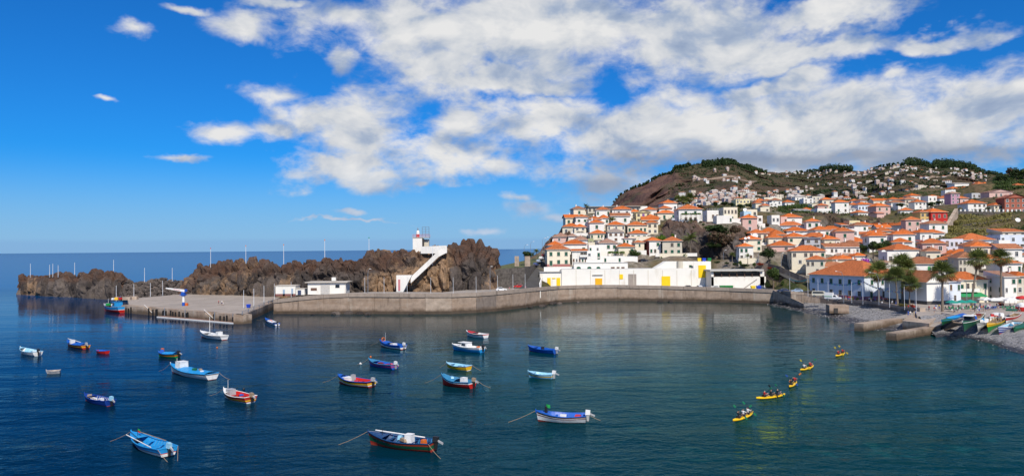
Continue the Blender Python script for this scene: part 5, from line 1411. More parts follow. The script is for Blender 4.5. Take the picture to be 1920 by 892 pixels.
# ------------------------------------------------------------------ ramp road, garden terrace, stone walls
def ramp_road():
    Lp = [(972, 543, 286), (984, 532, 301), (1000, 510, 320), (1015, 491, 338), (1030, 475.5, 356), (1037, 469, 372)]; Rp = [(1012, 544, 286), (1011, 536, 301), (1018, 515, 320), (1026, 497, 338), (1037, 480, 356), (1043, 472, 372)]
    P = [[aty(*l).lerp(aty(*r), j / 3) + Vector((0, 0, .25)) for j in range(4)] for l, r in zip(Lp, Rp)]
    mb = MB(); mb.grid(P, flip=True); structure(mb.build('ramp_road', ASPH))
    root = thing('garden_wall', 'dark stone wall holding the garden terrace left of the ramp road', 'retaining wall')
    pts = [(922, 506, 303), (950, 503, 303), (984, 501, 303), (1000, 497, 321), (1014, 486, 339), (1030, 472, 357)]
    for (a, b, y), (a2, b2, y2) in zip(pts, pts[1:]):
        p, q = aty(a, b, y), aty(a2, b2, y2); mb = MB()
        mb.hexa([(p.x, p.y, 3.5), (q.x, q.y, 3.5), (q.x - .6, q.y + .8, 3.5), (p.x - .6, p.y + .8, 3.5), (p.x, p.y, p.z), (q.x, q.y, q.z), (q.x - .6, q.y + .8, q.z), (p.x - .6, p.y + .8, p.z)])
        mb.build('masonry_section', STONEW, root)
    p = [aty(a, b, y) for a, b, y in ((921, 506, 303.7), (984, 501, 303.7), (1000, 497, 321.5), (1030, 473, 357), (985, 488, 357), (930, 500, 340))]
    mb = MB(); mb.prism([(v.x - .7, v.y) for v in p], [v.z - 6 for v in p], [v.z - .1 for v in p]); structure(mb.build('garden_terrace', mat('terrace_grass', (.10, .11, .04), .95, .3, .6)))
    for px0, px1, lab in ((965, 973, 'left concrete pillar of the garden terrace gateway'), (984, 994, 'right concrete pillar of the garden terrace gateway')):
        a, b = aty(px0, 497, 312), aty(px1, 480, 312); mb = MB(); mb.box(((a.x + b.x) / 2, 312, a.z - .5), (b.x - a.x, 1.6, b.z - a.z + .5)); 
        tag(mb.build('pillar', CONC2), lab, 'pillar', 'pillars of the garden terrace')
    # kerb wall on the right side of the ramp
    mb = MB()
    for (a, b, y), (a2, b2, y2) in zip(Rp, Rp[1:]):
        p, q = aty(a, b, y), aty(a2, b2, y2)
        mb.hexa([(p.x, p.y, p.z - 3), (q.x, q.y, q.z - 3), (q.x + .4, q.y, q.z - 3), (p.x + .4, p.y, p.z - 3), (p.x, p.y, p.z + 1), (q.x, q.y, q.z + 1), (q.x + .4, q.y, q.z + 1), (p.x + .4, p.y, p.z + 1)])
    tag(mb.build('ramp_parapet', wallmat('w')), 'white parapet beside the steep ramp road', 'parapet wall')
    # sloping road wall in the valley
    root = thing('road_wall', 'dark wall of the sloping road behind the quay garden', 'retaining wall')
    pts = [(1415, 495, 312), (1440, 496, 308), (1462, 502, 300), (1485, 512, 294), (1512, 524, 287)]
    for (a, b, y), (a2, b2, y2) in zip(pts, pts[1:]):
        p, q = aty(a, b, y), aty(a2, b2, y2); mb = MB()
        mb.hexa([(p.x, p.y, p.z - 6), (q.x, q.y, q.z - 6), (q.x, q.y + .6, q.z - 6), (p.x, p.y + .6, p.z - 6), (p.x, p.y, p.z + .6), (q.x, q.y, q.z + .6), (q.x, q.y + .6, q.z + .6), (p.x, p.y + .6, p.z + .6)])
        mb.build('wall_section', CONC3, root)
    Lq = [(1440, 507, 306), (1455, 513, 300), (1475, 524, 292), (1500, 540, 283)]; Rq = [(1452, 506, 307), (1472, 512, 301), (1498, 523, 293), (1535, 541, 283)]
    mb = MB(); mb.grid([[aty(*l).lerp(aty(*r), j / 2) + Vector((0, 0, .5)) for j in range(3)] for l, r in zip(Lq, Rq)], flip=True); structure(mb.build('sloping_road', ASPH))
ramp_road()

# ------------------------------------------------------------------ lighthouse, stair, huts, crane
def lighthouse():
    Y = 303
    root = thing('lighthouse', 'small white lighthouse with red band and railed platform on the rock', 'lighthouse')
    p0, p1, pt = aty(774, 470, Y), aty(791.5, 470, Y), aty(774, 446, Y)
    w = p1.x - p0.x; cx = (p0.x + p1.x) / 2; zb = p0.z - 4
    mb = MB(); mb.box((cx, Y + w / 2, zb), (w, w, pt.z - zb)); mb.build('tower_base', wallmat('w'), root)
    q = aty(803, 446, Y)
    mb = MB(); mb.box((cx + w * .85, Y + w * .7, zb), (w * .65, w * .6, pt.z - zb - .6)); mb.build('side_annex', wallmat('e'), root)
    mb = MB(); mb.box((cx + w * .62, Y + .35, pt.z - 3.5), (.7, .3, 3.2)); mb.build('dark_gap', DARKIN, root)
    mb = MB(); mb.box((cx + w * .35, Y + w / 2, pt.z), (w * 1.8, w * 1.1, .3)); mb.build('platform', SURR, root)
    r = aty(782.5, 446, Y)
    mb = MB(); mb.lathe([(.75, 0), (.72, 1.3)], 14); mb.build('red_band', REDP, root, (r.x, Y + w / 2, pt.z + .3))
    mb = MB(); mb.lathe([(.72, 1.3), (.66, 2.3), (.5, 2.7), (.2, 2.9)], 14); mb.build('lantern_tower', WHITE, root, (r.x, Y + w / 2, pt.z + .3))
    mb = MB(); mb.lathe([(.28, 2.9), (.28, 3.5), (.08, 3.8), (.05, 4.2)], 8); mb.build('lamp', STEEL, root, (r.x, Y + w / 2, pt.z + .3))
    PINK = mat('pink_railing', (.62, .30, .36), .6, .1)
    x0, x1 = cx - w * .55, cx + w * 1.25; y0, y1 = Y - .05, Y + w * 1.05
    for k in range(8):
        for yy in (y0, y1):
            mb = MB(); mb.box((x0 + (x1 - x0) * k / 7, yy, pt.z + .3), (.08, .08, 1.1)); mb.build('railing_post', PINK, root)
    for z in (.7, 1.4):
        mb = MB(); mb.ring_tube([(x0, y0, pt.z + z), (x1, y0, pt.z + z), (x1, y1, pt.z + z), (x0, y1, pt.z + z), (x0, y0, pt.z + z)], .05, 4); mb.build('railing', PINK, root)
    mb = MB(); a0 = x1 - 3.0
    for xx in (a0, a0 + 1.4, a0 + 2.8):
        for yy in (Y + 1, Y + 2.6): mb.ring_tube([(xx, yy, pt.z + .3), (xx, yy, pt.z + 4.6)], .04, 4)
    for z in (1.6, 2.6, 3.6, 4.6): mb.ring_tube([(a0, Y + 1, pt.z + z), (a0 + 2.8, Y + 1, pt.z + z), (a0 + 2.8, Y + 2.6, pt.z + z), (a0, Y + 2.6, pt.z + z), (a0, Y + 1, pt.z + z)], .035, 4)
    mb.build('antenna_scaffold', STEEL, root)
    # white stair up the rock
    root = thing('rock_stair', 'long white stair with solid parapet climbing the rock to the lighthouse', 'stair')
    pts = [(744, 548, 283.5), (770, 519, 284), (800, 491, 287), (822, 470, 291), (838, 462, 293)]
    V = [aty(a, b, y) for a, b, y in pts]
    for k, (p, q) in enumerate(zip(V[1:], V[2:])):
        mb = MB(); mb.hexa([(p.x, p.y, p.z - 2.4), (q.x, q.y, q.z - 2.4), (q.x, q.y + 2.2, q.z - 2.4), (p.x, p.y + 2.2, p.z - 2.4), (p.x, p.y, p.z), (q.x, q.y, q.z), (q.x, q.y + .35, q.z), (p.x, p.y + .35, p.z)]); mb.build('stair_parapet', wallmat('w'), root)
        n = 10
        for j in range(n):
            c = p.lerp(q, (j + .5) / n); mb = MB(); mb.box((c.x, c.y + 1.3, c.z - 2.2), ((q.x - p.x) / n, 1.6, 1.1)); mb.build('stair_step', CONC2, root)
    a, b = aty(743, 516, 283.4), aty(772, 516, 283.4); mb = MB()
    mb.hexa([(a.x, 283.4, 4.5), (a.x + 2.0, 283.4, 4.5), (a.x + 2.2, 286, 4.5), (a.x, 286, 4.5), (a.x, 283.4, a.z), (b.x, 283.4, a.z), (b.x, 286, a.z), (a.x, 286, a.z)]); mb.build('stair_foot_wall', wallmat('w'), root)
    p = aty(748.5, 540, 283.3); mb = MB(); mb.box((p.x, 283.35, p.z - 1), (.8, .12, 4.4)); mb.build('pink_door', mat('pink_door', (.55, .2, .22), .6, .1), root)
    a, b = aty(790, 465, 298), aty(838, 461, 294); mb = MB(); mb.hexa([(a.x, 296, a.z - 2.2), (b.x, 293, a.z - 2.2), (b.x, 294, a.z - 2.2), (a.x, 297, a.z - 2.2), (a.x, 296, a.z + .6), (b.x, 293, b.z + .2), (b.x, 294, b.z + .2), (a.x, 297, a.z + .6)]); mb.build('walkway_wall', wallmat('w'), root)
    p = aty(811, 478, 292); mb = MB(); mb.ring_tube([(p.x, 292, p.z - 4), (p.x, 292, p.z + 3)], .12, 5); mb.build('walkway_post', POLEW, root)
lighthouse()

def hut(label, px0, px1, pe, Y, dep, zb, roof_oh, parts):
    a, b = aty(px0, pe, Y), aty(px1, pe, Y); root = thing('hut', label, 'hut', ((a.x + b.x) / 2, Y, zb)); w = b.x - a.x; H = a.z - zb
    mb = MB(); mb.box((0, dep / 2, 0), (w, dep, H)); mb.build('wall', WHB, root)
    mb = MB(); mb.box((0, dep / 2, H + .01), (w + roof_oh * 2, dep + roof_oh * 2, .3)); mb.build('roof', SURR, root)
    for (nm, f0, f1, z0, z1, mt) in parts:
        mb = MB(); mb.box((-w / 2 + w * (f0 + f1) / 2, -.05, H * z0), (w * (f1 - f0), .14, H * (z1 - z0))); mb.build(nm, mt, root)
    return root
GB = mat('grey_blue_door', (.28, .38, .50), .6, .1); NAVY = mat('navy_door', (.04, .06, .13), .6, .1); BRB = mat('brick_red_base', (.24, .10, .09), .85, .1); GRY = mat('grey_shutter', (.50, .48, .45), .8, .1)
zq = 5.6
hut('low white hut with two grey blue doors and a brick red base by the pier', 516.5, 554, 536.5, 283, 6, 4.6, .15, [('base_band', 0.0, 1.0, 0, .22, BRB), ('door', .37, .47, .0, .66, GB), ('door', .78, .88, .05, .75, GB)])
hut('small white annex with a navy door between the two huts', 555, 571, 542.5, 282.5, 5, 5.0, .05, [('door', .2, .6, .05, .85, NAVY)])
r = hut('larger white hut with overhanging flat roof and tall grey shutter', 577, 648, 530, 281, 7, 5.2, .9, [('shutter', .34, .58, .02, .88, GRY), ('window', .08, .24, .34, .56, BROWN), ('window', .73, .84, .56, .82, GLASS)])
hz = max(v.co.z for v in r.children[0].data.vertices)
mb = MB(); mb.box((2.2, 2.5, hz + .31), (1.5, 1.2, 1.3)); mb.build('chimney', WHB, r)

def crane():
    p = atz(344, 573, PZ); root = thing('crane', 'white and blue jib crane standing on the pier deck', 'crane', (p.x, p.y, PZ)); root.scale = (.8, .8, .76)
    s = p.y / FPX
    mb = MB(); mb.lathe([(.6, 0), (.6, 1.2), (.5, 1.7)], 12); mb.build('base_column', BLUEP, root)
    mb = MB(); mb.lathe([(.55, 1.7), (.5, 4.6)], 12); mb.build('mast', WHITE, root)
    mb = MB(); mb.box((0, 0, 4.6), (1.5, 1.5, 1.9)); mb.box((0, 0, 5.0), (2.6, 1.8, .35)); mb.build('turntable', BLUEP, root)
    L = -7.8
    mb = MB(); mb.hexa([(.8, -.4, 6.4), (.8, .4, 6.4), (L, .2, 8.1), (L, -.2, 8.1), (.8, -.4, 7.6), (.8, .4, 7.6), (L, .2, 8.6), (L, -.2, 8.6)][:8]); mb.build('jib', WHITE, root)
    mb = MB(); mb.box((1.1, 0, 6.6), (.9, 1.0, 1.2)); mb.build('counterweight', BLUEP, root)
    mb = MB()
    for k in range(7): mb.box((-1.6 - k * .42, -.42 + .012 * k, 7.05 + .085 * (k + 1.5)), (.22, .03, .28))
    mb.build('red_lettering', REDP, root)
    mb = MB(); mb.box((1.3, .3, 0), (1.1, .9, 1.3)); mb.build('motor_box', ORANGE, root)
crane()
# concrete crates on the pier
for px, py, w, lab in ((238, 562, 3.2, 'pale concrete box at the far left end of the pier'), (251, 561, 3.0, 'low pale concrete box beside the first box on the pier')):
    p = atz(px, py, PZ); mb = MB(); mb.box((0, 0, 0), (w, 1.6, 1.1)); mb.box((0, 0, 1.1), (w * .94, 1.5, .12)); tag(mb.build('concrete_box', CONC2, None, (p.x, p.y, PZ)), lab, 'box')
# ------------------------------------------------------------------ vegetation
def leaf_material(name, c1, c2, c3=None):
    mt = bpy.data.materials.new(name); mt.use_nodes = True; t = mt.node_tree; N = NT(t); b = t.nodes['Principled BSDF']
    a = N.n('ShaderNodeAttribute', attribute_name='tone').outputs['Fac']
    oi = N.n('ShaderNodeObjectInfo').outputs['Random']
    c = N.mix(a, c1, c2)
    if c3: c = N.mix(N.mapr(a, .82, .9), c, c3)
    c = N.mix(N.math('MULTIPLY', oi, .35), c, [q * .55 for q in c1])
    t.links.new(c, b.inputs['Base Color']); b.inputs['Roughness'].default_value = .6; b.inputs['Specular IOR Level'].default_value = .25
    tr = N.n('ShaderNodeBsdfTranslucent', inp={'Color': c}); mx = N.n('ShaderNodeMixShader', inp={0: .25})
    t.links.new(b.outputs[0], mx.inputs[1]); t.links.new(tr.outputs[0], mx.inputs[2]); t.links.new(mx.outputs[0], t.nodes['Material Output'].inputs[0])
    return mt
LEAF = {'d': leaf_material('dark_leaves', (.020, .040, .012), (.060, .095, .026)), 'm': leaf_material('mid_green_leaves', (.035, .065, .014), (.105, .150, .035)), 'y': leaf_material('yellow_green_leaves', (.12, .115, .028), (.32, .27, .085)),
        'r': leaf_material('russet_leaves', (.060, .050, .026), (.20, .115, .070), (.05, .09, .03)), 'x': leaf_material('magenta_flowers', (.42, .035, .42), (.75, .14, .70)), 'p': leaf_material('palm_fronds', (.07, .115, .026), (.30, .32, .09)), 'b': leaf_material('dead_palm_fronds', (.22, .13, .06), (.46, .28, .13)),
        'v': leaf_material('bright_green_leaves', (.06, .13, .015), (.16, .27, .03)), 'f': leaf_material('red_flowers', (.40, .02, .02), (.30, .10, .03))}
BARK = mat('bark', (.16, .12, .09), .95, .3, 3.0, .6, 6.0)
PBARK = mat('palm_bark', (.20, .16, .12), .95, .3, 3.0, .8, 5.0)

def leaves_mesh(name, pts, nrm, size, tone, mt, r):
    n = len(pts); V = np.empty((n * 4, 3)); 
    a = r.standard_normal((n, 3)); nr = nrm + a * .75; nr /= np.linalg.norm(nr, axis=1, keepdims=True)
    t = np.cross(nr, r.standard_normal((n, 3))); t /= np.linalg.norm(t, axis=1, keepdims=True) + 1e-9; b = np.cross(nr, t)
    sx = (size * r.uniform(.6, 1.3, n))[:, None]; sy = sx * r.uniform(.45, .8, n)[:, None]
    V[0::4] = pts - t * sx; V[1::4] = pts - b * sy; V[2::4] = pts + t * sx; V[3::4] = pts + b * sy
    me = bpy.data.meshes.new(name); me.vertices.add(n * 4); me.vertices.foreach_set('co', V.astype(np.float32).ravel())
    me.loops.add(n * 4); me.loops.foreach_set('vertex_index', np.arange(n * 4, dtype=np.int32))
    me.polygons.add(n); me.polygons.foreach_set('loop_start', np.arange(0, n * 4, 4, dtype=np.int32)); me.polygons.foreach_set('loop_total', np.full(n, 4, dtype=np.int32))
    me.update(calc_edges=True)
    at = me.attributes.new('tone', 'FLOAT', 'POINT'); at.data.foreach_set('value', np.repeat(tone, 4).astype(np.float32))
    me.materials.append(mt)
    return me
def crown_points(r, n, lobes=11, flat=.8):
    """leaf positions on the shells of several lobes that fill a unit crown (radius 1, base at 0, height 2*flat)"""
    C = r.standard_normal((lobes, 3)); C /= np.linalg.norm(C, axis=1, keepdims=True); C *= r.uniform(.25, .68, (lobes, 1)); C[:, 2] *= flat
    rad = r.uniform(.28, .48, lobes)
    k = r.integers(0, lobes, n); d = r.standard_normal((n, 3)); d /= np.linalg.norm(d, axis=1, keepdims=True)
    rr = rad[k] * r.uniform(.55, 1.05, n)
    P = C[k] + d * rr[:, None] * np.array([1, 1, flat]); P[:, 2] += flat
    tone = np.clip(.25 + .5 * r.random(n) + .25 * (rad[k] * 6 % 1), 0, 1)
    return P, d, tone
CROWNS = {}
def crown(kind, v):
    if (kind, v) not in CROWNS:
        r = np.random.default_rng(100 + v * 7 + ord(kind)); P, d, t = crown_points(r, 1300, 10 + v * 2)
        CROWNS[kind, v] = leaves_mesh('crown', P, d, .10, t, LEAF[kind], r)
    return CROWNS[kind, v]
TK = 0
def tree(px, py, Y, wpx, hpx, kind, label, group='trees of the town', trunk=.35):
    """px, py base; crown wpx wide, tree hpx high in the photograph's pixels"""
    global TK; TK += 1
    p = aty(px, py, Y); s = Y / FPX; W, H = wpx * s / 2, hpx * s
    root = thing('tree', label, 'tree', tuple(p), 0, group); r = random.Random(TK)
    ct = H * trunk; mb = MB(); h2 = ct + (H - ct) * .6
    mb.ring_tube([(0, 0, -.8), (W * .04, 0, ct * .6), (0, W * .05, h2)], [max(.12, H * .035), max(.1, H * .028), .04], 7)
    for k in range(4):
        a = k * 1.6 + r.random(); mb.ring_tube([(0, 0, ct * .8), (math.cos(a) * W * .3, math.sin(a) * W * .3, ct + (H - ct) * .35), (math.cos(a) * W * .6, math.sin(a) * W * .6, ct + (H - ct) * .55)], [max(.06, H * .016), .05, .02], 5)
    mb.build('trunk', BARK, root)
    o = obj('crown', crown(kind, TK % 5), root, (0, 0, ct), r.random() * 6); o.scale = (W, W, (H - ct) / 1.6)
    return root
def bush(px, py, Y, wpx, hpx, kind, label, group='bushes of the town'):
    global TK; TK += 1
    p = aty(px, py, Y); s = Y / FPX
    o = obj('bush', crown(kind, TK % 5), None, (p.x, p.y, p.z - .1 * hpx * s), TK * 1.3); o.scale = (wpx * s / 2, wpx * s / 2, hpx * s / 1.6)
    return tag(o, label, 'bush', group)

def frond_fan(r, L):
    """fan palm leaf along +x, drooping blades"""
    F = []
    n = 9
    for k in range(n):
        a = (k / (n - 1) - .5) * 2.5; b = a + .14
        l = L * (1 - .25 * abs(k / (n - 1) - .5) * 2)
        c = .45 * L
        p0 = (c, 0, 0); p1 = (c + math.cos(a) * l * .55, math.sin(a) * l * .55, -.02); p2 = (c + math.cos(b) * l * .55, math.sin(b) * l * .55, -.02); p3 = (c + math.cos(a) * l * .8, math.sin(a) * l * .85, -.22 * l)
        F.append((p0, p1, p2)); F.append((p1, p3, p2))
    F.append(((0, -.03, 0), (c, -.02, 0), (c, .02, 0)))
    return F
def frond_feather(r, L):
    F = []; n = 12; prev = None
    for k in range(n):
        u = k / (n - 1); x = L * u * (1 - .12 * u); z = L * (.35 * u - .75 * u * u); hw = L * .16 * math.sin(math.pi * min(1, u * .9 + .12))
        for s in (-1, 1): F.append(((x, 0, z), (x + L * .07, s * hw, z - hw * .35), (x + L * .075, 0, z - .01)))
    return F
def fronds_mesh(name, mk, count, L, el_rng, mt, seed):
    r = random.Random(seed); V, F, T = [], [], []
    for k in range(count):
        az = k * 2.399 + r.uniform(-.3, .3); el = r.uniform(*el_rng); l = L * r.uniform(.8, 1.1); tone = r.random()
        M = Matrix.Rotation(az, 3, 'Z') @ Matrix.Rotation(-el, 3, 'Y') @ Matrix.Rotation(r.uniform(-.5, .5), 3, 'X')
        for tri in mk(r, l):
            i = len(V); V += [tuple(M @ Vector(p)) for p in tri]; F.append((i, i + 1, i + 2)); T += [tone] * 3
    me = bpy.data.meshes.new(name); me.from_pydata(V, [], F); me.materials.append(mt)
    at = me.attributes.new('tone', 'FLOAT', 'POINT'); at.data.foreach_set('value', T); me.update()
    return me
FAN = [fronds_mesh('fronds', frond_fan, 70, 1.12, (-.35, 1.5), LEAF['p'], 3 + k) for k in range(3)]
DEAD = [fronds_mesh('dead_fronds', frond_fan, 30, .85, (-1.35, -.35), LEAF['b'], 30 + k) for k in range(3)]
FEA = [fronds_mesh('fronds', frond_feather, 48, 1.0, (-.2, 1.3), LEAF['p'], 60 + k) for k in range(2)]
def palm(base, top, R_, kind, label, group='palm trees', dead=True):
    """base, top world points"""
    global TK; TK += 1
    base, top = Vector(base), Vector(top); root = thing('palm_tree', label, 'palm tree', tuple(base), 0, group)
    d = top - base; H = d.z; mb = MB(); tr = max(.14, min(.32, H * .03))
    mb.ring_tube([(0, 0, -.6), (d.x * .15, d.y * .2, H * .3), (d.x * .5, d.y * .5, H * .62), (d.x, d.y, H * 1.0)], [tr * 1.5, tr, tr * .85, tr * .9], 9)
    mb.build('trunk', PBARK, root)
    o = obj('fronds', (FAN if kind == 'fan' else FEA)[TK % len(FAN if kind == 'fan' else FEA)], root, tuple(d), TK * 1.7); o.scale = (R_,) * 3
    if dead and kind == 'fan':
        o = obj('dead_fronds', DEAD[TK % 3], root, (d.x, d.y, d.z - .1), TK); o.scale = (R_ * .9,) * 3
    return root
def palm_px(px, py, Y, tx, ty, rpx, kind, label, **k):
    return palm(aty(px, py, Y), aty(tx, ty, Y), rpx * Y / FPX, kind, label, **k)
def prom_palm(px, py, tx, ty, rpx, label, dead=True):
    b = atz(px, py, 3.2); return palm(b, aty(tx, ty, b.y), rpx * b.y / FPX, 'fan', label, group='palms along the waterfront', dead=dead)
prom_palm(1648, 566, 1645, 512, 20, 'tall fan palm in front of the lit corner of the waterfront building')
prom_palm(1683, 572, 1679, 520, 17, 'dark leaning fan palm left of the twin palms', dead=False)
prom_palm(1692, 567, 1690, 499, 20, 'tallest palm of the cluster left of the white barn')
prom_palm(1703, 566, 1700, 508, 16, 'slim fan palm just right of the tallest cluster palm')
prom_palm(1705, 570, 1706, 534, 16, 'short fan palm before the shaded barn wall')
prom_palm(1767, 584, 1767, 513, 21, 'fan palm with orange dead leaves before the white barn gable')
prom_palm(1822, 576, 1834, 489, 19, 'tall slightly leaning palm right of the green parasols')
prom_palm(1877, 569, 1877, 486, 17, 'tall straight palm among the white parasols')
palm_px(1295, 470, 340, 1294, 449, 21, 'fea', 'low bushy date palm at the foot of the rock cliff')
palm_px(1147, 424, 385, 1148, 413, 11, 'fea', 'small dark palm between white houses on the hill')
palm_px(1098, 400, 428, 1099, 387, 8, 'fea', 'palm at the left end of the long pink roof')
for px, ty, rr, lab in ((1271, 374, 7, 'fan palm leftmost of the hilltop clump'), (1281, 376, 8, 'dense fan palm, second in the hilltop clump'), (1288, 380, 7, 'low fan palm, third in the hilltop clump'), (1294, 372, 9, 'tallest fan palm at the right of the hilltop clump')):
    palm_px(px, 398, 432, px, ty, rr, 'fan', lab, group='palms on the hilltop')
palm_px(1373, 490, 318, 1373, 478, 9, 'fea', 'small palm in the garden below the rock cliff'); palm_px(1402, 494, 311, 1402, 481, 9, 'fea', 'small palm before the white valley house')
palm_px(1005, 484, 340, 1006, 472, 9, 'fea', 'small palm on the garden terrace beside the ramp'); palm_px(1830, 446, 378, 1830, 436, 8, 'fea', 'small palm on the dry terraces above the apartments')
palm_px(1874, 446, 350, 1875, 437, 7, 'fea', 'small palm beside the modern white house')
for a in [(990, 495, 328, 26, 26, 'd', 'dark round tree on the garden terrace beside the ramp'), (1191, 491, 329, 25, 25, 'm', 'round green tree on the street above the warehouse'),
          (1441, 494, 313, 36, 30, 'd', 'broad dark tree before the pink valley house'), (1450, 541, 296, 26, 42, 'm', 'tall leafy tree in the garden beside the quay junction'), (1457, 538, 298, 20, 30, 'd', 'darker leafy tree right of the tall garden tree'),
          (1620, 484, 322, 18, 28, 'd', 'small dark tree behind the magenta bush'), (1637, 482, 318, 26, 32, 'd', 'leafy tree in the middle of the valley, left one'), (1652, 486, 312, 30, 36, 'm', 'largest leafy tree in the middle of the valley'), (1664, 478, 322, 22, 30, 'd', 'leafy tree in the middle of the valley, right one'), (1646, 462, 345, 18, 16, 'r', 'bare russet tree behind the leafy valley trees'),
          (1690, 464, 345, 30, 14, 'm', 'low spreading tree behind the wide orange roof'), (1722, 466, 348, 22, 12, 'y', 'yellow green tree right of the low spreading tree'), (1395, 438, 366, 14, 20, 'v', 'bright green tree on the cliff right end'), (1402, 452, 352, 14, 18, 'm', 'green tree below the bright cliff tree'),
          (1885, 348, 600, 12, 22, 'd', 'round dark tree, first on the green crest at right'), (1874, 346, 610, 14, 20, 'd', 'dark tree leftmost on the green crest at right'), (1893, 338, 615, 16, 26, 'r', 'russet topped tree on the green crest at right'), (1905, 340, 605, 24, 26, 'd', 'broad dark tree on the green crest at right'), (1920, 340, 600, 24, 26, 'm', 'tree at the right edge on the green crest'),
          (1342, 392, 470, 14, 14, 'd', 'dark tree right behind the flat roofed houses, first'), (1358, 391, 480, 18, 14, 'd', 'dark tree behind the loggia house'), (1372, 392, 490, 16, 13, 'd', 'dark tree left below the yellow block'), (1388, 394, 485, 20, 12, 'd', 'dark tree in front of the yellow block'), (1404, 394, 490, 18, 14, 'd', 'dark tree right below the yellow block'), (1416, 392, 520, 14, 14, 'd', 'dark tree left of the pyramid roof pavilion'), (1386, 376, 560, 6, 14, 'd', 'single tall tree over the yellow block'),
          (1328, 400, 400, 14, 12, 'r', 'russet shrub tree beside the flat roofed house'), (1312, 398, 420, 16, 16, 'r', 'greyish tree behind the pyramid roof'),
          (1690, 392, 515, 20, 12, 'd', 'dark tree below the grey brown roofed house'), (1745, 392, 500, 18, 14, 'd', 'dark tree above the red house'), (1760, 388, 520, 14, 12, 'd', 'dark tree below the mauve tower'), (1665, 398, 510, 12, 12, 'd', 'dark tree right of the pink cottage'), (1780, 372, 570, 16, 12, 'd', 'dark tree behind the mauve tower'),
          (1570, 392, 590, 14, 14, 'd', 'round dark tree above the gully'), (1835, 400, 462, 10, 8, 'm', 'small tree before the white villa wall'), (1852, 398, 466, 12, 10, 'd', 'dark tree between the villas'), (1850, 376, 540, 12, 12, 'd', 'dark tree left of the wide pink house'), (1800, 400, 462, 10, 12, 'y', 'pale tree at the left end of the villa wall')]:
    tree(*a)
for a in [(1239, 455, 346, 24, 20, 'v', 'bright green bush in the cleft beside the rock cliff'), (1262, 446, 350, 10, 10, 'v', 'small bright bush on the rock cliff'), (1347, 462, 339, 58, 34, 'r', 'huge russet bush hanging over the rock cliff'), (1345, 440, 345, 50, 24, 'd', 'dark green bush on top of the russet bush'), (1338, 464, 338, 34, 14, 'd', 'dark foot of the russet cliff bush'), (1378, 440, 350, 22, 22, 'r', 'russet scrub right of the huge bush'),
          (1330, 432, 347, 24, 14, 'm', 'green scrub left above the huge bush'), (1622, 494, 298, 18, 14, 'x', 'magenta flowering bush behind the orange roofs'), (1468, 537, 290, 12, 14, 'm', 'round clipped shrub beside the junction'), (1438, 538, 294, 12, 12, 'd', 'dark shrub left of the garden tree'), (1414, 500, 308, 8, 10, 'm', 'clipped shrub on the garden slope'), (1388, 496, 312, 10, 10, 'm', 'clipped shrub before the white valley house'),
          (1345, 494, 318, 14, 6, 'd', 'low hedge bush above the fish market, left'), (1362, 495, 317, 12, 5, 'd', 'low hedge bush above the fish market, middle'), (1378, 497, 315, 14, 6, 'd', 'low hedge bush above the fish market, right'), (1398, 500, 312, 22, 7, 'd', 'long hedge below the white valley house'), (1500, 535, 285, 26, 12, 'r', 'flowering bush bank beside the sloping road'), (1510, 539, 283, 20, 12, 'd', 'dark bush bank beside the sloping road'), (1444, 505, 306, 14, 6, 'f', 'reddish flowering hedge on the road wall'), (1425, 497, 309, 16, 6, 'f', 'reddish flowering hedge left on the road wall'),
          (1597, 562, 250, 9, 9, 'y', 'potted yellow green bush by the shaded facade'), (1608, 564, 248, 7, 8, 'd', 'dark potted bush by the shaded facade'), (1547, 553, 268, 6, 5, 'v', 'small potted bush behind the van'), (1692, 574, 214, 22, 7, 'y', 'yellow green planting at the palm feet'), (1712, 576, 212, 12, 7, 'f', 'red flowering planting at the palm feet'), (1877, 573, 226, 12, 8, 'f', 'flower tub around the straight palm'), (1823, 578, 220, 7, 6, 'd', 'small green tub at the leaning palm'),
          (1550, 441, 436, 40, 16, 'd', 'wide dark scrub at the foot of the gully wall, left'), (1575, 438, 438, 30, 16, 'd', 'wide dark scrub at the foot of the gully wall, right'), (1530, 440, 437, 20, 14, 'd', 'dark scrub behind the grey sheds'), (1420, 430, 372, 14, 12, 'm', 'scrub below the white tower house'), (1437, 428, 378, 18, 14, 'r', 'russet scrub above the orange roofs'),
          (1792, 424, 418, 14, 12, 'y', 'yellow green bush at the top of the dry terraces'), (1770, 420, 420, 14, 8, 'v', 'bright green bush beside the concrete stair wall'), (1750, 402, 440, 18, 8, 'y', 'pale bush above the terrace row')]:
    bush(*a)

# pergola vines
def vines(px0, px1, py0, py1, Y, label):
    r = np.random.default_rng(5); a, b = aty(px0, py1, Y), aty(px1, py0, Y); n = 500
    P = np.stack([r.uniform(a.x, b.x, n), r.uniform(Y - 1.5, Y + 1.5, n), r.uniform(a.z, b.z, n)], 1)
    root = thing('vine_pergola', label, 'pergola')
    obj('vine_leaves', leaves_mesh('vine_leaves', P, np.tile([0, -.3, 1.0], (n, 1)), .28, r.random(n), LEAF['v'], r), root)
    for k in range(5):
        x = a.x + (b.x - a.x) * k / 4
        for yy in (Y - 1.4, Y + 1.4):
            mb = MB(); mb.box((x, yy, a.z - 2.6), (.15, .15, 2.7)); mb.build('post', BROWN, root)
vines(1140, 1171, 471, 475, 330.5, 'vine covered pergola in front of the faded roof house'); vines(1277, 1314, 399.5, 402.5, 366, 'vine covered pergola along the pyramid roof house')

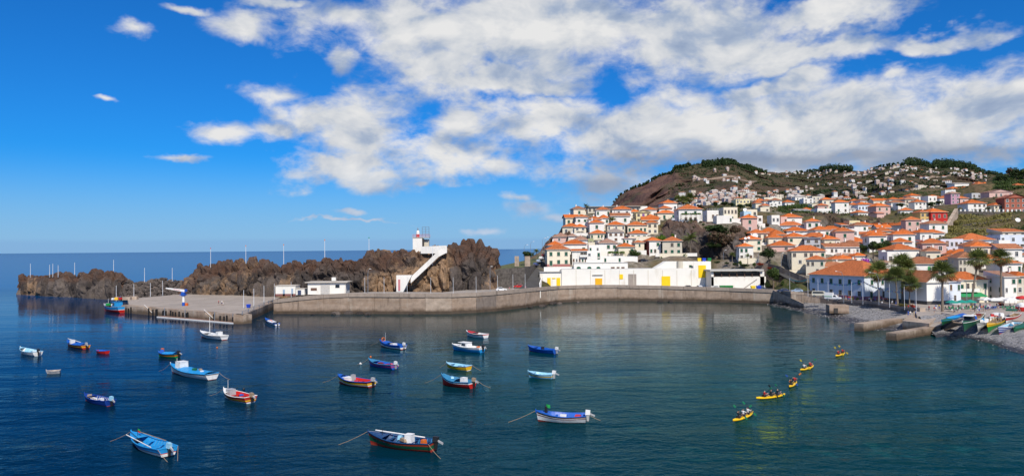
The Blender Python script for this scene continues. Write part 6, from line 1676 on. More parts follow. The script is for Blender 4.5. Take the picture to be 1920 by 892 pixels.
# ------------------------------------------------------------------ scrub on slopes, terraces, woods, far houses
def scatter_scrub():
    r = np.random.default_rng(9); P, Nn, T = [], [], []
    n = 5200; px = r.uniform(1230, 1925, n); Yd = r.uniform(330, 720, n)
    x = (px - 960) / FPX * Yd; z = ground_z(x, Yd)
    hx = np.array([aty((h[0] + h[1]) / 2, h[3], h[4])[:2] for h in HOUSES]); 
    d = np.sqrt(((x[:, None] - hx[None, :, 0]) ** 2 + (Yd[:, None] - hx[None, :, 1] - 4) ** 2)).min(1)
    V = np.stack([x, Yd, z], 1); f = fbm(V * .02, 3, 3)
    ok = (d > 9) & (f > -.15) & ~((px > 1740) & (px < 1905) & (Yd < 446))
    for q, s in zip(V[ok], r.uniform(.8, 2.2, ok.sum())):
        k = 16; dd = r.standard_normal((k, 3)); dd /= np.linalg.norm(dd, axis=1, keepdims=True)
        P.append(q + dd * np.array([s, s, s * .7]) * r.uniform(.5, 1, (k, 1)) + [0, 0, s * .4]); Nn.append(dd); T.append(np.clip(r.random() * .6 + r.random(k) * .4, 0, 1))
    P, Nn, T = np.concatenate(P), np.concatenate(Nn), np.concatenate(T)
    o = obj('hill_scrub', leaves_mesh('hill_scrub', P, Nn, .42, T, LEAF['m'], r)); stuff(o)
    o['label'] = 'low green scrub covering the slopes between the houses'; o['category'] = 'scrub'
    # banana field and green crest
    P, T = [], []
    for (a0, a1, b0, b1, n) in ((1462, 1530, 480, 620, 900), (1868, 1925, 545, 640, 900)):
        px = r.uniform(a0, a1, n); Yd = r.uniform(b0, b1, n); x = (px - 960) / FPX * Yd; z = ground_z(x, Yd)
        for q in zip(x, Yd, z):
            k = 9; P.append(np.array(q) + r.standard_normal((k, 3)) * [.9, .9, .45] + [0, 0, 1.0]); T.append(r.random(k))
    P, T = np.concatenate(P), np.concatenate(T)
    o = obj('banana_field', leaves_mesh('banana_field', P, np.tile([0, -.4, .8], (len(P), 1)), .7, T, LEAF['m'], r)); stuff(o)
    o['label'] = 'rows of bright green banana plants on the terraces'; o['category'] = 'plants'
    P, T = [], []
    for py, Y in ((444, 374), (434, 390), (425, 404), (416, 419), (408, 432)):
        n = 620; px = r.uniform(1755, 1898, n); Yd = Y + r.uniform(-4, 7, n); x = (px - 960) / FPX * Yd; z = ground_z(x, Yd)
        for q in zip(x, Yd, z):
            k = 8; P.append(np.array(q) + r.standard_normal((k, 3)) * [.9, .7, .3] + [0, 0, .4]); T.append(np.clip(r.random() * .7 + r.random(k) * .4, 0, 1))
    P, T = np.concatenate(P), np.concatenate(T)
    o = obj('dry_grass', leaves_mesh('dry_grass', P, np.tile([0, -.5, .8], (len(P), 1)), .5, T, LEAF['y'], r)); stuff(o)
    o['label'] = 'yellow green grass on the dry terraces above the apartments'; o['category'] = 'grass'
    for i, (py, Y) in enumerate(((446, 371), (437, 387), (428, 401), (419, 416), (411, 429))):
        pts = [(px, 0, Y + 1.5 * math.sin(px * .05 + i)) for px in range(1752, 1904, 15)]; mb = MB()
        for (a, _, y), (a2, _, y2) in zip(pts, pts[1:]):
            p = Vector(((a - 960) / FPX * y, y, 0)); q = Vector(((a2 - 960) / FPX * y2, y2, 0)); z1, z2 = ground_z([p.x, q.x], [p.y, q.y])
            mb.hexa([(p.x, p.y, z1 - 2), (q.x, q.y, z2 - 2), (q.x, q.y + .6, z2 - 2), (p.x, p.y + .6, z1 - 2), (p.x, p.y, z1 + 1.1), (q.x, q.y, z2 + 1.1), (q.x, q.y + .6, z2 + 1.1), (p.x, p.y + .6, z1 + 1.1)])
        tag(mb.build('terrace_wall', STONEW), ['lowest', 'second lowest', 'middle', 'second highest', 'highest'][i] + ' dark stone wall of the dry terraces above the apartments', 'terrace wall', 'terrace walls')
    mb = MB(); pts = [(1790, 396, 448), (1830, 396, 450), (1870, 398, 450), (1925, 399, 450)]
    for (a, b, y), (a2, b2, y2) in zip(pts, pts[1:]):
        p, q = aty(a, b, y), aty(a2, b2, y2); mb.hexa([(p.x, p.y, p.z - 6), (q.x, q.y, q.z - 6), (q.x, q.y + 1, q.z - 6), (p.x, p.y + 1, p.z - 6), (p.x, p.y, p.z), (q.x, q.y, q.z), (q.x, q.y + 1, q.z), (p.x, p.y + 1, p.z)])
    tag(mb.build('villa_wall', STONEW), 'tall dark wall below the villas, topped by white posts', 'retaining wall')
    for k in range(16):
        p = aty(1793 + k * 8, 394.5, 450); mb = MB(); mb.box((0, 0, -.2), (.9, .6, 1.3)); mb.box((0, 0, 1.1), (1.1, .8, .2)); tag(mb.build('white_post', wallmat('w'), None, (p.x, p.y, p.z - .6)), '%s short white post from the left on the tall dark villa wall' % NUM[k], 'post', 'white posts on the villa wall')
    # concrete stair wall left of the red house
    p, q = aty(1772, 424, 407), aty(1790, 394, 432); mb = MB()
    mb.hexa([(p.x, p.y, p.z - 4), (p.x + 2, p.y, p.z - 4), (q.x + 2, q.y, q.z - 4), (q.x, q.y, q.z - 4), (p.x, p.y, p.z + 1), (p.x + 2, p.y, p.z + 1), (q.x + 2, q.y, q.z + 1), (q.x, q.y, q.z + 1)]); tag(mb.build('stair_wall', CONC2), 'pale concrete stair wall rising right of the red house', 'wall')
scatter_scrub()

def mpos(px, t):
    i = np.clip(t * (MN_T - 1), 0, MN_T - 1.001); j = np.clip((px - 1118) / (2300 - 1118) * (MN_U - 1), 0, MN_U - 1.001)
    i0, j0 = i.astype(int), j.astype(int); fi, fj = (i - i0)[:, None], (j - j0)[:, None]
    return MNT[i0, j0] * (1 - fi) * (1 - fj) + MNT[i0 + 1, j0] * fi * (1 - fj) + MNT[i0, j0 + 1] * (1 - fi) * fj + MNT[i0 + 1, j0 + 1] * fi * fj
def far_slopes():
    r = np.random.default_rng(21)
    # dark clumps of bushes and trees over the slopes
    n = 7000; px = r.uniform(1255, 1960, n); t = r.uniform(.02, .99, n) ** .8; V = mpos(px, t)
    f = fbm(V * .006, 4, 8); ok = f > .02; V = V[ok]; px = px[ok]
    P, Nn, T = [], [], []
    for q in V:
        s = r.uniform(2.0, 5.0); k = 10; d = r.standard_normal((k, 3)); d /= np.linalg.norm(d, axis=1, keepdims=True); P.append(q + d * s * r.uniform(.4, 1, (k, 1)) * [1, 1, .7] + [0, 0, s * .4]); Nn.append(d); T.append(np.clip(r.random() * .5 + r.random(k) * .5, 0, 1))
    o = obj('mountain_scrub', leaves_mesh('mountain_scrub', np.concatenate(P), np.concatenate(Nn), 1.6, np.concatenate(T), LEAF['d'], r)); stuff(o)
    o['label'] = 'dark bushes and small trees dotted over the mountain slopes'; o['category'] = 'scrub'
    # woods on the crests
    P, Nn, T = [], [], []
    for a0, a1, t0, t1, n, hh in ((1262, 1300, .97, 1.0, 50, 13), (1318, 1440, .9, 1.0, 380, 12), (1200, 1262, .97, 1.0, 60, 9), (1150, 1200, .97, 1.0, 24, 7), (1540, 1600, .96, 1.0, 160, 24), (1490, 1540, .97, 1, 40, 12), (1700, 1745, .97, 1, 110, 24), (1752, 1835, .90, 1.0, 330, 26), (1640, 1700, .985, 1.0, 30, 10), (1835, 1960, .94, 1, 160, 16)):
        px = r.uniform(a0, a1, n); t = r.uniform(t0, t1, n); V = mpos(px, t)
        for q in V:
            h = hh * r.uniform(.5, 1.1); k = 26; d = r.standard_normal((k, 3)); d /= np.linalg.norm(d, axis=1, keepdims=True)
            P.append(q + d * [h * .33, h * .33, h * .45] * r.uniform(.5, 1, (k, 1)) + [0, 0, h * .5]); Nn.append(d); T.append(np.clip(r.random() * .5 + r.random(k) * .3, 0, 1))
    o = obj('crest_wood', leaves_mesh('crest_wood', np.concatenate(P), np.concatenate(Nn), 2.3, np.concatenate(T), LEAF['d'], r)); stuff(o)
    o['label'] = 'dark pine woods along the mountain crests'; o['category'] = 'wood'
    # far houses
    MW = [mat('far_white_wall', (.74, .72, .68), .9, .1, .05), mat('far_cream_wall', (.68, .60, .48), .9, .1, .05), mat('far_pinkish_wall', (.58, .44, .38), .9, .1, .05)]
    MR = [mat('far_orange_roof', (.42, .15, .06), .9, .15, .05), mat('far_pale_roof', (.50, .45, .40), .9, .15, .05), mat('far_brown_roof', (.30, .16, .10), .9, .15, .05)]
    protos = []
    for k in range(9):
        mb = MB(); w, d, h = (9, 8, 6.2), (12, 8, 5.6), (8, 8, 8.5)
        w, d, h = ((9, 8, 6), (13, 8, 5.5), (8, 8, 8.5))[k % 3]
        mb.box((0, 0, -6), (w, d, h + 6), 0)
        x, y = w / 2 + .5, d / 2 + .5
        if k % 4 != 3:
            mb.face([(-x, -y, h), (x, -y, h), (x * .35, 0, h + 2.3), (-x * .35, 0, h + 2.3)], 1); mb.face([(x, y, h), (-x, y, h), (-x * .35, 0, h + 2.3), (x * .35, 0, h + 2.3)], 1)
            mb.face([(x, -y, h), (x, y, h), (x * .35, 0, h + 2.3)], 1); mb.face([(-x, y, h), (-x, -y, h), (-x * .35, 0, h + 2.3)], 1)
        else: mb.box((0, 0, h), (w - .6, d - .6, .3), 1)
        for q in range(2):
            for s in range(3): mb.box((-w / 2 + w * (s + .5) / 3, -d / 2 - .03, 1 + q * 2.7), (1.2, .1, 1.4), 2)
        protos.append(mb.mesh('far_house', [MW[k % 3 if k != 4 else 0], MR[(k * 2) % 3], GLASS]))
    # zones: px range, t range, share, phrase
    Z = [(1255, 1420, .06, .44, 150, 'small pale house in the crowded quarter on the left mountain slope', 'houses crowded on the left mountain slope'),
         (1300, 1430, .55, .92, 22, 'small pale house high under the wooded left summit', 'houses high on the left mountain'),
         (1425, 1625, .04, .40, 92, 'small pale house low in the middle valley behind the town', 'houses in the middle valley'),
         (1430, 1640, .80, .985, 52, 'tiny pale house along the middle skyline ridge', 'houses along the middle ridge'),
         (1470, 1640, .4, .8, 18, 'lone tiny pale house on the open middle slope', 'houses on the open middle slope'),
         (1630, 1850, .45, .97, 120, 'small pale house on the right mountain slope below the woods', 'houses on the right mountain slope'),
         (1610, 1790, .05, .45, 64, 'small pale house low on the right slope behind the terrace row', 'houses low on the right slope')]
    rest = []
    cnt = 0
    for a0, a1, t0, t1, n, lab, grp in Z:
        m = 0; tries = 0
        while m < n and tries < n * 14:
            tries += 1
            px = r.uniform(a0, a1); t = r.uniform(t0, t1)
            if px < 1300 and t > .1 + (px - 1240) / 60 * .5: continue
            q = mpos(np.array([px]), np.array([t]))[0]
            if fbm(np.array([q]) * .004, 3, 61)[0] < -.12 and r.random() < .8: continue
            m += 1; cnt += 1
            if m % 2 or n < 60:
                pk = int(r.integers(9)); o = obj('far_house', protos[pk], None, tuple(q), r.uniform(-.5, .5)); s = r.uniform(.55, .95); o.scale = (s, s, s)
                l2 = lab.replace('pale', ['white', 'cream', 'pinkish'][pk % 3 if pk != 4 else 0] + ' ' + ('squat', 'wide', 'tall')[pk % 3], 1) if 'pale' in lab else lab
                tag(o, l2 + (', flat roofed' if pk % 4 == 3 else ', with ' + ['orange', 'brown', 'pale'][(0, 2, 1)[(pk * 2) % 3]] + ' roof'), 'house', grp)
            else: rest.append((q, r.integers(9), r.uniform(-.5, .5), r.uniform(.5, .85)))
    mb = MB(); mats = MW + MR + [GLASS]
    for q, k, a, s in rest:
        me = protos[k]; i = len(mb.v); c, sn = math.cos(a), math.sin(a); idx = [mats.index(x) for x in me.materials]
        for v in me.vertices: x, y, z = v.co * s; mb.v.append((q[0] + x * c - y * sn, q[1] + x * sn + y * c, q[2] + z))
        for p in me.polygons: mb.f.append(tuple(i + w for w in p.vertices)); mb.m.append(idx[p.material_index])
    o = mb.build('distant_houses', mats); stuff(o); o['label'] = 'further tiny houses sprinkled over the mountain slopes'; o['category'] = 'houses'
    # cut terraces and road lines on the slopes
    mb = MB()
    for px0, px1, t in ((1440, 1560, .22), (1560, 1640, .35), (1640, 1760, .38), (1660, 1800, .62), (1300, 1420, .68), (1250, 1330, .32), (1256, 1320, .22), (1620, 1700, .55)):
        xs = np.linspace(px0, px1, 24); V = mpos(xs, np.full(24, t))
        for p, q in zip(V, V[1:]): mb.hexa([(p[0], p[1] - 1, p[2] - 5), (q[0], q[1] - 1, q[2] - 5), (q[0], q[1] + 6, q[2] - 5), (p[0], p[1] + 6, p[2] - 5), (p[0], p[1] - 1, p[2] + 4), (q[0], q[1] - 1, q[2] + 4), (q[0], q[1] + 6, q[2] + 4), (p[0], p[1] + 6, p[2] + 4)])
    structure(mb.build('mountain_roads', CONC))
far_slopes()
# ------------------------------------------------------------------ boats
PAINT = {'w': (.78, .77, .74), 'b': (.010, .10, .46), 'B': (.008, .045, .26), 'c': (.02, .28, .62), 'l': (.30, .58, .74), 'r': (.50, .018, .014), 'y': (.80, .46, .02), 'o': (.62, .14, .02), 'g': (.012, .11, .05), 'G': (.02, .30, .06), 'n': (.02, .025, .04), 'k': (.02, .02, .022), 'm': (.20, .03, .02), 't': (.34, .24, .15), 'e': (.40, .40, .40), 'a': (.04, .22, .40), 'v': (.012, .055, .16), 'f': (.38, .05, .025)}
def paint(k): return mat('boat_paint_' + {'w': 'white', 'b': 'blue', 'B': 'dark_blue', 'c': 'sky_blue', 'l': 'light_blue', 'r': 'red', 'y': 'yellow', 'o': 'orange', 'g': 'dark_green', 'G': 'green', 'n': 'navy', 'k': 'black', 'm': 'maroon', 't': 'wood', 'e': 'grey', 'a': 'sea_blue', 'v': 'ink_blue', 'f': 'rust'}[k], PAINT[k], .42, .14, 2.2, .15, 7, .4, grime=(tuple(c * .55 for c in PAINT[k]), .35), gscale=1.6)
def smooth(x): x = max(0., min(1., x)); return x * x * (3 - 2 * x)

def boat(bow, stern, B, fb, sheer, bands, inner, deck, label, feats=None, z=0.0, tilt=0.0, name='fishing_boat', group='boats moored in the harbour', world=None, cat='boat'):
    feats = feats or {}
    if world: b3, s3 = Vector(world[0]), Vector(world[1])
    else: b3, s3 = atz(bow[0], bow[1], z), atz(stern[0], stern[1], z)
    c = (b3 + s3) / 2; d = b3 - s3; L = math.hypot(d.x, d.y); rz = math.atan2(d.y, d.x)
    root = thing(name, label, cat, (c.x, c.y, (b3.z + s3.z) / 2 if world else z), rz, group)
    root.rotation_euler = (tilt, -math.atan2(d.z, L) if world else 0, rz)
    NS = 15
    def hb(s): return (B / 2) * ((.80 + .20 * smooth(s / .45)) if s < .45 else max(.02, 1 - ((s - .45) / .55) ** 2.3))
    def sh(s): return fb * (1 + sheer * max(0, (s - .35) / .65) ** 2 + .10 * max(0, (.3 - s) / .3))
    def pt(s, v, side, ins=0.0):
        ex = .42 + .5 * smooth((s - .5) / .5); zz = -.35 + (sh(s) + .35) * v
        w = max(.0, hb(s) * v ** ex - ins); rake = .10 * L * .55 * smooth((s - .75) / .25) * (v - .45)
        return (-L / 2 + L * s + rake, side * w, zz)
    S_ = [k / (NS - 1) for k in range(NS)]
    # strakes, each its own band of the hull
    for bi, (v0, v1, ck) in enumerate(bands):
        mb = MB(); o = .012 * (bi % 2)
        for side in (1, -1):
            P = [[pt(s, v0 + (v1 - v0) * j / 3, side, -o) for j in range(4)] for s in S_]; mb.grid(P, flip=(side > 0))
        T = [[pt(0, v0 + (v1 - v0) * j / 3, sd * q, -o) for j in range(4)] for sd, q in ((1, 1), (0, 1), (-1, 1))]
        T = [[(p[0] - .012, p[1], p[2]) for p in row] for row in T]; mb.grid(T, flip=True)
        mb.build('hull' if bi == 0 else 'hull_strake', paint(feats.get('transom', ck) if False else ck), root, smooth=True)
    # gunwale
    mb = MB(); g = [pt(s, 1, 1) for s in S_] + [pt(s, 1, -1) for s in reversed(S_)]
    mb.ring_tube(g + [g[0]], .055, 5, cap=False); mb.build('gunwale', paint(feats.get('gunwale', deck)), root)
    # inside: sides and sole
    mb = MB(); sole = fb * .22
    def iw(s): return pt(s, (sole + .35) / (sh(s) + .35), 1, .10)[1]
    for side in (1, -1):
        P = []
        for s in S_[:-2]:
            q = pt(s, .99, side, .07); w = max(.03, iw(s)); P.append([q, (q[0] * .99, side * w, sole)])
        mb.grid(P, flip=(side < 0))
    P = []
    for s in S_[:-2]:
        w = max(.03, iw(s)); P.append([(-L / 2 + L * s, -w, sole), (-L / 2 + L * s, w, sole)])
    mb.grid(P, flip=True)
    a, b_ = pt(0, .99, 1, .07), pt(0, .99, -1, .07); mb.face([(a[0] + .05, a[1], a[2]), (b_[0] + .05, b_[1], b_[2]), (b_[0] + .05, -iw(0), sole), (a[0] + .05, iw(0), sole)])
    mb.build('interior', paint(inner), root)
    # foredeck
    f0 = feats.get('foredeck', .74)
    if f0 < 1:
        st = [s for s in S_ if s > f0] ; st = [f0] + st; mb = MB()
        mb.grid([[(lambda q: (q[0], q[1] * k, q[2] + .05 * (1 - abs(k)) - .02))(pt(s, 1, 1, .05)) for k in (-1, -.4, .4, 1)] for s in st], flip=True); mb.build('foredeck', paint(deck), root)
    for s in feats.get('thwarts', (.18, .40, .60)):
        w = hb(s) * 1.72; mb = MB(); mb.box((-L / 2 + L * s, 0, sh(s) * .66), (.32, w, .07)); mb.build('thwart', paint(feats.get('thwart_col', inner)), root)
    if 'ribs' in feats:
        for s in np.linspace(.1, .7, 10):
            for side in (1, -1):
                mb = MB(); q = pt(s, .98, side, .1); mb.ring_tube([(q[0], q[1], q[2]), (q[0], side * max(.03, iw(s) - .02), sole)], .045, 4); mb.build('rib', paint(feats['ribs']), root)
    if 'cover' in feats:
        ck, s0, s1 = feats['cover']; st = np.linspace(s0, s1, 9); mb = MB()
        mb.grid([[(lambda q: (q[0], q[1] * k, q[2] + .03 + .22 * (1 - k * k) + .04 * math.sin(s * 30 + k * 3)))(pt(s, 1, 1, -.02)) for k in (-1, -.66, -.33, 0, .33, .66, 1)] for s in st], flip=True); mb.build('cover', paint(ck), root)
    for (s, y, lx, ly, h, ck, nm) in feats.get('boxes', ()):
        zb = feats.get('boxz', sh(s) * .55); mb = MB(); mb.box((-L / 2 + L * s, y * B / 2, zb), (lx, ly, h), taper=.94); mb.box((-L / 2 + L * s, y * B / 2, zb + h), (lx * .98, ly * .98, .06)); mb.build(nm, paint(ck), root)
    if 'cabin' in feats:
        s, lx, ly, h, ck = feats['cabin']; x = -L / 2 + L * s; zb = sh(s) * .75; mb = MB()
        mb.hexa([(x - lx / 2, -ly / 2, zb), (x + lx / 2, -ly / 2 * .8, zb), (x + lx / 2, ly / 2 * .8, zb), (x - lx / 2, ly / 2, zb), (x - lx / 2 * .9, -ly / 2 * .9, zb + h), (x + lx * .18, -ly / 2 * .75, zb + h), (x + lx * .18, ly / 2 * .75, zb + h), (x - lx / 2 * .9, ly / 2 * .9, zb + h)])
        cb = mb.build('cabin', paint(ck), root)
        for side in (1, -1):
            mb = MB(); mb.hexa([(x - lx * .33, side * ly * .475, zb + h * .45), (x + lx * .15, side * ly * .43, zb + h * .45), (x + lx * .15, side * ly * .45, zb + h * .45), (x - lx * .33, side * ly * .492, zb + h * .45), (x - lx * .33, side * ly * .455, zb + h * .85), (x + lx * .10, side * ly * .41, zb + h * .85), (x + lx * .10, side * ly * .43, zb + h * .85), (x - lx * .33, side * ly * .472, zb + h * .85)]); mb.build('cabin_window', GLASS, cb)
        mb = MB(); mb.box((x + lx * .02, 0, zb + h + .01), (lx * 1.05, ly * .95, .07)); mb.build('cabin_roof', paint(feats.get('roofcol', ck)), cb)
    if 'motor' in feats:
        mc = feats['motor']; mr = thing; zt = sh(0); x = -L / 2
        m0 = MB(); m0.hexa([(x - .55, -.2, zt + .0), (x + .05, -.22, zt + .0), (x + .05, .22, zt + .0), (x - .55, .2, zt + .0), (x - .62, -.17, zt + .55), (x - .02, -.2, zt + .6), (x - .02, .2, zt + .6), (x - .62, .17, zt + .55)])
        mo = m0.build('outboard_motor', paint(mc), root)
        m0 = MB(); m0.hexa([(x - .42, -.1, zt - .8), (x - .15, -.1, zt - .8), (x - .15, .1, zt - .8), (x - .42, .1, zt - .8), (x - .5, -.12, zt + .02), (x - .1, -.12, zt + .02), (x - .1, .12, zt + .02), (x - .5, .12, zt + .02)]); m0.build('motor_leg', paint('k' if mc != 'w' else 'e'), mo)
        if feats.get('tilted', True):
            m0 = MB(); m0.hexa([(x - .5, -.08, zt + .05), (x - .5, .08, zt + .05), (x - 1.15, .06, zt - .25), (x - 1.15, -.06, zt - .25), (x - .5, -.08, zt + .25), (x - .5, .08, zt + .25), (x - 1.2, .06, zt - .05), (x - 1.2, -.06, zt - .05)]); m0.build('propeller_shaft', paint('e'), mo)
    if 'mast' in feats:
        s, h, r_ = feats['mast']; x = -L / 2 + L * s; mb = MB(); mb.ring_tube([(x, 0, 0), (x + .02, 0, sh(s) + h)], [r_, r_ * .6], 6); mb.build('mast', paint(feats.get('mastcol', 'w')), root)
        if 'flag' in feats:
            z1 = sh(s) + h; mb = MB(); fl = feats['flag']
            for j, ck in enumerate(fl):
                P = [[(x - .05 - q * .16, .06 * math.sin(q * 1.4), z1 - (.42 * (jj + j) / len(fl)) - q * .05) for q in range(4)] for jj in (0, 1)]; mb.grid(P, mi=j)
            mb.build('flag', [paint(k) for k in fl], root)
    if 'ring' in feats:
        s, ck, rr = feats['ring']; x = -L / 2 + L * s; zc = sh(s) + rr * .9; mb = MB()
        mb.ring_tube([(x, math.cos(a) * rr, zc + math.sin(a) * rr) for a in np.linspace(0, 2 * math.pi, 13)], rr * .24, 6, cap=False); mb.build('life_ring', paint(ck), root)
    for (s, y, zz, lx, ly, h, ck, nm) in feats.get('gear', ()):
        mb = MB(); mb.box((-L / 2 + L * s, y * B / 2, sh(s) * zz), (lx, ly, h), taper=.8, rz=s * 9); mb.build(nm, paint(ck), root)
    for (s0, y0, s1, y1, r_, ck, nm) in feats.get('poles', ()):
        mb = MB(); mb.ring_tube([(-L / 2 + L * s0, y0 * B / 2, sh(s0) + .12), (-L / 2 + L * s1, y1 * B / 2, sh(s1) + .14)], r_, 5); mb.build(nm, paint(ck), root)
    # mooring lines
    for (end, dx, dy, fall) in feats.get('lines', ()):
        a = Vector(pt(1 if end == 'b' else 0, 1, 0 if end == 'b' else (1 if end == 'l' else -1))); e = Vector((a.x + dx, a.y + dy, -.05))
        mb = MB(); mb.ring_tube([a.lerp(e, k / 6) + Vector((0, 0, -fall * math.sin(math.pi * k / 6))) for k in range(7)], .028, 4); mb.build('mooring_line', paint('t'), root)
    # bow post
    q = pt(1, 1, 0); mb = MB(); mb.ring_tube([(q[0] - .02, 0, q[2] - .3), (q[0] + .06, 0, q[2] + .22)], .07, 6); mb.build('bow_post', paint(feats.get('post', deck)), root)
    return root
LN = [('b', 3.2, .6, .25)]; LNS = [('b', 3.2, .6, .25), ('s', -2.2, -.8, .2)]
boat((39, 661.5), (71, 667), 2.6, .85, .55, [(0, .45, 'w'), (.45, .62, 'w'), (.62, .82, 'w'), (.82, 1, 'w')], 'l', 'l', 'white rowing boat with pale blue inside at the far left', {'foredeck': .88, 'boxes': [(.18, .1, .7, .7, .35, 'w', 'float')], 'post': 'w', 'motor': 'k', 'ribs': 'w'})
boat((127, 647.5), (161, 654), 2.7, .85, .5, [(0, .35, 'f'), (.35, .55, 'r'), (.55, .72, 'y'), (.72, .88, 'f'), (.88, 1, 'y')], 'b', 'b', 'yellow and red striped boat with blue inside behind the tiny red boat', {'boxes': [(.70, .1, .9, .9, 1.0, 'w', 'white_box')], 'motor': 'e', 'cover': ('b', .06, .5), 'poles': [(.55, -.8, 1.1, -.3, .07, 'w', 'oar')]})
boat((181, 661.5), (201, 663), 1.6, .65, .1, [(0, .5, 'r'), (.5, 1, 'r')], 'b', 'b', 'tiny boxy red tender with blue inside', {'thwarts': (.5,), 'foredeck': 1.1}, name='tender')
boat((88, 700.5), (113, 699), 1.5, .5, .25, [(0, .4, 'n'), (.4, 1, 'e')], 't', 'e', 'small old grey rowing dinghy drifting alone', {'foredeck': .9, 'thwarts': (.45,)}, name='dinghy')
boat((160, 750), (207, 760.5), 2.1, .75, .35, [(0, .36, 'f'), (.36, .7, 'B'), (.7, 1, 'B')], 'B', 'B', 'dark blue open boat with orange waterline and a pale covered motor', {'motor': 'l', 'boxes': [(.56, .3, 1.1, .5, .3, 'w', 'white_sack'), (.42, -.2, .8, .5, .25, 'w', 'white_sack')], 'gear': [(.82, 0, .6, .7, .6, .5, 't', 'rope_heap')], 'poles': [(.3, .9, .72, .7, .04, 't', 'oar')], 'ribs': 'e'})
boat((298, 668), (333, 670), 2.6, .8, .35, [(0, .35, 'G'), (.35, .55, 'G'), (.55, .75, 'o'), (.75, 1, 'g')], 'b', 'b', 'green and orange boat with blue cover and black motor behind the white boat', {'cover': ('c', .08, .62), 'motor': 'k', 'gear': [(.78, .2, .9, .8, .8, .7, 'b', 'blue_bucket'), (.86, -.2, .9, .5, .5, .9, 'o', 'orange_crate')]})
boat((322, 698), (398, 711.5), 3.2, .95, .75, [(0, .30, 'm'), (.30, .84, 'w'), (.84, .93, 'n'), (.93, 1, 'w')], 'c', 'c', 'long white boat with blue deck and a big white box at its bow', {'cover': ('c', .03, .70), 'boxes': [(.74, .0, 1.7, 1.6, 1.5, 'w', 'white_wheelhouse')], 'mast': (.86, 1.4, .05), 'gear': [(.40, .1, 1.1, .8, .6, .5, 'g', 'net_heap'), (.34, -.3, 1.1, .6, .5, .4, 't', 'net_heap'), (.20, .2, 1.1, .5, .5, .3, 'w', 'float')], 'post': 'w', 'lines': LNS, 'boxz': .8})
boat((377, 631.5), (421, 637), 3.0, 1.0, .65, [(0, .32, 'f'), (.32, .74, 'w'), (.74, .80, 'n'), (.80, .92, 'w'), (.92, 1, 'n')], 'w', 'w', 'white launch with a tall mast and a box at its stern', {'mast': (.62, 4.4, .09), 'boxes': [(.22, 0, 1.1, 1.3, 1.3, 'w', 'wheelhouse'), (.46, 0, 2.4, 1.6, .6, 'w', 'hatch')], 'gear': [(.2, -1.0, .7, .4, .3, .3, 'o', 'orange_buoy')]})
boat((421, 744.5), (470, 755), 2.7, .85, .6, [(0, .40, 'w'), (.40, .52, 'f'), (.52, .64, 'y'), (.64, .84, 'f'), (.84, 1, 'r')], 'r', 'w', 'red and white striped boat with a grey box near its bow', {'boxes': [(.72, .1, 1.2, 1.0, .9, 'e', 'grey_box')], 'motor': 't', 'gear': [(.4, -.2, .5, .5, .5, .5, 'b', 'blue_bucket'), (.22, .3, .7, .7, .4, .3, 'r', 'cushion')], 'lines': LN, 'mast': (.86, 1.6, .04)})
boat((248, 831), (315, 856), 2.7, .9, .5, [(0, .34, 'n'), (.34, .56, 'w'), (.56, .62, 'r'), (.62, .82, 'c'), (.82, 1, 'c')], 'c', 'c', 'bright blue boat with white waterline and a small flag, nearest on the left', {'motor': 'l', 'thwarts': (.16, .36, .62), 'poles': [(.15, .9, .9, .75, .05, 'w', 'oar'), (.3, .8, 1.0, .2, .03, 'k', 'fishing_rod'), (.35, -.9, .95, -.3, .04, 't', 'oar')], 'mast': (.84, .9, .035), 'flag': 'Gr', 'mastcol': 'n', 'lines': [('b', 3.0, 1.2, .1), ('l', -1.9, -.2, .05), ('s', -2.4, 1.2, .05)], 'ribs': 'a'})
boat((498, 602), (520, 611), 2.0, .7, .5, [(0, .4, 'b'), (.4, .8, 'w'), (.8, 1, 'b')], 'w', 'b', 'small white and blue boat tied close to the pier corner', {'motor': 'k', 'cover': ('w', .15, .6), 'gear': [(.35, .3, 1.0, .6, .5, .3, 'r', 'red_sack'), (.55, .0, 1.1, .7, .5, .3, 'o', 'orange_sack')], 'lines': [('b', 6, 2, .3)]})
boat((480, 594), (468, 598), 1.5, .5, .2, [(0, .5, 'r'), (.5, 1, 'r')], 'r', 'w', 'little red dinghy lying at the pier corner', {'foredeck': 1.1, 'thwarts': (.5,)}, name='dinghy')
boat((487, 590), (479, 594), 1.4, .5, .2, [(0, .5, 'b'), (.5, 1, 'G')], 'a', 'b', 'little blue dinghy behind the red one at the pier corner', {'foredeck': 1.1, 'thwarts': (.5,)}, name='dinghy')
boat((196, 583), (229, 586.5), 4.2, 2.1, .35, [(0, .22, 'f'), (.22, .55, 'r'), (.55, .62, 'w'), (.62, .8, 'c'), (.8, 1, 'c')], 't', 'e', 'red and sky blue fishing vessel berthed at the end of the pier', {'cabin': (.30, 3.4, 3.0, 2.3, 'c'), 'mast': (.78, 2.4, .07), 'gear': [(.72, .2, 1.0, 1.4, 1.2, .8, 'G', 'net_heap'), (.6, -.3, 1.0, 1.0, 1.0, .8, 'w', 'crates'), (.85, 0, 1.0, 1.0, .9, .6, 'e', 'net_heap'), (.28, .1, 2.2, 1.4, 1.2, .9, 'y', 'yellow_gear'), (.22, -.4, 2.2, 1.0, .9, .7, 'r', 'red_gear'), (.4, .3, 2.2, .9, .9, .7, 'w', 'white_gear')]}, name='trawler')
boat((714, 648.5), (756, 655), 2.6, .9, .55, [(0, .36, 'f'), (.36, .60, 'w'), (.60, 1, 'b')], 'b', 'b', 'blue boat with white band and a life ring on its bow', {'motor': 'w', 'boxes': [(.42, 0, 1.2, 1.2, .5, 'w', 'white_crate')], 'ring': (.88, 'o', .42), 'mast': (.78, 2.2, .03), 'lines': LN, 'cover': ('b', .55, .8)})
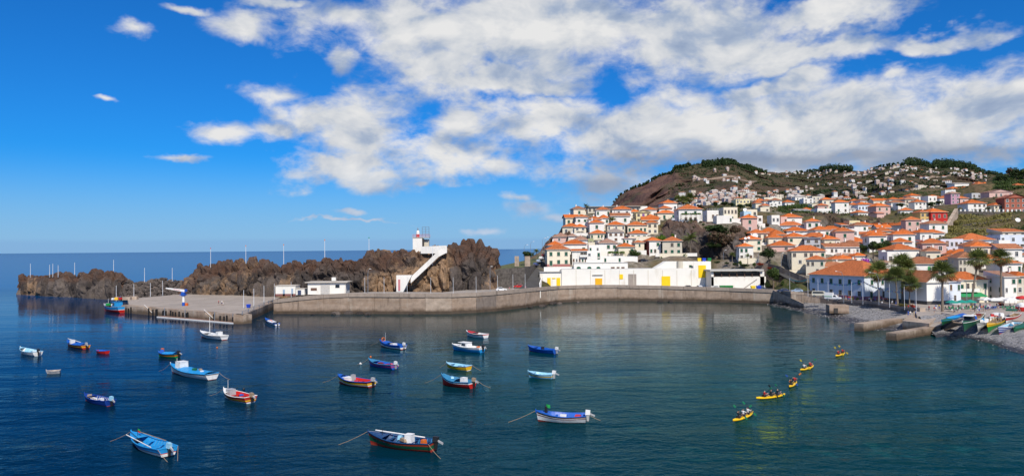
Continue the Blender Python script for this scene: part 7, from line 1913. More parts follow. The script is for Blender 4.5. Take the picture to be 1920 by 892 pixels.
boat((693, 684.5), (740, 691.5), 2.6, .8, .6, [(0, .55, 'b'), (.55, .66, 'r'), (.66, .80, 'b'), (.80, .88, 'r'), (.88, 1, 'B')], 'b', 'a', 'blue boat with red lines and red seats and a white motor', {'motor': 'w', 'thwart_col': 'r', 'gear': [(.55, .1, .6, .9, .7, .4, 'm', 'red_crate'), (.12, 0, .8, .5, 1.2, .3, 'r', 'cushion')], 'lines': [('b', 2.5, 1, .2)]})
boat((636, 718.5), (697, 726), 3.0, .95, .5, [(0, .34, 'm'), (.34, .46, 'f'), (.46, .56, 'w'), (.56, .78, 'y'), (.78, .86, 'f'), (.86, 1, 'n')], 'r', 'b', 'yellow striped boat with red keel and a white foredeck cover', {'motor': 'e', 'boxes': [(.70, 0, 1.6, 1.5, .6, 'w', 'white_cuddy'), (.58, -.1, .6, .6, 1.1, 'e', 'console')], 'gear': [(.42, .2, .6, .8, .8, .4, 'r', 'red_bag')], 'cover': ('b', .86, .97), 'lines': LN})
boat((850, 655.5), (904, 661), 2.9, 1.05, .25, [(0, .25, 'B'), (.25, .72, 'c'), (.72, 1, 'w')], 'w', 'w', 'sky blue and white cabin cruiser with an orange life ring', {'cabin': (.58, 2.4, 2.0, 1.05, 'w'), 'motor': 'k', 'foredeck': .55, 'gear': [(.55, -.86, 1.25, .15, .15, .4, 'o', 'life_ring'), (.1, .2, .95, .8, .6, .3, 'o', 'orange_buoy')]}, name='cabin_cruiser')
boat((876, 629.5), (911, 634), 2.6, .95, .4, [(0, .30, 'B'), (.30, .82, 'w'), (.82, 1, 'r')], 'w', 'w', 'red and white boat farthest out in the middle of the harbour', {'cover': ('r', .55, .9), 'thwart_col': 'r'})
boat((839, 690), (879, 694.5), 2.4, .8, .35, [(0, .36, 'w'), (.36, .86, 'y'), (.86, .92, 'f'), (.92, 1, 'l')], 'l', 'l', 'yellow boat with pale blue inside between the cruiser and the red boat', {'lines': [('b', 1.6, .3, .1), ('s', -1.6, -.6, .1)], 'gear': [(.4, .1, .6, .8, .3, .3, 'v', 'dark_bag'), (.25, -.2, .6, .6, .3, .3, 'b', 'dark_bag')]})
boat((830, 720.5), (886, 727.5), 2.9, 1.0, .7, [(0, .74, 'r'), (.74, .84, 'w'), (.84, 1, 'a')], 'a', 'a', 'red boat with sea blue top and a white seat box', {'motor': 't', 'boxes': [(.28, 0, .9, .9, .95, 'w', 'white_seat_box')], 'cover': ('a', .45, .95), 'lines': [('b', 3.4, .4, .2), ('s', -2.2, -.9, .2)], 'mast': (.74, .9, .03), 'mastcol': 'k', 'gear': [(.62, .3, 1.2, .9, .5, .2, 'l', 'folded_net')]})
boat((694, 832.5), (813, 845), 3.0, .95, .55, [(0, .38, 'f'), (.38, .44, 'r'), (.44, .76, 'g'), (.76, .90, 'f'), (.90, 1, 'n')], 'v', 'v', 'large green and red boat with dark blue inside nearest the viewer', {'motor': 'k', 'thwarts': (.14, .34, .52, .68), 'boxes': [(.38, -.1, .9, .8, 1.0, 'w', 'white_locker')], 'poles': [(.2, -.7, .95, -.35, .07, 'w', 'white_spar')], 'gear': [(.46, .0, .8, .5, 1.2, .3, 't', 'plank'), (.14, .1, .7, .6, .5, .5, 'o', 'orange_buoy'), (.55, -.3, .8, .6, .5, .4, 'l', 'net_bundle')], 'mast': (.80, .8, .04), 'mastcol': 'k', 'ribs': 'a', 'lines': [('b', 3.2, 1.4, .1), ('l', -2.2, 1.2, .1)]})
boat((1008, 789), (1098, 790.5), 2.7, .85, .6, [(0, .34, 'm'), (.34, .66, 'w'), (.66, .74, 'm'), (.74, .82, 'w'), (.82, .92, 'm'), (.92, 1, 'w')], 'b', 'b', 'white boat with maroon lines, blue inside and a green flag', {'motor': 'w', 'boxes': [(.46, .0, .8, .7, .35, 'w', 'white_crate')], 'gear': [(.16, .1, .8, .9, .8, .2, 'r', 'red_cloth'), (.82, 0, 1.0, .3, .3, .8, 'k', 'bollard')], 'mast': (.82, 1.1, .035), 'mastcol': 'k', 'flag': 'G', 'lines': [('b', 3.6, .8, .1), ('s', -2.0, .1, .1)], 'post': 'b'})
boat((992, 657.5), (1042, 663), 2.5, .8, .5, [(0, .30, 'f'), (.30, .75, 'b'), (.75, 1, 'b')], 'b', 'b', 'plain bright blue boat right of the cabin cruiser', {'motor': 'w', 'gear': [(.48, 0, .8, .6, .5, .6, 'k', 'dark_box')], 'lines': [('b', 1.8, -.4, .1)]})
boat((992, 706.5), (1036, 709), 2.2, .7, .5, [(0, .26, 'f'), (.26, .55, 'l'), (.55, .72, 'y'), (.72, .86, 'l'), (.86, 1, 'l')], 'l', 'l', 'small pale blue boat with a yellow line in mid harbour', {'motor': 'w', 'thwarts': (.2, .4, .6, .75)})
# mooring buoys
for px, py, rr, mk, lab in ((676, 683, .28, 'w', 'white mooring buoy left of the blue and red boat'), (695, 669.5, .22, 'o', 'small pinkish buoy behind the blue and red boat'), (457, 730, .22, 'k', 'black buoy above the red striped boat'), (407, 652, .2, 'o', 'orange buoy beside the white launch')):
    p = atz(px, py, 0); mb = MB(); mb.lathe([(.03, -rr * .5), (rr * .8, -rr * .2), (rr, rr * .4), (rr * .75, rr), (rr * .25, rr * 1.3), (rr * .12, rr * 1.6)], 12); tag(mb.build('mooring_buoy', paint(mk), None, (p.x, p.y, 0), smooth=True), lab, 'buoy', 'mooring buoys')

# ------------------------------------------------------------------ people
def person_mesh(name, J, edges, rad, regions):
    """one continuous body grown from a posed skeleton"""
    me = bpy.data.meshes.new(name); names = list(J); me.from_pydata([J[k] for k in names], [(names.index(a), names.index(b)) for a, b in edges], [])
    o = bpy.data.objects.new(name, me); COL.objects.link(o)
    mod = o.modifiers.new('skin', 'SKIN'); mod.use_smooth_shade = True; mod.branch_smoothing = .4
    for k, n in enumerate(names):
        sv = me.skin_vertices[0].data[k]; r_ = rad[n]; sv.radius = r_ if isinstance(r_, tuple) else (r_, r_); sv.use_root = (n == 'pelvis')
    sb = o.modifiers.new('sub', 'SUBSURF'); sb.levels = 1; sb.render_levels = 1
    dg = bpy.context.evaluated_depsgraph_get(); ev = o.evaluated_get(dg); out = bpy.data.meshes.new_from_object(ev)
    bpy.data.objects.remove(o); out.name = name
    while len(out.materials) < 5: out.materials.append(None)
    seg = [(Vector(J[a]), Vector(J[b]), regions.get((a, b), 1)) for a, b in edges]; mi = []
    for p in out.polygons:
        best = None
        for a, b, rg in seg:
            ab = b - a; t = max(0, min(1, (p.center - a).dot(ab) / max(1e-9, ab.length_squared))); d = (p.center - (a + ab * t)).length
            if best is None or d < best[0]: best = (d, rg, t)
        rg = best[1]
        if rg == 0 and p.center.z > J['head'][2] + .05 or (rg == 0 and p.center.y > J['head'][1] + .04 and p.center.z > J['head'][2] - .06): rg = 3
        mi.append(rg)
    out.polygons.foreach_set('material_index', mi)
    return out
RAD = {'pelvis': (.15, .11), 'waist': (.13, .10), 'chest': (.17, .11), 'neck': .055, 'head': (.095, .11), 'crown': (.07, .08), 'shL': .06, 'elL': .045, 'wrL': .033, 'haL': .04, 'shR': .06, 'elR': .045, 'wrR': .033, 'haR': .04, 'hipL': .10, 'knL': .065, 'anL': .045, 'toL': .04, 'hipR': .10, 'knR': .065, 'anR': .045, 'toR': .04}
ED = [('pelvis', 'waist'), ('waist', 'chest'), ('chest', 'neck'), ('neck', 'head'), ('head', 'crown'), ('chest', 'shL'), ('shL', 'elL'), ('elL', 'wrL'), ('wrL', 'haL'), ('chest', 'shR'), ('shR', 'elR'), ('elR', 'wrR'), ('wrR', 'haR'), ('pelvis', 'hipL'), ('hipL', 'knL'), ('knL', 'anL'), ('anL', 'toL'), ('pelvis', 'hipR'), ('hipR', 'knR'), ('knR', 'anR'), ('anR', 'toR')]
RG = {('chest', 'neck'): 1, ('neck', 'head'): 0, ('head', 'crown'): 0, ('elL', 'wrL'): 0, ('wrL', 'haL'): 0, ('elR', 'wrR'): 0, ('wrR', 'haR'): 0, ('pelvis', 'hipL'): 2, ('pelvis', 'hipR'): 2, ('hipL', 'knL'): 2, ('hipR', 'knR'): 2, ('knL', 'anL'): 0, ('knR', 'anR'): 0, ('anL', 'toL'): 4, ('anR', 'toR'): 4, ('pelvis', 'waist'): 2, ('waist', 'chest'): 1}
STAND = {'pelvis': (0, 0, .95), 'waist': (0, 0, 1.10), 'chest': (0, 0, 1.34), 'neck': (0, 0, 1.50), 'head': (0, -.02, 1.62), 'crown': (0, -.01, 1.70), 'shL': (-.19, 0, 1.42), 'elL': (-.25, .02, 1.14), 'wrL': (-.24, -.06, .92), 'haL': (-.23, -.09, .82), 'shR': (.19, 0, 1.42), 'elR': (.25, .02, 1.14), 'wrR': (.24, -.06, .92), 'haR': (.23, -.09, .82), 'hipL': (-.10, 0, .88), 'knL': (-.11, -.02, .50), 'anL': (-.12, .02, .09), 'toL': (-.13, -.13, .04), 'hipR': (.10, 0, .88), 'knR': (.11, -.02, .50), 'anR': (.12, .02, .09), 'toR': (.13, -.13, .04)}
WALK = dict(STAND, knL=(-.11, -.16, .52), anL=(-.11, -.22, .10), toL=(-.11, -.37, .06), knR=(.11, .02, .50), anR=(.11, .30, .14), toR=(.11, .17, .05), elL=(-.25, .10, 1.15), haL=(-.22, .12, .88), wrL=(-.23, .10, .96), elR=(.25, -.06, 1.16), wrR=(.22, -.22, 1.0), haR=(.21, -.28, .95))
SIT = dict(STAND, **{k: (v[0], v[1], v[2] - .47) for k, v in STAND.items()}); SIT.update(knL=(-.13, -.42, .50), anL=(-.13, -.45, .09), toL=(-.13, -.60, .04), knR=(.13, -.42, .50), anR=(.13, -.45, .09), toR=(.13, -.60, .04), hipL=(-.10, -.02, .46), hipR=(.10, -.02, .46), elL=(-.25, -.06, .68), wrL=(-.18, -.26, .60), haL=(-.15, -.34, .58), elR=(.25, -.06, .68), wrR=(.18, -.26, .60), haR=(.15, -.34, .58))
PAD = dict(SIT, **{k: (v[0], v[1], v[2] - .36) for k, v in SIT.items()}); PAD.update(knL=(-.20, -.42, .30), anL=(-.18, -.80, .10), toL=(-.18, -.88, .20), knR=(.20, -.42, .30), anR=(.18, -.80, .10), toR=(.18, -.88, .20), elL=(-.30, -.20, .42), wrL=(-.28, -.42, .52), haL=(-.27, -.48, .55), elR=(.30, -.20, .48), wrR=(.28, -.42, .66), haR=(.27, -.48, .70))
PM = {n: person_mesh('body', J, ED, RAD, RG) for n, J in (('stand', STAND), ('walk', WALK), ('sit', SIT), ('pad', PAD))}
SKIN = [mat('skin_tan', (.42, .24, .16), .6, .06), mat('skin_fair', (.58, .38, .29), .6, .06)]
HAIR = mat('dark_hair', (.03, .02, .015), .7, .2); SHOE = mat('shoes', (.06, .055, .05), .7, .2)
CL = {n: mat('cloth_' + n, c, .85, .12, 3) for n, c in dict(red=(.50, .03, .03), white=(.75, .74, .72), blue=(.03, .10, .38), black=(.02, .02, .024), yellow=(.75, .55, .04), green=(.02, .28, .12), pink=(.70, .25, .32), grey=(.28, .28, .30), navy=(.02, .03, .10), beige=(.50, .40, .27), orange=(.70, .20, .03)).items()}
HATC = mat('straw_hat', (.62, .48, .26), .8, .1)
def person(loc, rz, pose, shirt, trouser, label, group, scale=1.0, hair=None):
    me = PM[pose]; o = obj('person', me, None, loc, rz); o.scale = (scale,) * 3
    for k, mm in enumerate((SKIN[hash((round(loc[0] * 7), 3)) % 2], CL[shirt], CL[trouser], HAIR, SHOE)):
        o.material_slots[k].link = 'OBJECT'; o.material_slots[k].material = mm
    return tag(o, label, 'person', group)

# ------------------------------------------------------------------ kayaks
KY = mat('kayak_yellow', (.86, .52, .01), .35, .06, 1.0)
def kayak(stern, bow, crew, label, facing=1, L0=None):
    s3, b3 = atz(stern[0], stern[1], .15), atz(bow[0], bow[1], .15); d = b3 - s3; L = min(math.hypot(d.x, d.y), 6.0); c = (s3 + b3) / 2; rz = math.atan2(d.y, d.x)
    root = thing('kayak', label, 'kayak', (c.x, c.y, 0), rz, 'yellow kayaks crossing the harbour')
    N_ = 17; W = .82; mb = MB(); P = []
    for k in range(N_):
        u = k / (N_ - 1) * 2 - 1; w = W / 2 * max(.03, (1 - abs(u) ** 2.6)); rise = .14 * abs(u) ** 3
        row = []
        for j in range(13):
            a = 2 * math.pi * j / 12; yy = math.cos(a) * w; zz = math.sin(a)
            zz = (.26 if zz > 0 else .22) * zz * (.55 + .45 * (1 - abs(u) ** 3))
            if math.sin(a) > .6 and abs(u) < .72: zz -= .10
            row.append((u * L / 2, yy, .14 + zz + rise))
        P.append(row)
    mb.grid(P); mb.build('hull', KY, root, smooth=True)
    n = len(crew)
    for k, (sh, tr, pc, up) in enumerate(crew):
        x = (-.30 + .60 * k / max(1, n - 1)) * L * .75 if n > 1 else 0
        mb = MB(); mb.box((x - .18, 0, .28), (.12, .5, .3)); mb.box((x + .05, 0, .26), (.45, .5, .06)); mb.build('seat', CL['black'], root)
        q = Vector((x, 0, .27)); co, si = math.cos(rz), math.sin(rz); wv = Vector((c.x + q.x * co, c.y + q.x * si, q.z))
        od = ['rear', 'middle', 'front'] if n == 3 else ['rear', 'front']
        where = label.split(' kayak')[0]
        pr = person(tuple(wv), rz + math.pi / 2, 'pad', sh, tr, '%s paddler in %s of the %s kayak' % (od[k], sh, where), 'kayak paddlers', 1.05)
        # paddle held in both hands
        f = Vector((co, si, 0)); lft = Vector((-si, co, 0)); hc = wv + f * .50 + Vector((0, 0, .66)); ax = (lft * (1 if up else -1) * math.cos(.7) + Vector((0, 0, 1)) * math.sin(.7)).normalized()
        mb = MB(); a, b = -ax * .78, ax * .78; mb.ring_tube([a, b], .028, 5)
        pdl = thing('paddle', '%s bladed paddle held by the %s paddler of the %s kayak' % (pc, od[k], where), 'paddle', tuple(hc), 0, 'kayak paddles')
        mb.build('shaft', CL['black'], pdl)
        for e, sg in ((a, -1), (b, 1)):
            m2 = MB(); t = ax * sg; s_ = f.cross(t).normalized() * .12; e2 = e + t * .42
            m2.hexa([e - s_ - f * .01, e + s_ - f * .01, e + s_ + f * .02, e - s_ + f * .02, e2 - s_ * .8 - f * .01, e2 + s_ * .8 - f * .01, e2 + s_ * .8 + f * .02, e2 - s_ * .8 + f * .02]); m2.build('blade', CL[pc], pdl)
kayak((1372, 790), (1414, 773), [('black', 'navy', 'green', 1), ('white', 'navy', 'green', 0), ('white', 'black', 'green', 1)], 'lowest three seat kayak, nearest the viewer')
kayak((1418, 747), (1472, 740), [('red', 'black', 'green', 0), ('black', 'black', 'black', 1), ('black', 'navy', 'green', 1)], 'second lowest three seat kayak')
kayak((1478, 727), (1495, 713), [('black', 'black', 'blue', 1), ('red', 'navy', 'orange', 0)], 'middle two seat kayak, third of the five')
kayak((1500, 694), (1526, 686), [('white', 'navy', 'yellow', 1), ('red', 'red', 'green', 0)], 'fourth two seat kayak counted from the viewer')
kayak((1565, 668), (1586, 660.5), [('red', 'navy', 'yellow', 1), ('red', 'black', 'yellow', 1)], 'farthest two seat kayak near the jetties')
# ------------------------------------------------------------------ vehicles
TYRE = mat('tyre_rubber', (.018, .018, .018), .8, .2); RIM = mat('wheel_rim', (.45, .46, .47), .35, .05, metal=.7); LAMPW = mat('headlight', (.75, .77, .78), .15, .05); LAMPR = mat('tail_light', (.45, .01, .01), .2, .05)
CARP = {n: mat('car_paint_' + n, c, .28, .03, 1.0, spec=.6) for n, c in dict(white=(.78, .78, .77), red=(.50, .015, .012), black=(.02, .02, .024), silver=(.50, .52, .55), blue=(.05, .10, .25), darkblue=(.02, .035, .09), beige=(.62, .58, .46), darkred=(.16, .02, .02), yellow=(.80, .42, .01), lightblue=(.35, .45, .58)).items()}
WHEEL = {}
def wheel_meshes():
    mb = MB(); mb.ring_tube([(0, -.10, 0), (0, .10, 0)], .32, 14); WHEEL['t'] = mb.mesh('tyre', TYRE)
    mb = MB(); mb.ring_tube([(0, -.115, 0), (0, .115, 0)], .19, 10); WHEEL['r'] = mb.mesh('rim', RIM)
wheel_meshes()
PROF = {'car': ([(-2.0, .35), (-2.05, .75), (-1.95, .98), (-1.65, 1.02), (-1.2, 1.42), (.25, 1.45), (.95, .98), (1.85, .86), (2.02, .62), (2.0, .35)], [(-1.5, 1.03), (-1.12, 1.37), (.2, 1.40), (.78, 1.0)], 1.66, 1.25),
        'van': ([(-2.2, .4), (-2.25, 1.0), (-2.15, 1.85), (-1.9, 2.0), (1.25, 2.0), (1.7, 1.85), (2.1, 1.15), (2.25, .95), (2.22, .4)], [(-1.9, 1.22), (-1.85, 1.8), (1.35, 1.8), (1.78, 1.22)], 1.75, 1.45),
        'truck': ([(-2.5, .5), (-2.5, .9), (-.2, .9), (-.1, 1.1), (.1, 1.75), (.95, 1.75), (1.45, 1.1), (2.3, .98), (2.5, .7), (2.45, .5)], [(.18, 1.15), (.25, 1.66), (.88, 1.66), (1.25, 1.15)], 1.75, 1.6)}
def car(loc, rz, col, label, kind='car', group='cars of the town', scale=1.0):
    prof, glass, W, wb = PROF[kind]; root = thing({'car': 'car', 'van': 'van', 'truck': 'truck'}[kind], label, {'car': 'car', 'van': 'van', 'truck': 'truck'}[kind], loc, rz, group); root.scale = (scale,) * 3
    def extr(P, w0, w1, z0, z1, nm, mt):
        mb = MB(); n = len(P)
        ring = lambda s: [(x, s * (w0 + (w1 - w0) * max(0, min(1, (z - z0) / (z1 - z0)))) / 2, z) for x, z in P]
        a, b = ring(1), ring(-1); mb.v = a + b; mb.f = [tuple(range(n)), tuple(reversed(range(n, 2 * n)))]; mb.m = [0, 0]
        for k in range(n): q = (k + 1) % n; mb.f.append((k, k + n, q + n, q)); mb.m.append(0)
        return mb.build(nm, mt, root)
    zt = max(z for x, z in prof); extr(prof, W, W * .78, .9, zt, 'body', CARP[col])
    extr(glass, W * 1.0 + .03, W * .82 + .03, .95, zt, 'side_windows', GLASS)
    mb = MB(); g = glass; mb.face([(g[2][0] + .05, -W * .36, g[2][1] - .02), (g[2][0] + .05, W * .36, g[2][1] - .02), (g[3][0] + .12, W * .43, g[3][1] + .02), (g[3][0] + .12, -W * .43, g[3][1] + .02)]); 
    mb.face([(g[1][0] - .07, W * .36, g[1][1] - .02), (g[1][0] - .07, -W * .36, g[1][1] - .02), (g[0][0] - .14, -W * .43, g[0][1] + .02), (g[0][0] - .14, W * .43, g[0][1] + .02)]); mb.build('windscreen', GLASS, root)
    for x in (-wb, wb):
        for y in (-W / 2 + .06, W / 2 - .06):
            t = obj('wheel', WHEEL['t'], root, (x, y, .32)); obj('rim', WHEEL['r'], t)
    xe = max(x for x, z in prof)
    for y in (-W * .33, W * .33):
        mb = MB(); mb.box((xe - .03, y, .66), (.12, .32, .14)); mb.build('headlight', LAMPW, root); mb = MB(); mb.box((-xe + .0, y, .72), (.12, .26, .16)); mb.build('tail_light', LAMPR, root)
    if kind == 'truck':
        mb = MB(); mb.box((-1.2, 0, .92), (2.5, 1.85, 1.45)); mb.box((-1.2, 0, 2.38), (2.4, 1.75, .1)); mb.build('cargo_box', CARP['white'], root)
        mb = MB(); mb.box((-1.2, -.94, 1.15), (2.3, .03, .22)); mb.build('green_stripe', CL['green'], root)
    return root
def car_z(px, py, z, rz, col, label, **k): p = atz(px, py, z); return car(tuple(p), R(rz), col, label, **k)
zq_ = lambda px: float(np.interp((px - 960) / FPX * 290, QR[:, 0], QR[:, 2])) - 1.05
car_z(940, 545.5, zq_(935), 8, 'white', 'white hatchback parked on the quay below the rock'); car_z(972, 539.5, zq_(965), 188, 'red', 'red car parked at the foot of the ramp road')
for k, (px, py, Y, col, lab) in enumerate(((998, 499, 327, 'blue', 'blue car lowest in the row parked up the ramp'), (1004, 493, 334, 'lightblue', 'pale blue car second in the row parked up the ramp'), (1009, 487, 341, 'white', 'white car third in the row parked up the ramp'), (1014, 482, 348, 'darkred', 'dark red car highest in the row parked up the ramp'))):
    p = aty(px, py, Y); car((p.x + 1.6, p.y, p.z + .15), R(72), col, lab, group='cars on the ramp')
for px, col, lab in ((1149, 'red', 'red car on the street above the warehouse'), (1171, 'silver', 'silver car beside the red one on the upper street'), (1186, 'darkred', 'dark red car left of the black one on the upper street'), (1206, 'black', 'black car at the bend of the upper street')):
    p = aty(px, 491.3, 331.5); car((p.x, p.y, p.z + .02), R(4 if px != 1206 else 24), col, lab, group='cars on the upper street', scale=1.05)
p = aty(1262, 415, 367); car((p.x, p.y, p.z + .1), R(80), 'silver', 'silver car parked left of the pyramid roof house')
car_z(1288, 541, zq_(1288), 180, 'black', 'black car on the quay before the yellow door'); car_z(1311, 541, zq_(1311), 96, 'silver', 'silver car seen end on between black and white cars'); car_z(1340, 542, zq_(1338), 178, 'white', 'low white car left of the green bins')
car_z(1468, 547.5, 5.0, 172, 'darkblue', 'dark blue car at the quay junction'); car_z(1494, 548, 5.0, 170, 'lightblue', 'pale blue car right of the dark blue car at the junction')
car_z(1536, 556, 4.6, -35, 'beige', 'beige minibus parked beside the shaded facade', kind='van'); car_z(1562, 562.5, 4.2, -38, 'white', 'white box pickup with green stripe beside the shaded facade', kind='truck')
p = aty(1725, 453, 396); car((p.x, p.y, p.z + .4), R(5), 'yellow', 'yellow van on the street below the apartment house', kind='van')
# wheelie bins
BIN = {n: mat('bin_' + n, c, .5, .08) for n, c in dict(green=(.02, .20, .05), yellow=(.78, .55, .02), blue=(.01, .05, .45)).items()}
def binn(p, col, label, s=1.0):
    root = thing('wheelie_bin', label, 'bin', tuple(p), 0, 'wheelie bins'); root.scale = (s,) * 3
    mb = MB(); mb.hexa([(-.55, -.45, .15), (.55, -.45, .15), (.55, .45, .15), (-.55, .45, .15), (-.68, -.55, 1.15), (.68, -.55, 1.15), (.68, .55, 1.15), (-.68, .55, 1.15)]); mb.build('body', BIN[col], root)
    mb = MB(); mb.hexa([(-.72, -.6, 1.16), (.72, -.6, 1.16), (.72, .6, 1.16), (-.72, .6, 1.16), (-.66, -.3, 1.4), (.66, -.3, 1.4), (.66, .55, 1.4), (-.66, .55, 1.4)]); mb.build('lid', BIN[col], root)
    for x in (-.45, .45):
        mb = MB(); mb.ring_tube([(x, .4, .12), (x + .1, .4, .12)], .14, 8); mb.build('wheel', TYRE, root)
for px, col, lab in ((1353.5, 'green', 'green bin, left of three on the quay'), (1362, 'green', 'green bin, middle of three on the quay'), (1370, 'green', 'green bin, right of three on the quay'), (1412, 'yellow', 'yellow recycling bin by the garden tree'), (1422.5, 'blue', 'blue recycling bin by the garden tree')): binn(atz(px, 543 if px < 1400 else 543.5, zq_(px)), col, lab, 1.25)
for px, col, lab in ((1311, 'yellow', 'yellow bin above the warehouse roof'), (1320, 'blue', 'blue bin above the warehouse roof'), (1330, 'green', 'green bin above the warehouse roof')): binn(aty(px, 490.3, 318.5), col, lab, 1.1)
binn(atz(466, 577, PZ), 'blue', 'blue bin standing on the pier edge', .9)

# ------------------------------------------------------------------ poles and lamps
def pole(base, h, label, group, top=None, r_=.09, mt=None):
    root = thing('pole', label, 'pole', tuple(base), 0, group); mb = MB(); mb.ring_tube([(0, 0, -.5), (0, 0, h)], [r_, r_ * .7], 6); mb.build('shaft', mt or POLEW, root)
    mb = MB(); mb.lathe([(r_ * 2.4, 0), (r_ * 2.4, .12), (r_ * 1.2, .25)], 8); mb.build('foot', STEEL, root)
    if top:
        mb = MB(); mb.lathe([(.06, h - .1), (.16, h), (.16, h + .45), (.05, h + .6)], 8); mb.build('lamp', CL[top], root)
    return root
for i, (px, pt_, pb_, Y, top) in enumerate(((57, 494, 514, 380, None), (93, 496, 514, 376, None), (99, 494, 514, 375, None), (109, 497, 514, 372, None), (140, 492, 512, 368, None), (213, 487, 513, 352, None), (271, 502, 528, 342, None), (323, 502, 528, 341, None), (395, 466.5, 498, 336, 'red'), (461, 462, 491, 327, 'orange'), (532, 460, 492, 316, 'orange'), (609, 451, 483, 306, 'orange'), (692, 447, 478, 303, 'green'))):
    b = aty(px, pb_ + 4, Y); t = aty(px, pt_, Y); pole((b.x, b.y, b.z), t.z - b.z, 'slim white pole number %s from the left on the sea rocks' % ['one', 'two', 'three', 'four', 'five', 'six', 'seven', 'eight', 'nine', 'ten', 'eleven', 'twelve', 'thirteen'][i], 'poles on the sea rocks', top, .13)
for i, (px, py, h) in enumerate(((218, 563, 6), (251, 559, 6), (282, 556, 6), (305, 553, 6.5))):
    pole(atz(px, py, PZ), h, '%s slim pole from the left at the back of the pier' % NUM[i], 'poles behind the pier', None, .11)
for i, (px, py, h) in enumerate(((457, 578, 6.2), (476, 574, 6.2), (495, 566, 6.2))):
    pole(atz(px, py, PZ), h, '%s pole from the left on the pier railing side' % NUM[i], 'poles on the pier', None, .1)
for i, px in enumerate((514, 545, 684, 720, 763, 807, 849, 892, 932, 961, 984)):
    k = int(np.abs(QR[:, 0] - (px - 960) / FPX * 262).argmin()); b = QR[k]; Yp = b[1] + 1.2
    x = (px - 960) / FPX * Yp; zz = float(np.interp(x, QR[:, 0], QR[:, 2])) - .9
    Yp = float(np.interp(x, QR[:, 0], QR[:, 1])) + 1.2
    pole((x, Yp, zz), 6.4, '%s bare flag pole from the left along the quay parapet' % NUM[i], 'flag poles along the quay', None, .075)
for i, (px, py, h) in enumerate(((1481, 549, 5.6), (1515, 552.5, 5.8), (1534, 556, 6), (1553, 561, 6.2), (1597, 565, 6.4), (1618, 567, 6), (1668, 573, 6.6), (1696, 577, 6.2), (1718, 580, 6))):
    b = atz(px, py, 3.9 if px > 1540 else 4.6); pole(b, h, '%s white flag pole from the left along the beach wall' % NUM[i], 'flag poles along the beach wall', None, .065)
def lamp_post(base, h, arm, label, group='street lamps'):
    root = thing('street_lamp', label, 'street lamp', tuple(base), 0, group); mb = MB(); mb.ring_tube([(0, 0, -.3), (0, 0, h * .8), (arm * .3, 0, h * .97), (arm, 0, h)], [.10, .08, .06, .05], 6); mb.build('post', STEEL, root)
    mb = MB(); mb.hexa([(arm - .1, -.16, h - .06), (arm + .7 * (1 if arm > 0 else -1), -.1, h + .0), (arm + .7 * (1 if arm > 0 else -1), .1, h), (arm - .1, .16, h - .06), (arm - .1, -.16, h + .12), (arm + .6 * (1 if arm > 0 else -1), -.1, h + .1), (arm + .6 * (1 if arm > 0 else -1), .1, h + .1), (arm - .1, .16, h + .12)]); mb.build('lamp_head', WHITE, root)
lamp_post(atz(1582, 566, 3.8), 10, -2.0, 'street lamp before the shaded waterfront facade'); lamp_post(atz(1648, 570, 3.6), 10, -2.4, 'street lamp beside the first tall palm'); lamp_post(atz(1716, 578, 3.4), 6, 1.6, 'street lamp with flower basket before the barn')
lamp_post(aty(1357, 492, 330), 5.6, .8, 'street lamp below the rock cliff'); lamp_post(aty(1422, 495, 314), 5, .6, 'street lamp before the broad dark tree'); lamp_post(aty(1465, 506, 303), 7, .6, 'street lamp on the sloping road wall'); lamp_post(atz(1813, 570, 3.2), 8, -1.8, 'street lamp behind the parasols')
for i, (px, py) in enumerate(((983, 490), (995, 482), (1017, 474), (1022, 470))): lamp_post(aty(px, py, 330 + i * 8), 7.5 - i * .3, 1.2, '%s street lamp from the left along the ramp road' % NUM[i])
lamp_post(atz(690, 549.5, 6), 9, .6, 'street lamp on the quay below the headland rock'); lamp_post(atz(919, 547, 6), 9.5, .4, 'tall thin lamp post at the right end of the rock')

# bunting strung along the waterfront facade
def bunting(pts, cols, label):
    root = thing('bunting', label, 'bunting', tuple(pts[0]), 0, 'bunting on the waterfront'); o = Vector(pts[0]); n = 26; k = 0
    for a, b in zip(pts, pts[1:]):
        a, b = Vector(a) - o, Vector(b) - o; P = [a.lerp(b, j / n) + Vector((0, 0, -.9 * math.sin(math.pi * j / n))) for j in range(n + 1)]
        mb = MB(); mb.ring_tube(P, .02, 3); mb.build('string', CL['blue'], root); d = (b - a).normalized()
        for p in P[1:-1]:
            mb = MB(); w = d * .28; mb.face([p - w, p + w, p + Vector((.03, .03, -.62))]); mb.build('pennant', CL[cols[k % len(cols)]], root); k += 1
CL['turquoise'] = mat('cloth_turquoise', (.03, .45, .50), .8, .1)
T = lambda px, py, z: tuple((lambda p: (p.x, p.y, z))(atz(px, py, 3.9)))
bunting([T(1515, 552.5, 10.2), T(1553, 561, 9.6), T(1618, 566, 10.8), T(1668, 573, 9.2)], ['turquoise', 'blue', 'blue', 'green'], 'blue and turquoise bunting strung before the shaded facade')
bunting([T(1481, 549, 9.6), T(1515, 552.5, 9.9)], ['turquoise', 'green'], 'turquoise bunting strung over the sloping road mouth')
bunting([T(1618, 566, 10.6), T(1696, 577, 8.6)], ['orange', 'turquoise', 'blue', 'yellow'], 'mixed bunting strung from the lit corner to the palms')

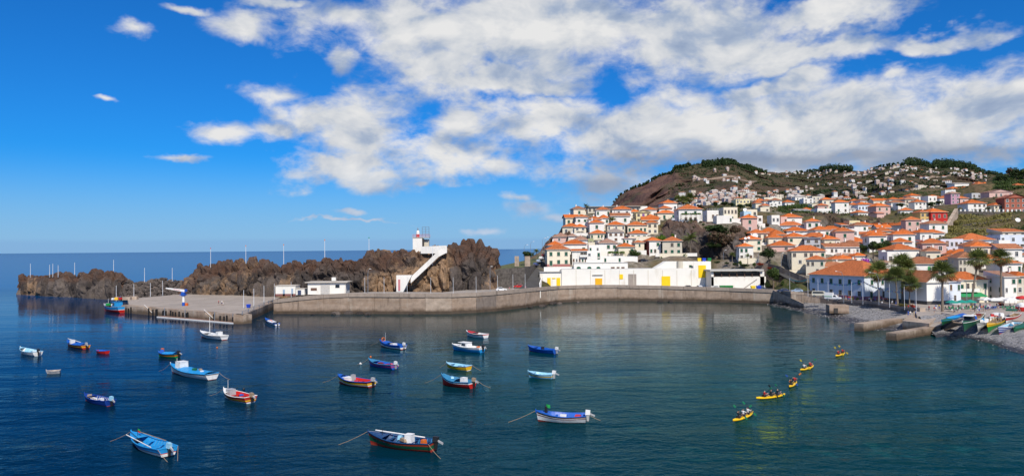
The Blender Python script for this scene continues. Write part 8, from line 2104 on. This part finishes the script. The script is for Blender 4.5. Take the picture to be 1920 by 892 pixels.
# ------------------------------------------------------------------ the square: parasols, people, beached boats
def parasol(p, rr, h, mt, label, square=False):
    root = thing('parasol', label, 'parasol', tuple(p), .3, 'parasols on the square'); n = 4 if square else 8
    mb = MB(); mb.ring_tube([(0, 0, 0), (0, 0, h + .1)], .05, 6); mb.build('pole', POLEW, root)
    mb = MB(); ring = [(rr * math.cos(2 * math.pi * k / n + .4), rr * math.sin(2 * math.pi * k / n + .4), h - .55) for k in range(n)]
    for k in range(n):
        a, b = ring[k], ring[(k + 1) % n]; mb.face([a, b, (0, 0, h + .1)]); mb.face([(a[0], a[1], a[2] - .25), (b[0], b[1], b[2] - .25), b, a])
    mb.build('canopy', mt, root)
    mb = MB(); mb.lathe([(.35, 0), (.35, .08), (.1, .14)], 10); mb.build('base', STEEL, root)
GC = mat('green_parasol_canvas', (.015, .27, .21), .8, .08); WC = mat('white_parasol_canvas', (.78, .76, .72), .8, .05); RC = mat('red_parasol_canvas', (.55, .03, .03), .8, .08)
for i, (px, py) in enumerate(((1785, 580), (1803, 579.5), (1819, 579))): parasol(atz(px, py, 3.2), 1.75, 2.7, GC, 'green parasol, %s of three before the green awning' % ['left', 'middle', 'right'][i])
for i, (px, py) in enumerate(((1850, 576), (1864, 577), (1879, 575.5), (1893, 577), (1903, 574.5))): parasol(atz(px, py, 3.2), 2.5, 3.0, WC, '%s white parasol from the left on the square' % NUM[i], True)
parasol(atz(1917, 575, 3.2), 2.8, 3.3, RC, 'red parasol at the right edge of the square', True)
# kiosk in red at the right edge
p = atz(1916, 583, 3.2); root = thing('kiosk', 'rounded red kiosk stand at the right edge of the square', 'kiosk', tuple(p)); mb = MB(); mb.lathe([(1.3, 0), (1.5, .6), (1.5, 1.2)], 14); mb.build('counter', REDP, root); mb = MB(); mb.lathe([(1.35, 1.2), (1.2, 2.0), (.5, 2.3), (.1, 2.4)], 14); mb.build('top', CL['white'], root)
# cafe tables
def table(p, col, label):
    root = thing('cafe_table', label, 'table', tuple(p), 0, 'cafe tables on the square'); mb = MB(); mb.lathe([(.5, .72), (.5, .76)], 10); mb.build('top', CL[col], root); mb = MB(); mb.ring_tube([(0, 0, 0), (0, 0, .72)], .05, 6); mb.build('leg', STEEL, root)
    for k in range(3):
        a = k * 2.1; c = thing; mb = MB(); x, y = math.cos(a) * .95, math.sin(a) * .95; mb.box((x, y, .42), (.42, .42, .05), rz=a); mb.box((x * 1.2, y * 1.2, .47), (.06, .42, .42), rz=a)
        for dx in (-.16, .16):
            for dy in (-.16, .16): mb.box((x + dx, y + dy, 0), (.04, .04, .42))
        tag(mb.build('chair', CL[col], None, tuple(p)), '%s cafe chair at the %s' % (('right', 'back', 'front')[k], label), 'chair', 'cafe chairs on the square')
rr = random.Random(4)
for i, (px, py, col) in enumerate(((1780, 580, 'green'), (1793, 581, 'green'), (1808, 580, 'green'), (1824, 579, 'green'), (1845, 579, 'blue'), (1856, 580, 'blue'), (1866, 579, 'blue'), (1888, 580, 'green'), (1900, 579, 'green'))): table(atz(px, py, 3.2), col, '%s table, %s from the left on the square' % (col, NUM[i]))
COLS = ['red', 'white', 'blue', 'black', 'yellow', 'green', 'pink', 'grey', 'navy', 'beige', 'orange']; TR = ['navy', 'black', 'beige', 'grey', 'blue', 'white']
PN = 0
def crowd(spots, group, where, poses=('stand', 'walk'), z=3.2, zf=None):
    global PN
    for i, s in enumerate(spots):
        PN += 1; px, py = s[0], s[1]; sh = s[2] if len(s) > 2 else COLS[PN * 7 % 11]; tr = TR[PN * 5 % 6]
        p = atz(px, py, z)
        if zf is not None: p.z = zf(p)
        pose = s[3] if len(s) > 3 else poses[PN % len(poses)]
        person(tuple(p), rr.random() * 6.28, pose, sh, tr, '%s person in %s top, %s from the left %s' % ({'stand': 'standing', 'walk': 'walking', 'sit': 'seated'}[pose], sh, (NUM + ['seventeenth', 'eighteenth', 'nineteenth', 'twentieth'])[i], where), group, rr.uniform(.95, 1.08))
crowd([(1586, 563, 'orange'), (1591, 564, 'red'), (1594, 564, 'red'), (1571, 560, 'grey'), (1626, 566, 'navy'), (1630, 566.5, 'white'), (1633, 567, 'yellow'), (1641, 566, 'blue'), (1651, 566, 'red'), (1656, 567, 'pink'), (1660, 567, 'red'), (1664, 568, 'orange'), (1673, 570, 'black'), (1680, 573, 'navy')], 'people on the promenade', 'on the promenade', z=3.6)
crowd([(1654, 571, 'white', 'sit'), (1697, 578, 'red', 'sit'), (1703, 579, 'red', 'sit'), (1714, 580, 'red', 'sit'), (1722, 581, 'grey', 'sit')], 'people sitting by the beach wall', 'along the beach wall', z=3.5)
crowd([(1703, 594, 'blue'), (1707, 594, 'white'), (1714, 594.5, 'beige'), (1717, 594, 'blue')], 'people above the jetty', 'above the upper jetty', z=2.6)
crowd([(1742, 583, 'red'), (1755, 582, 'blue'), (1761, 581, 'yellow'), (1752, 586, 'red'), (1785, 586, 'white', 'sit'), (1790, 586.5, 'grey', 'sit'), (1795, 586, 'white'), (1800, 586, 'green'), (1779, 580, 'black', 'sit'), (1806, 582, 'white', 'sit'), (1820, 583, 'yellow'), (1825, 584, 'white'), (1828, 586, 'navy'), (1833, 587, 'blue'), (1836, 586, 'white'), (1840, 584, 'orange'), (1844, 583, 'red'), (1848, 583, 'green'), (1853, 582, 'white'), (1856, 581, 'pink')], 'people on the square', 'in front on the square')
crowd([(1787, 579, 'black', 'sit'), (1797, 579, 'red', 'sit'), (1812, 578, 'navy', 'sit'), (1828, 579, 'blue'), (1838, 578, 'navy'), (1848, 578, 'blue', 'sit'), (1858, 579, 'white', 'sit'), (1869, 578, 'black'), (1872, 581, 'navy'), (1885, 579, 'green', 'sit'), (1894, 579, 'black'), (1902, 578, 'grey'), (1908, 581, 'blue'), (1911, 585, 'navy'), (1899, 589, 'grey')], 'people among the parasols', 'behind among the parasols')
crowd([(410, 571.5, 'red', 'walk'), (416, 572, 'white', 'stand'), (418.5, 572.3, 'beige', 'stand'), (221, 563, 'pink', 'stand'), (225.5, 562.5, 'blue', 'stand')], 'people on the pier', 'on the pier', z=PZ)
crowd([(955, 546, 'pink'), (985, 543.5, 'pink')], 'people on the quay', 'near the red car on the quay', z=5.8)
crowd([(376, 588, 'red', 'sit')], 'people on the pier', 'on the pier stair', z=1.3)

# beached boats
def bb(bow, stern, zb, zs, B, fb, sheer, bands, inner, deck, label, feats, name='fishing_boat'):
    b, s = atz(bow[0], bow[1], zb), atz(stern[0], stern[1], zs)
    return boat(None, None, B, fb, sheer, bands, inner, deck, label, feats, name=name, group='boats drawn up on the beach', world=((b.x, b.y, zb), (s.x, s.y, zs)))
bb((1807, 619), (1838, 597), 2.7, 3.5, 2.9, 1.25, .4, [(0, .35, 'g'), (.35, .8, 'g'), (.8, 1, 'g')], 't', 'g', 'dark green fishing boat with white and red wheelhouse drawn up leftmost', {'cabin': (.70, 2.6, 2.2, 1.5, 'n'), 'roofcol': 'w', 'gear': [(.5, .2, 1.0, 1.2, 1.0, .7, 'b', 'blue_tarp'), (.35, -.2, 1.0, 1.6, 1.2, .6, 'w', 'white_sack'), (.2, .2, 1.0, 1.2, 1.2, .5, 'm', 'net_heap')], 'gunwale': 'w'})
bb((1833, 617.5), (1857, 603), 2.0, 2.7, 2.2, 1.0, .3, [(0, .4, 'e'), (.4, .75, 'w'), (.75, 1, 'e')], 'w', 'e', 'grey white boat with blue and white tarpaulins between two larger boats', {'cover': ('w', .2, .7), 'gear': [(.75, .1, 1.2, .8, .8, .6, 'w', 'white_sack'), (.55, -.2, 1.3, .9, .8, .5, 'c', 'blue_tarp')]})
bb((1852, 621), (1886, 600), 1.9, 2.9, 2.5, 1.1, .45, [(0, .45, 'G'), (.45, .72, 'G'), (.72, 1, 'y')], 't', 'y', 'green and yellow boat with timber ribs and planks standing up', {'ribs': 't', 'gear': [(.75, -.5, .8, .12, .3, 1.2, 't', 'plank'), (.7, .4, .8, .12, .3, 1.3, 't', 'plank'), (.6, -.5, .8, .12, .3, 1.2, 't', 'plank'), (.55, .4, .8, .12, .3, 1.3, 't', 'plank'), (.45, -.5, .8, .12, .3, 1.2, 't', 'plank'), (.4, .4, .8, .12, .3, 1.2, 't', 'plank'), (.25, 0, 1.0, 1.0, 1.0, 1.3, 'w', 'white_locker')]})
bb((1873, 626), (1909, 612), 1.6, 2.2, 2.5, 1.0, .55, [(0, .28, 'f'), (.28, .5, 'B'), (.5, .58, 'w'), (.58, .74, 'B'), (.74, .82, 'w'), (.82, 1, 'B')], 'l', 'B', 'blue and white striped boat drawn up nearest on the beach', {'boxes': [(.72, 0, 1.3, 1.2, .5, 'w', 'white_hatch')], 'gear': [(.4, .1, .9, .8, .6, .4, 'a', 'net_heap'), (.25, -.2, .9, .6, .6, .5, 'w', 'white_box')], 'gunwale': 'w'})
bb((1902, 625), (1930, 612), 1.7, 2.4, 2.4, .9, .3, [(0, .5, 'g'), (.5, 1, 'g')], 'g', 'g', 'boat under a dark green tarpaulin at the right edge', {'cover': ('g', .02, .96)})
bb((1886, 604), (1908, 594), 3.1, 3.4, 2.2, .9, .3, [(0, .5, 'w'), (.5, 1, 'r')], 't', 'w', 'boat with dark green canopy behind the green and yellow boat', {'boxes': [(.5, 0, 3.6, 2.0, .2, 'g', 'canopy')], 'boxz': 2.3, 'poles': []})
bb((1857, 604), (1872, 594), 2.9, 3.4, 2.4, 1.0, .4, [(0, .5, 'm'), (.5, 1, 'w')], 'o', 'w', 'upturned looking white and red boat in the middle of the row', {'cover': ('w', .1, .6), 'gear': [(.75, 0, 1, .8, .8, .6, 'r', 'red_sack')]})
bb((1766, 607), (1784, 600), 2.9, 3.2, 1.8, .6, .3, [(0, .5, 'g'), (.5, 1, 'g')], 'a', 'a', 'small boat under a dark cover left of the blue tarpaulin boats', {'cover': ('g', .05, .95)})
bb((1775, 603), (1796, 597), 3.1, 3.3, 2.0, .7, .3, [(0, .6, 'w'), (.6, 1, 'c')], 'c', 'c', 'small boat under a bright blue tarpaulin above the slip', {'cover': ('c', .05, .95)})
bb((1793, 599), (1806, 594), 3.2, 3.3, 2.0, .7, .3, [(0, .6, 'w'), (.6, 1, 'b')], 'b', 'b', 'small boat under a blue tarpaulin right above the slip', {'cover': ('b', .05, .95)})
p1, p2 = atz(1690, 617.5, .2), atz(1716, 614, .2)
boat((1690, 617.5), (1716, 614), .8, .25, .3, [(0, .5, 'y'), (.5, 1, 'y')], 'y', 'y', 'lime yellow kayak lying in the slip between the jetties', {'foredeck': .6, 'thwarts': ()}, name='kayak', group='kayaks in the slip', cat='kayak')
# satellite dishes
def dish(px, py, Y, rr_, label):
    p = aty(px, py, Y); root = thing('satellite_dish', label, 'satellite dish', tuple(p), 0, 'satellite dishes'); mb = MB(); mb.lathe([(.02, 0), (rr_ * .5, rr_ * .10), (rr_ * .85, rr_ * .3), (rr_, rr_ * .42), (rr_ * .99, rr_ * .44), (.02, .06)], 16); o = mb.build('bowl', WHITE, root); o.rotation_euler = (R(60), 0, R(-15))
    mb = MB(); mb.ring_tube([(0, .1, .1), (0, .3, -rr_ * 1.6)], .06, 5); mb.build('stand', STEEL, root)
dish(1416, 442.5, 336, 1.25, 'huge white satellite dish on the cream valley house'); dish(1398, 447, 331, .6, 'small white dish left of the huge dish'); dish(1404, 446, 332, .6, 'second small white dish left of the huge dish'); dish(1598, 433, 407, .9, 'left white dish on the orange roof below the upper row'); dish(1607, 433.5, 407, .9, 'right white dish on the orange roof below the upper row'); dish(1397, 394, 379, 1.0, 'white dish behind the pale blue house'); dish(1908, 413, 345, 1.1, 'white dish above the modern house at right edge'); dish(1657, 473, 300, .9, 'white dish turned aside before the leafy trees')

# garden walls before the houses
for i, h in enumerate(HOUSES):
    if i % 2 or h[4] > 440 or h[0] > 1760: continue
    p = aty((h[0] + h[1]) / 2, h[3], h[4]); w = (h[1] - h[0]) / FPX * h[4] * 1.25; y = p.y - 2.6; zg = float(ground_z([p.x], [y])[0]); hh = 1.1 + (i % 3) * .5
    mb = MB(); mb.box((0, 0, -2.5), (w, .3, 2.5 + hh)); mb.box((0, 0, hh), (w + .1, .42, .12))
    tag(mb.build('garden_wall', [wallmat('w'), CONC2, wallmat('c'), STONEW][i % 4], None, (p.x, y, zg)), 'garden wall before the ' + ' '.join(h[12].split()[:11]), 'wall', 'garden walls')
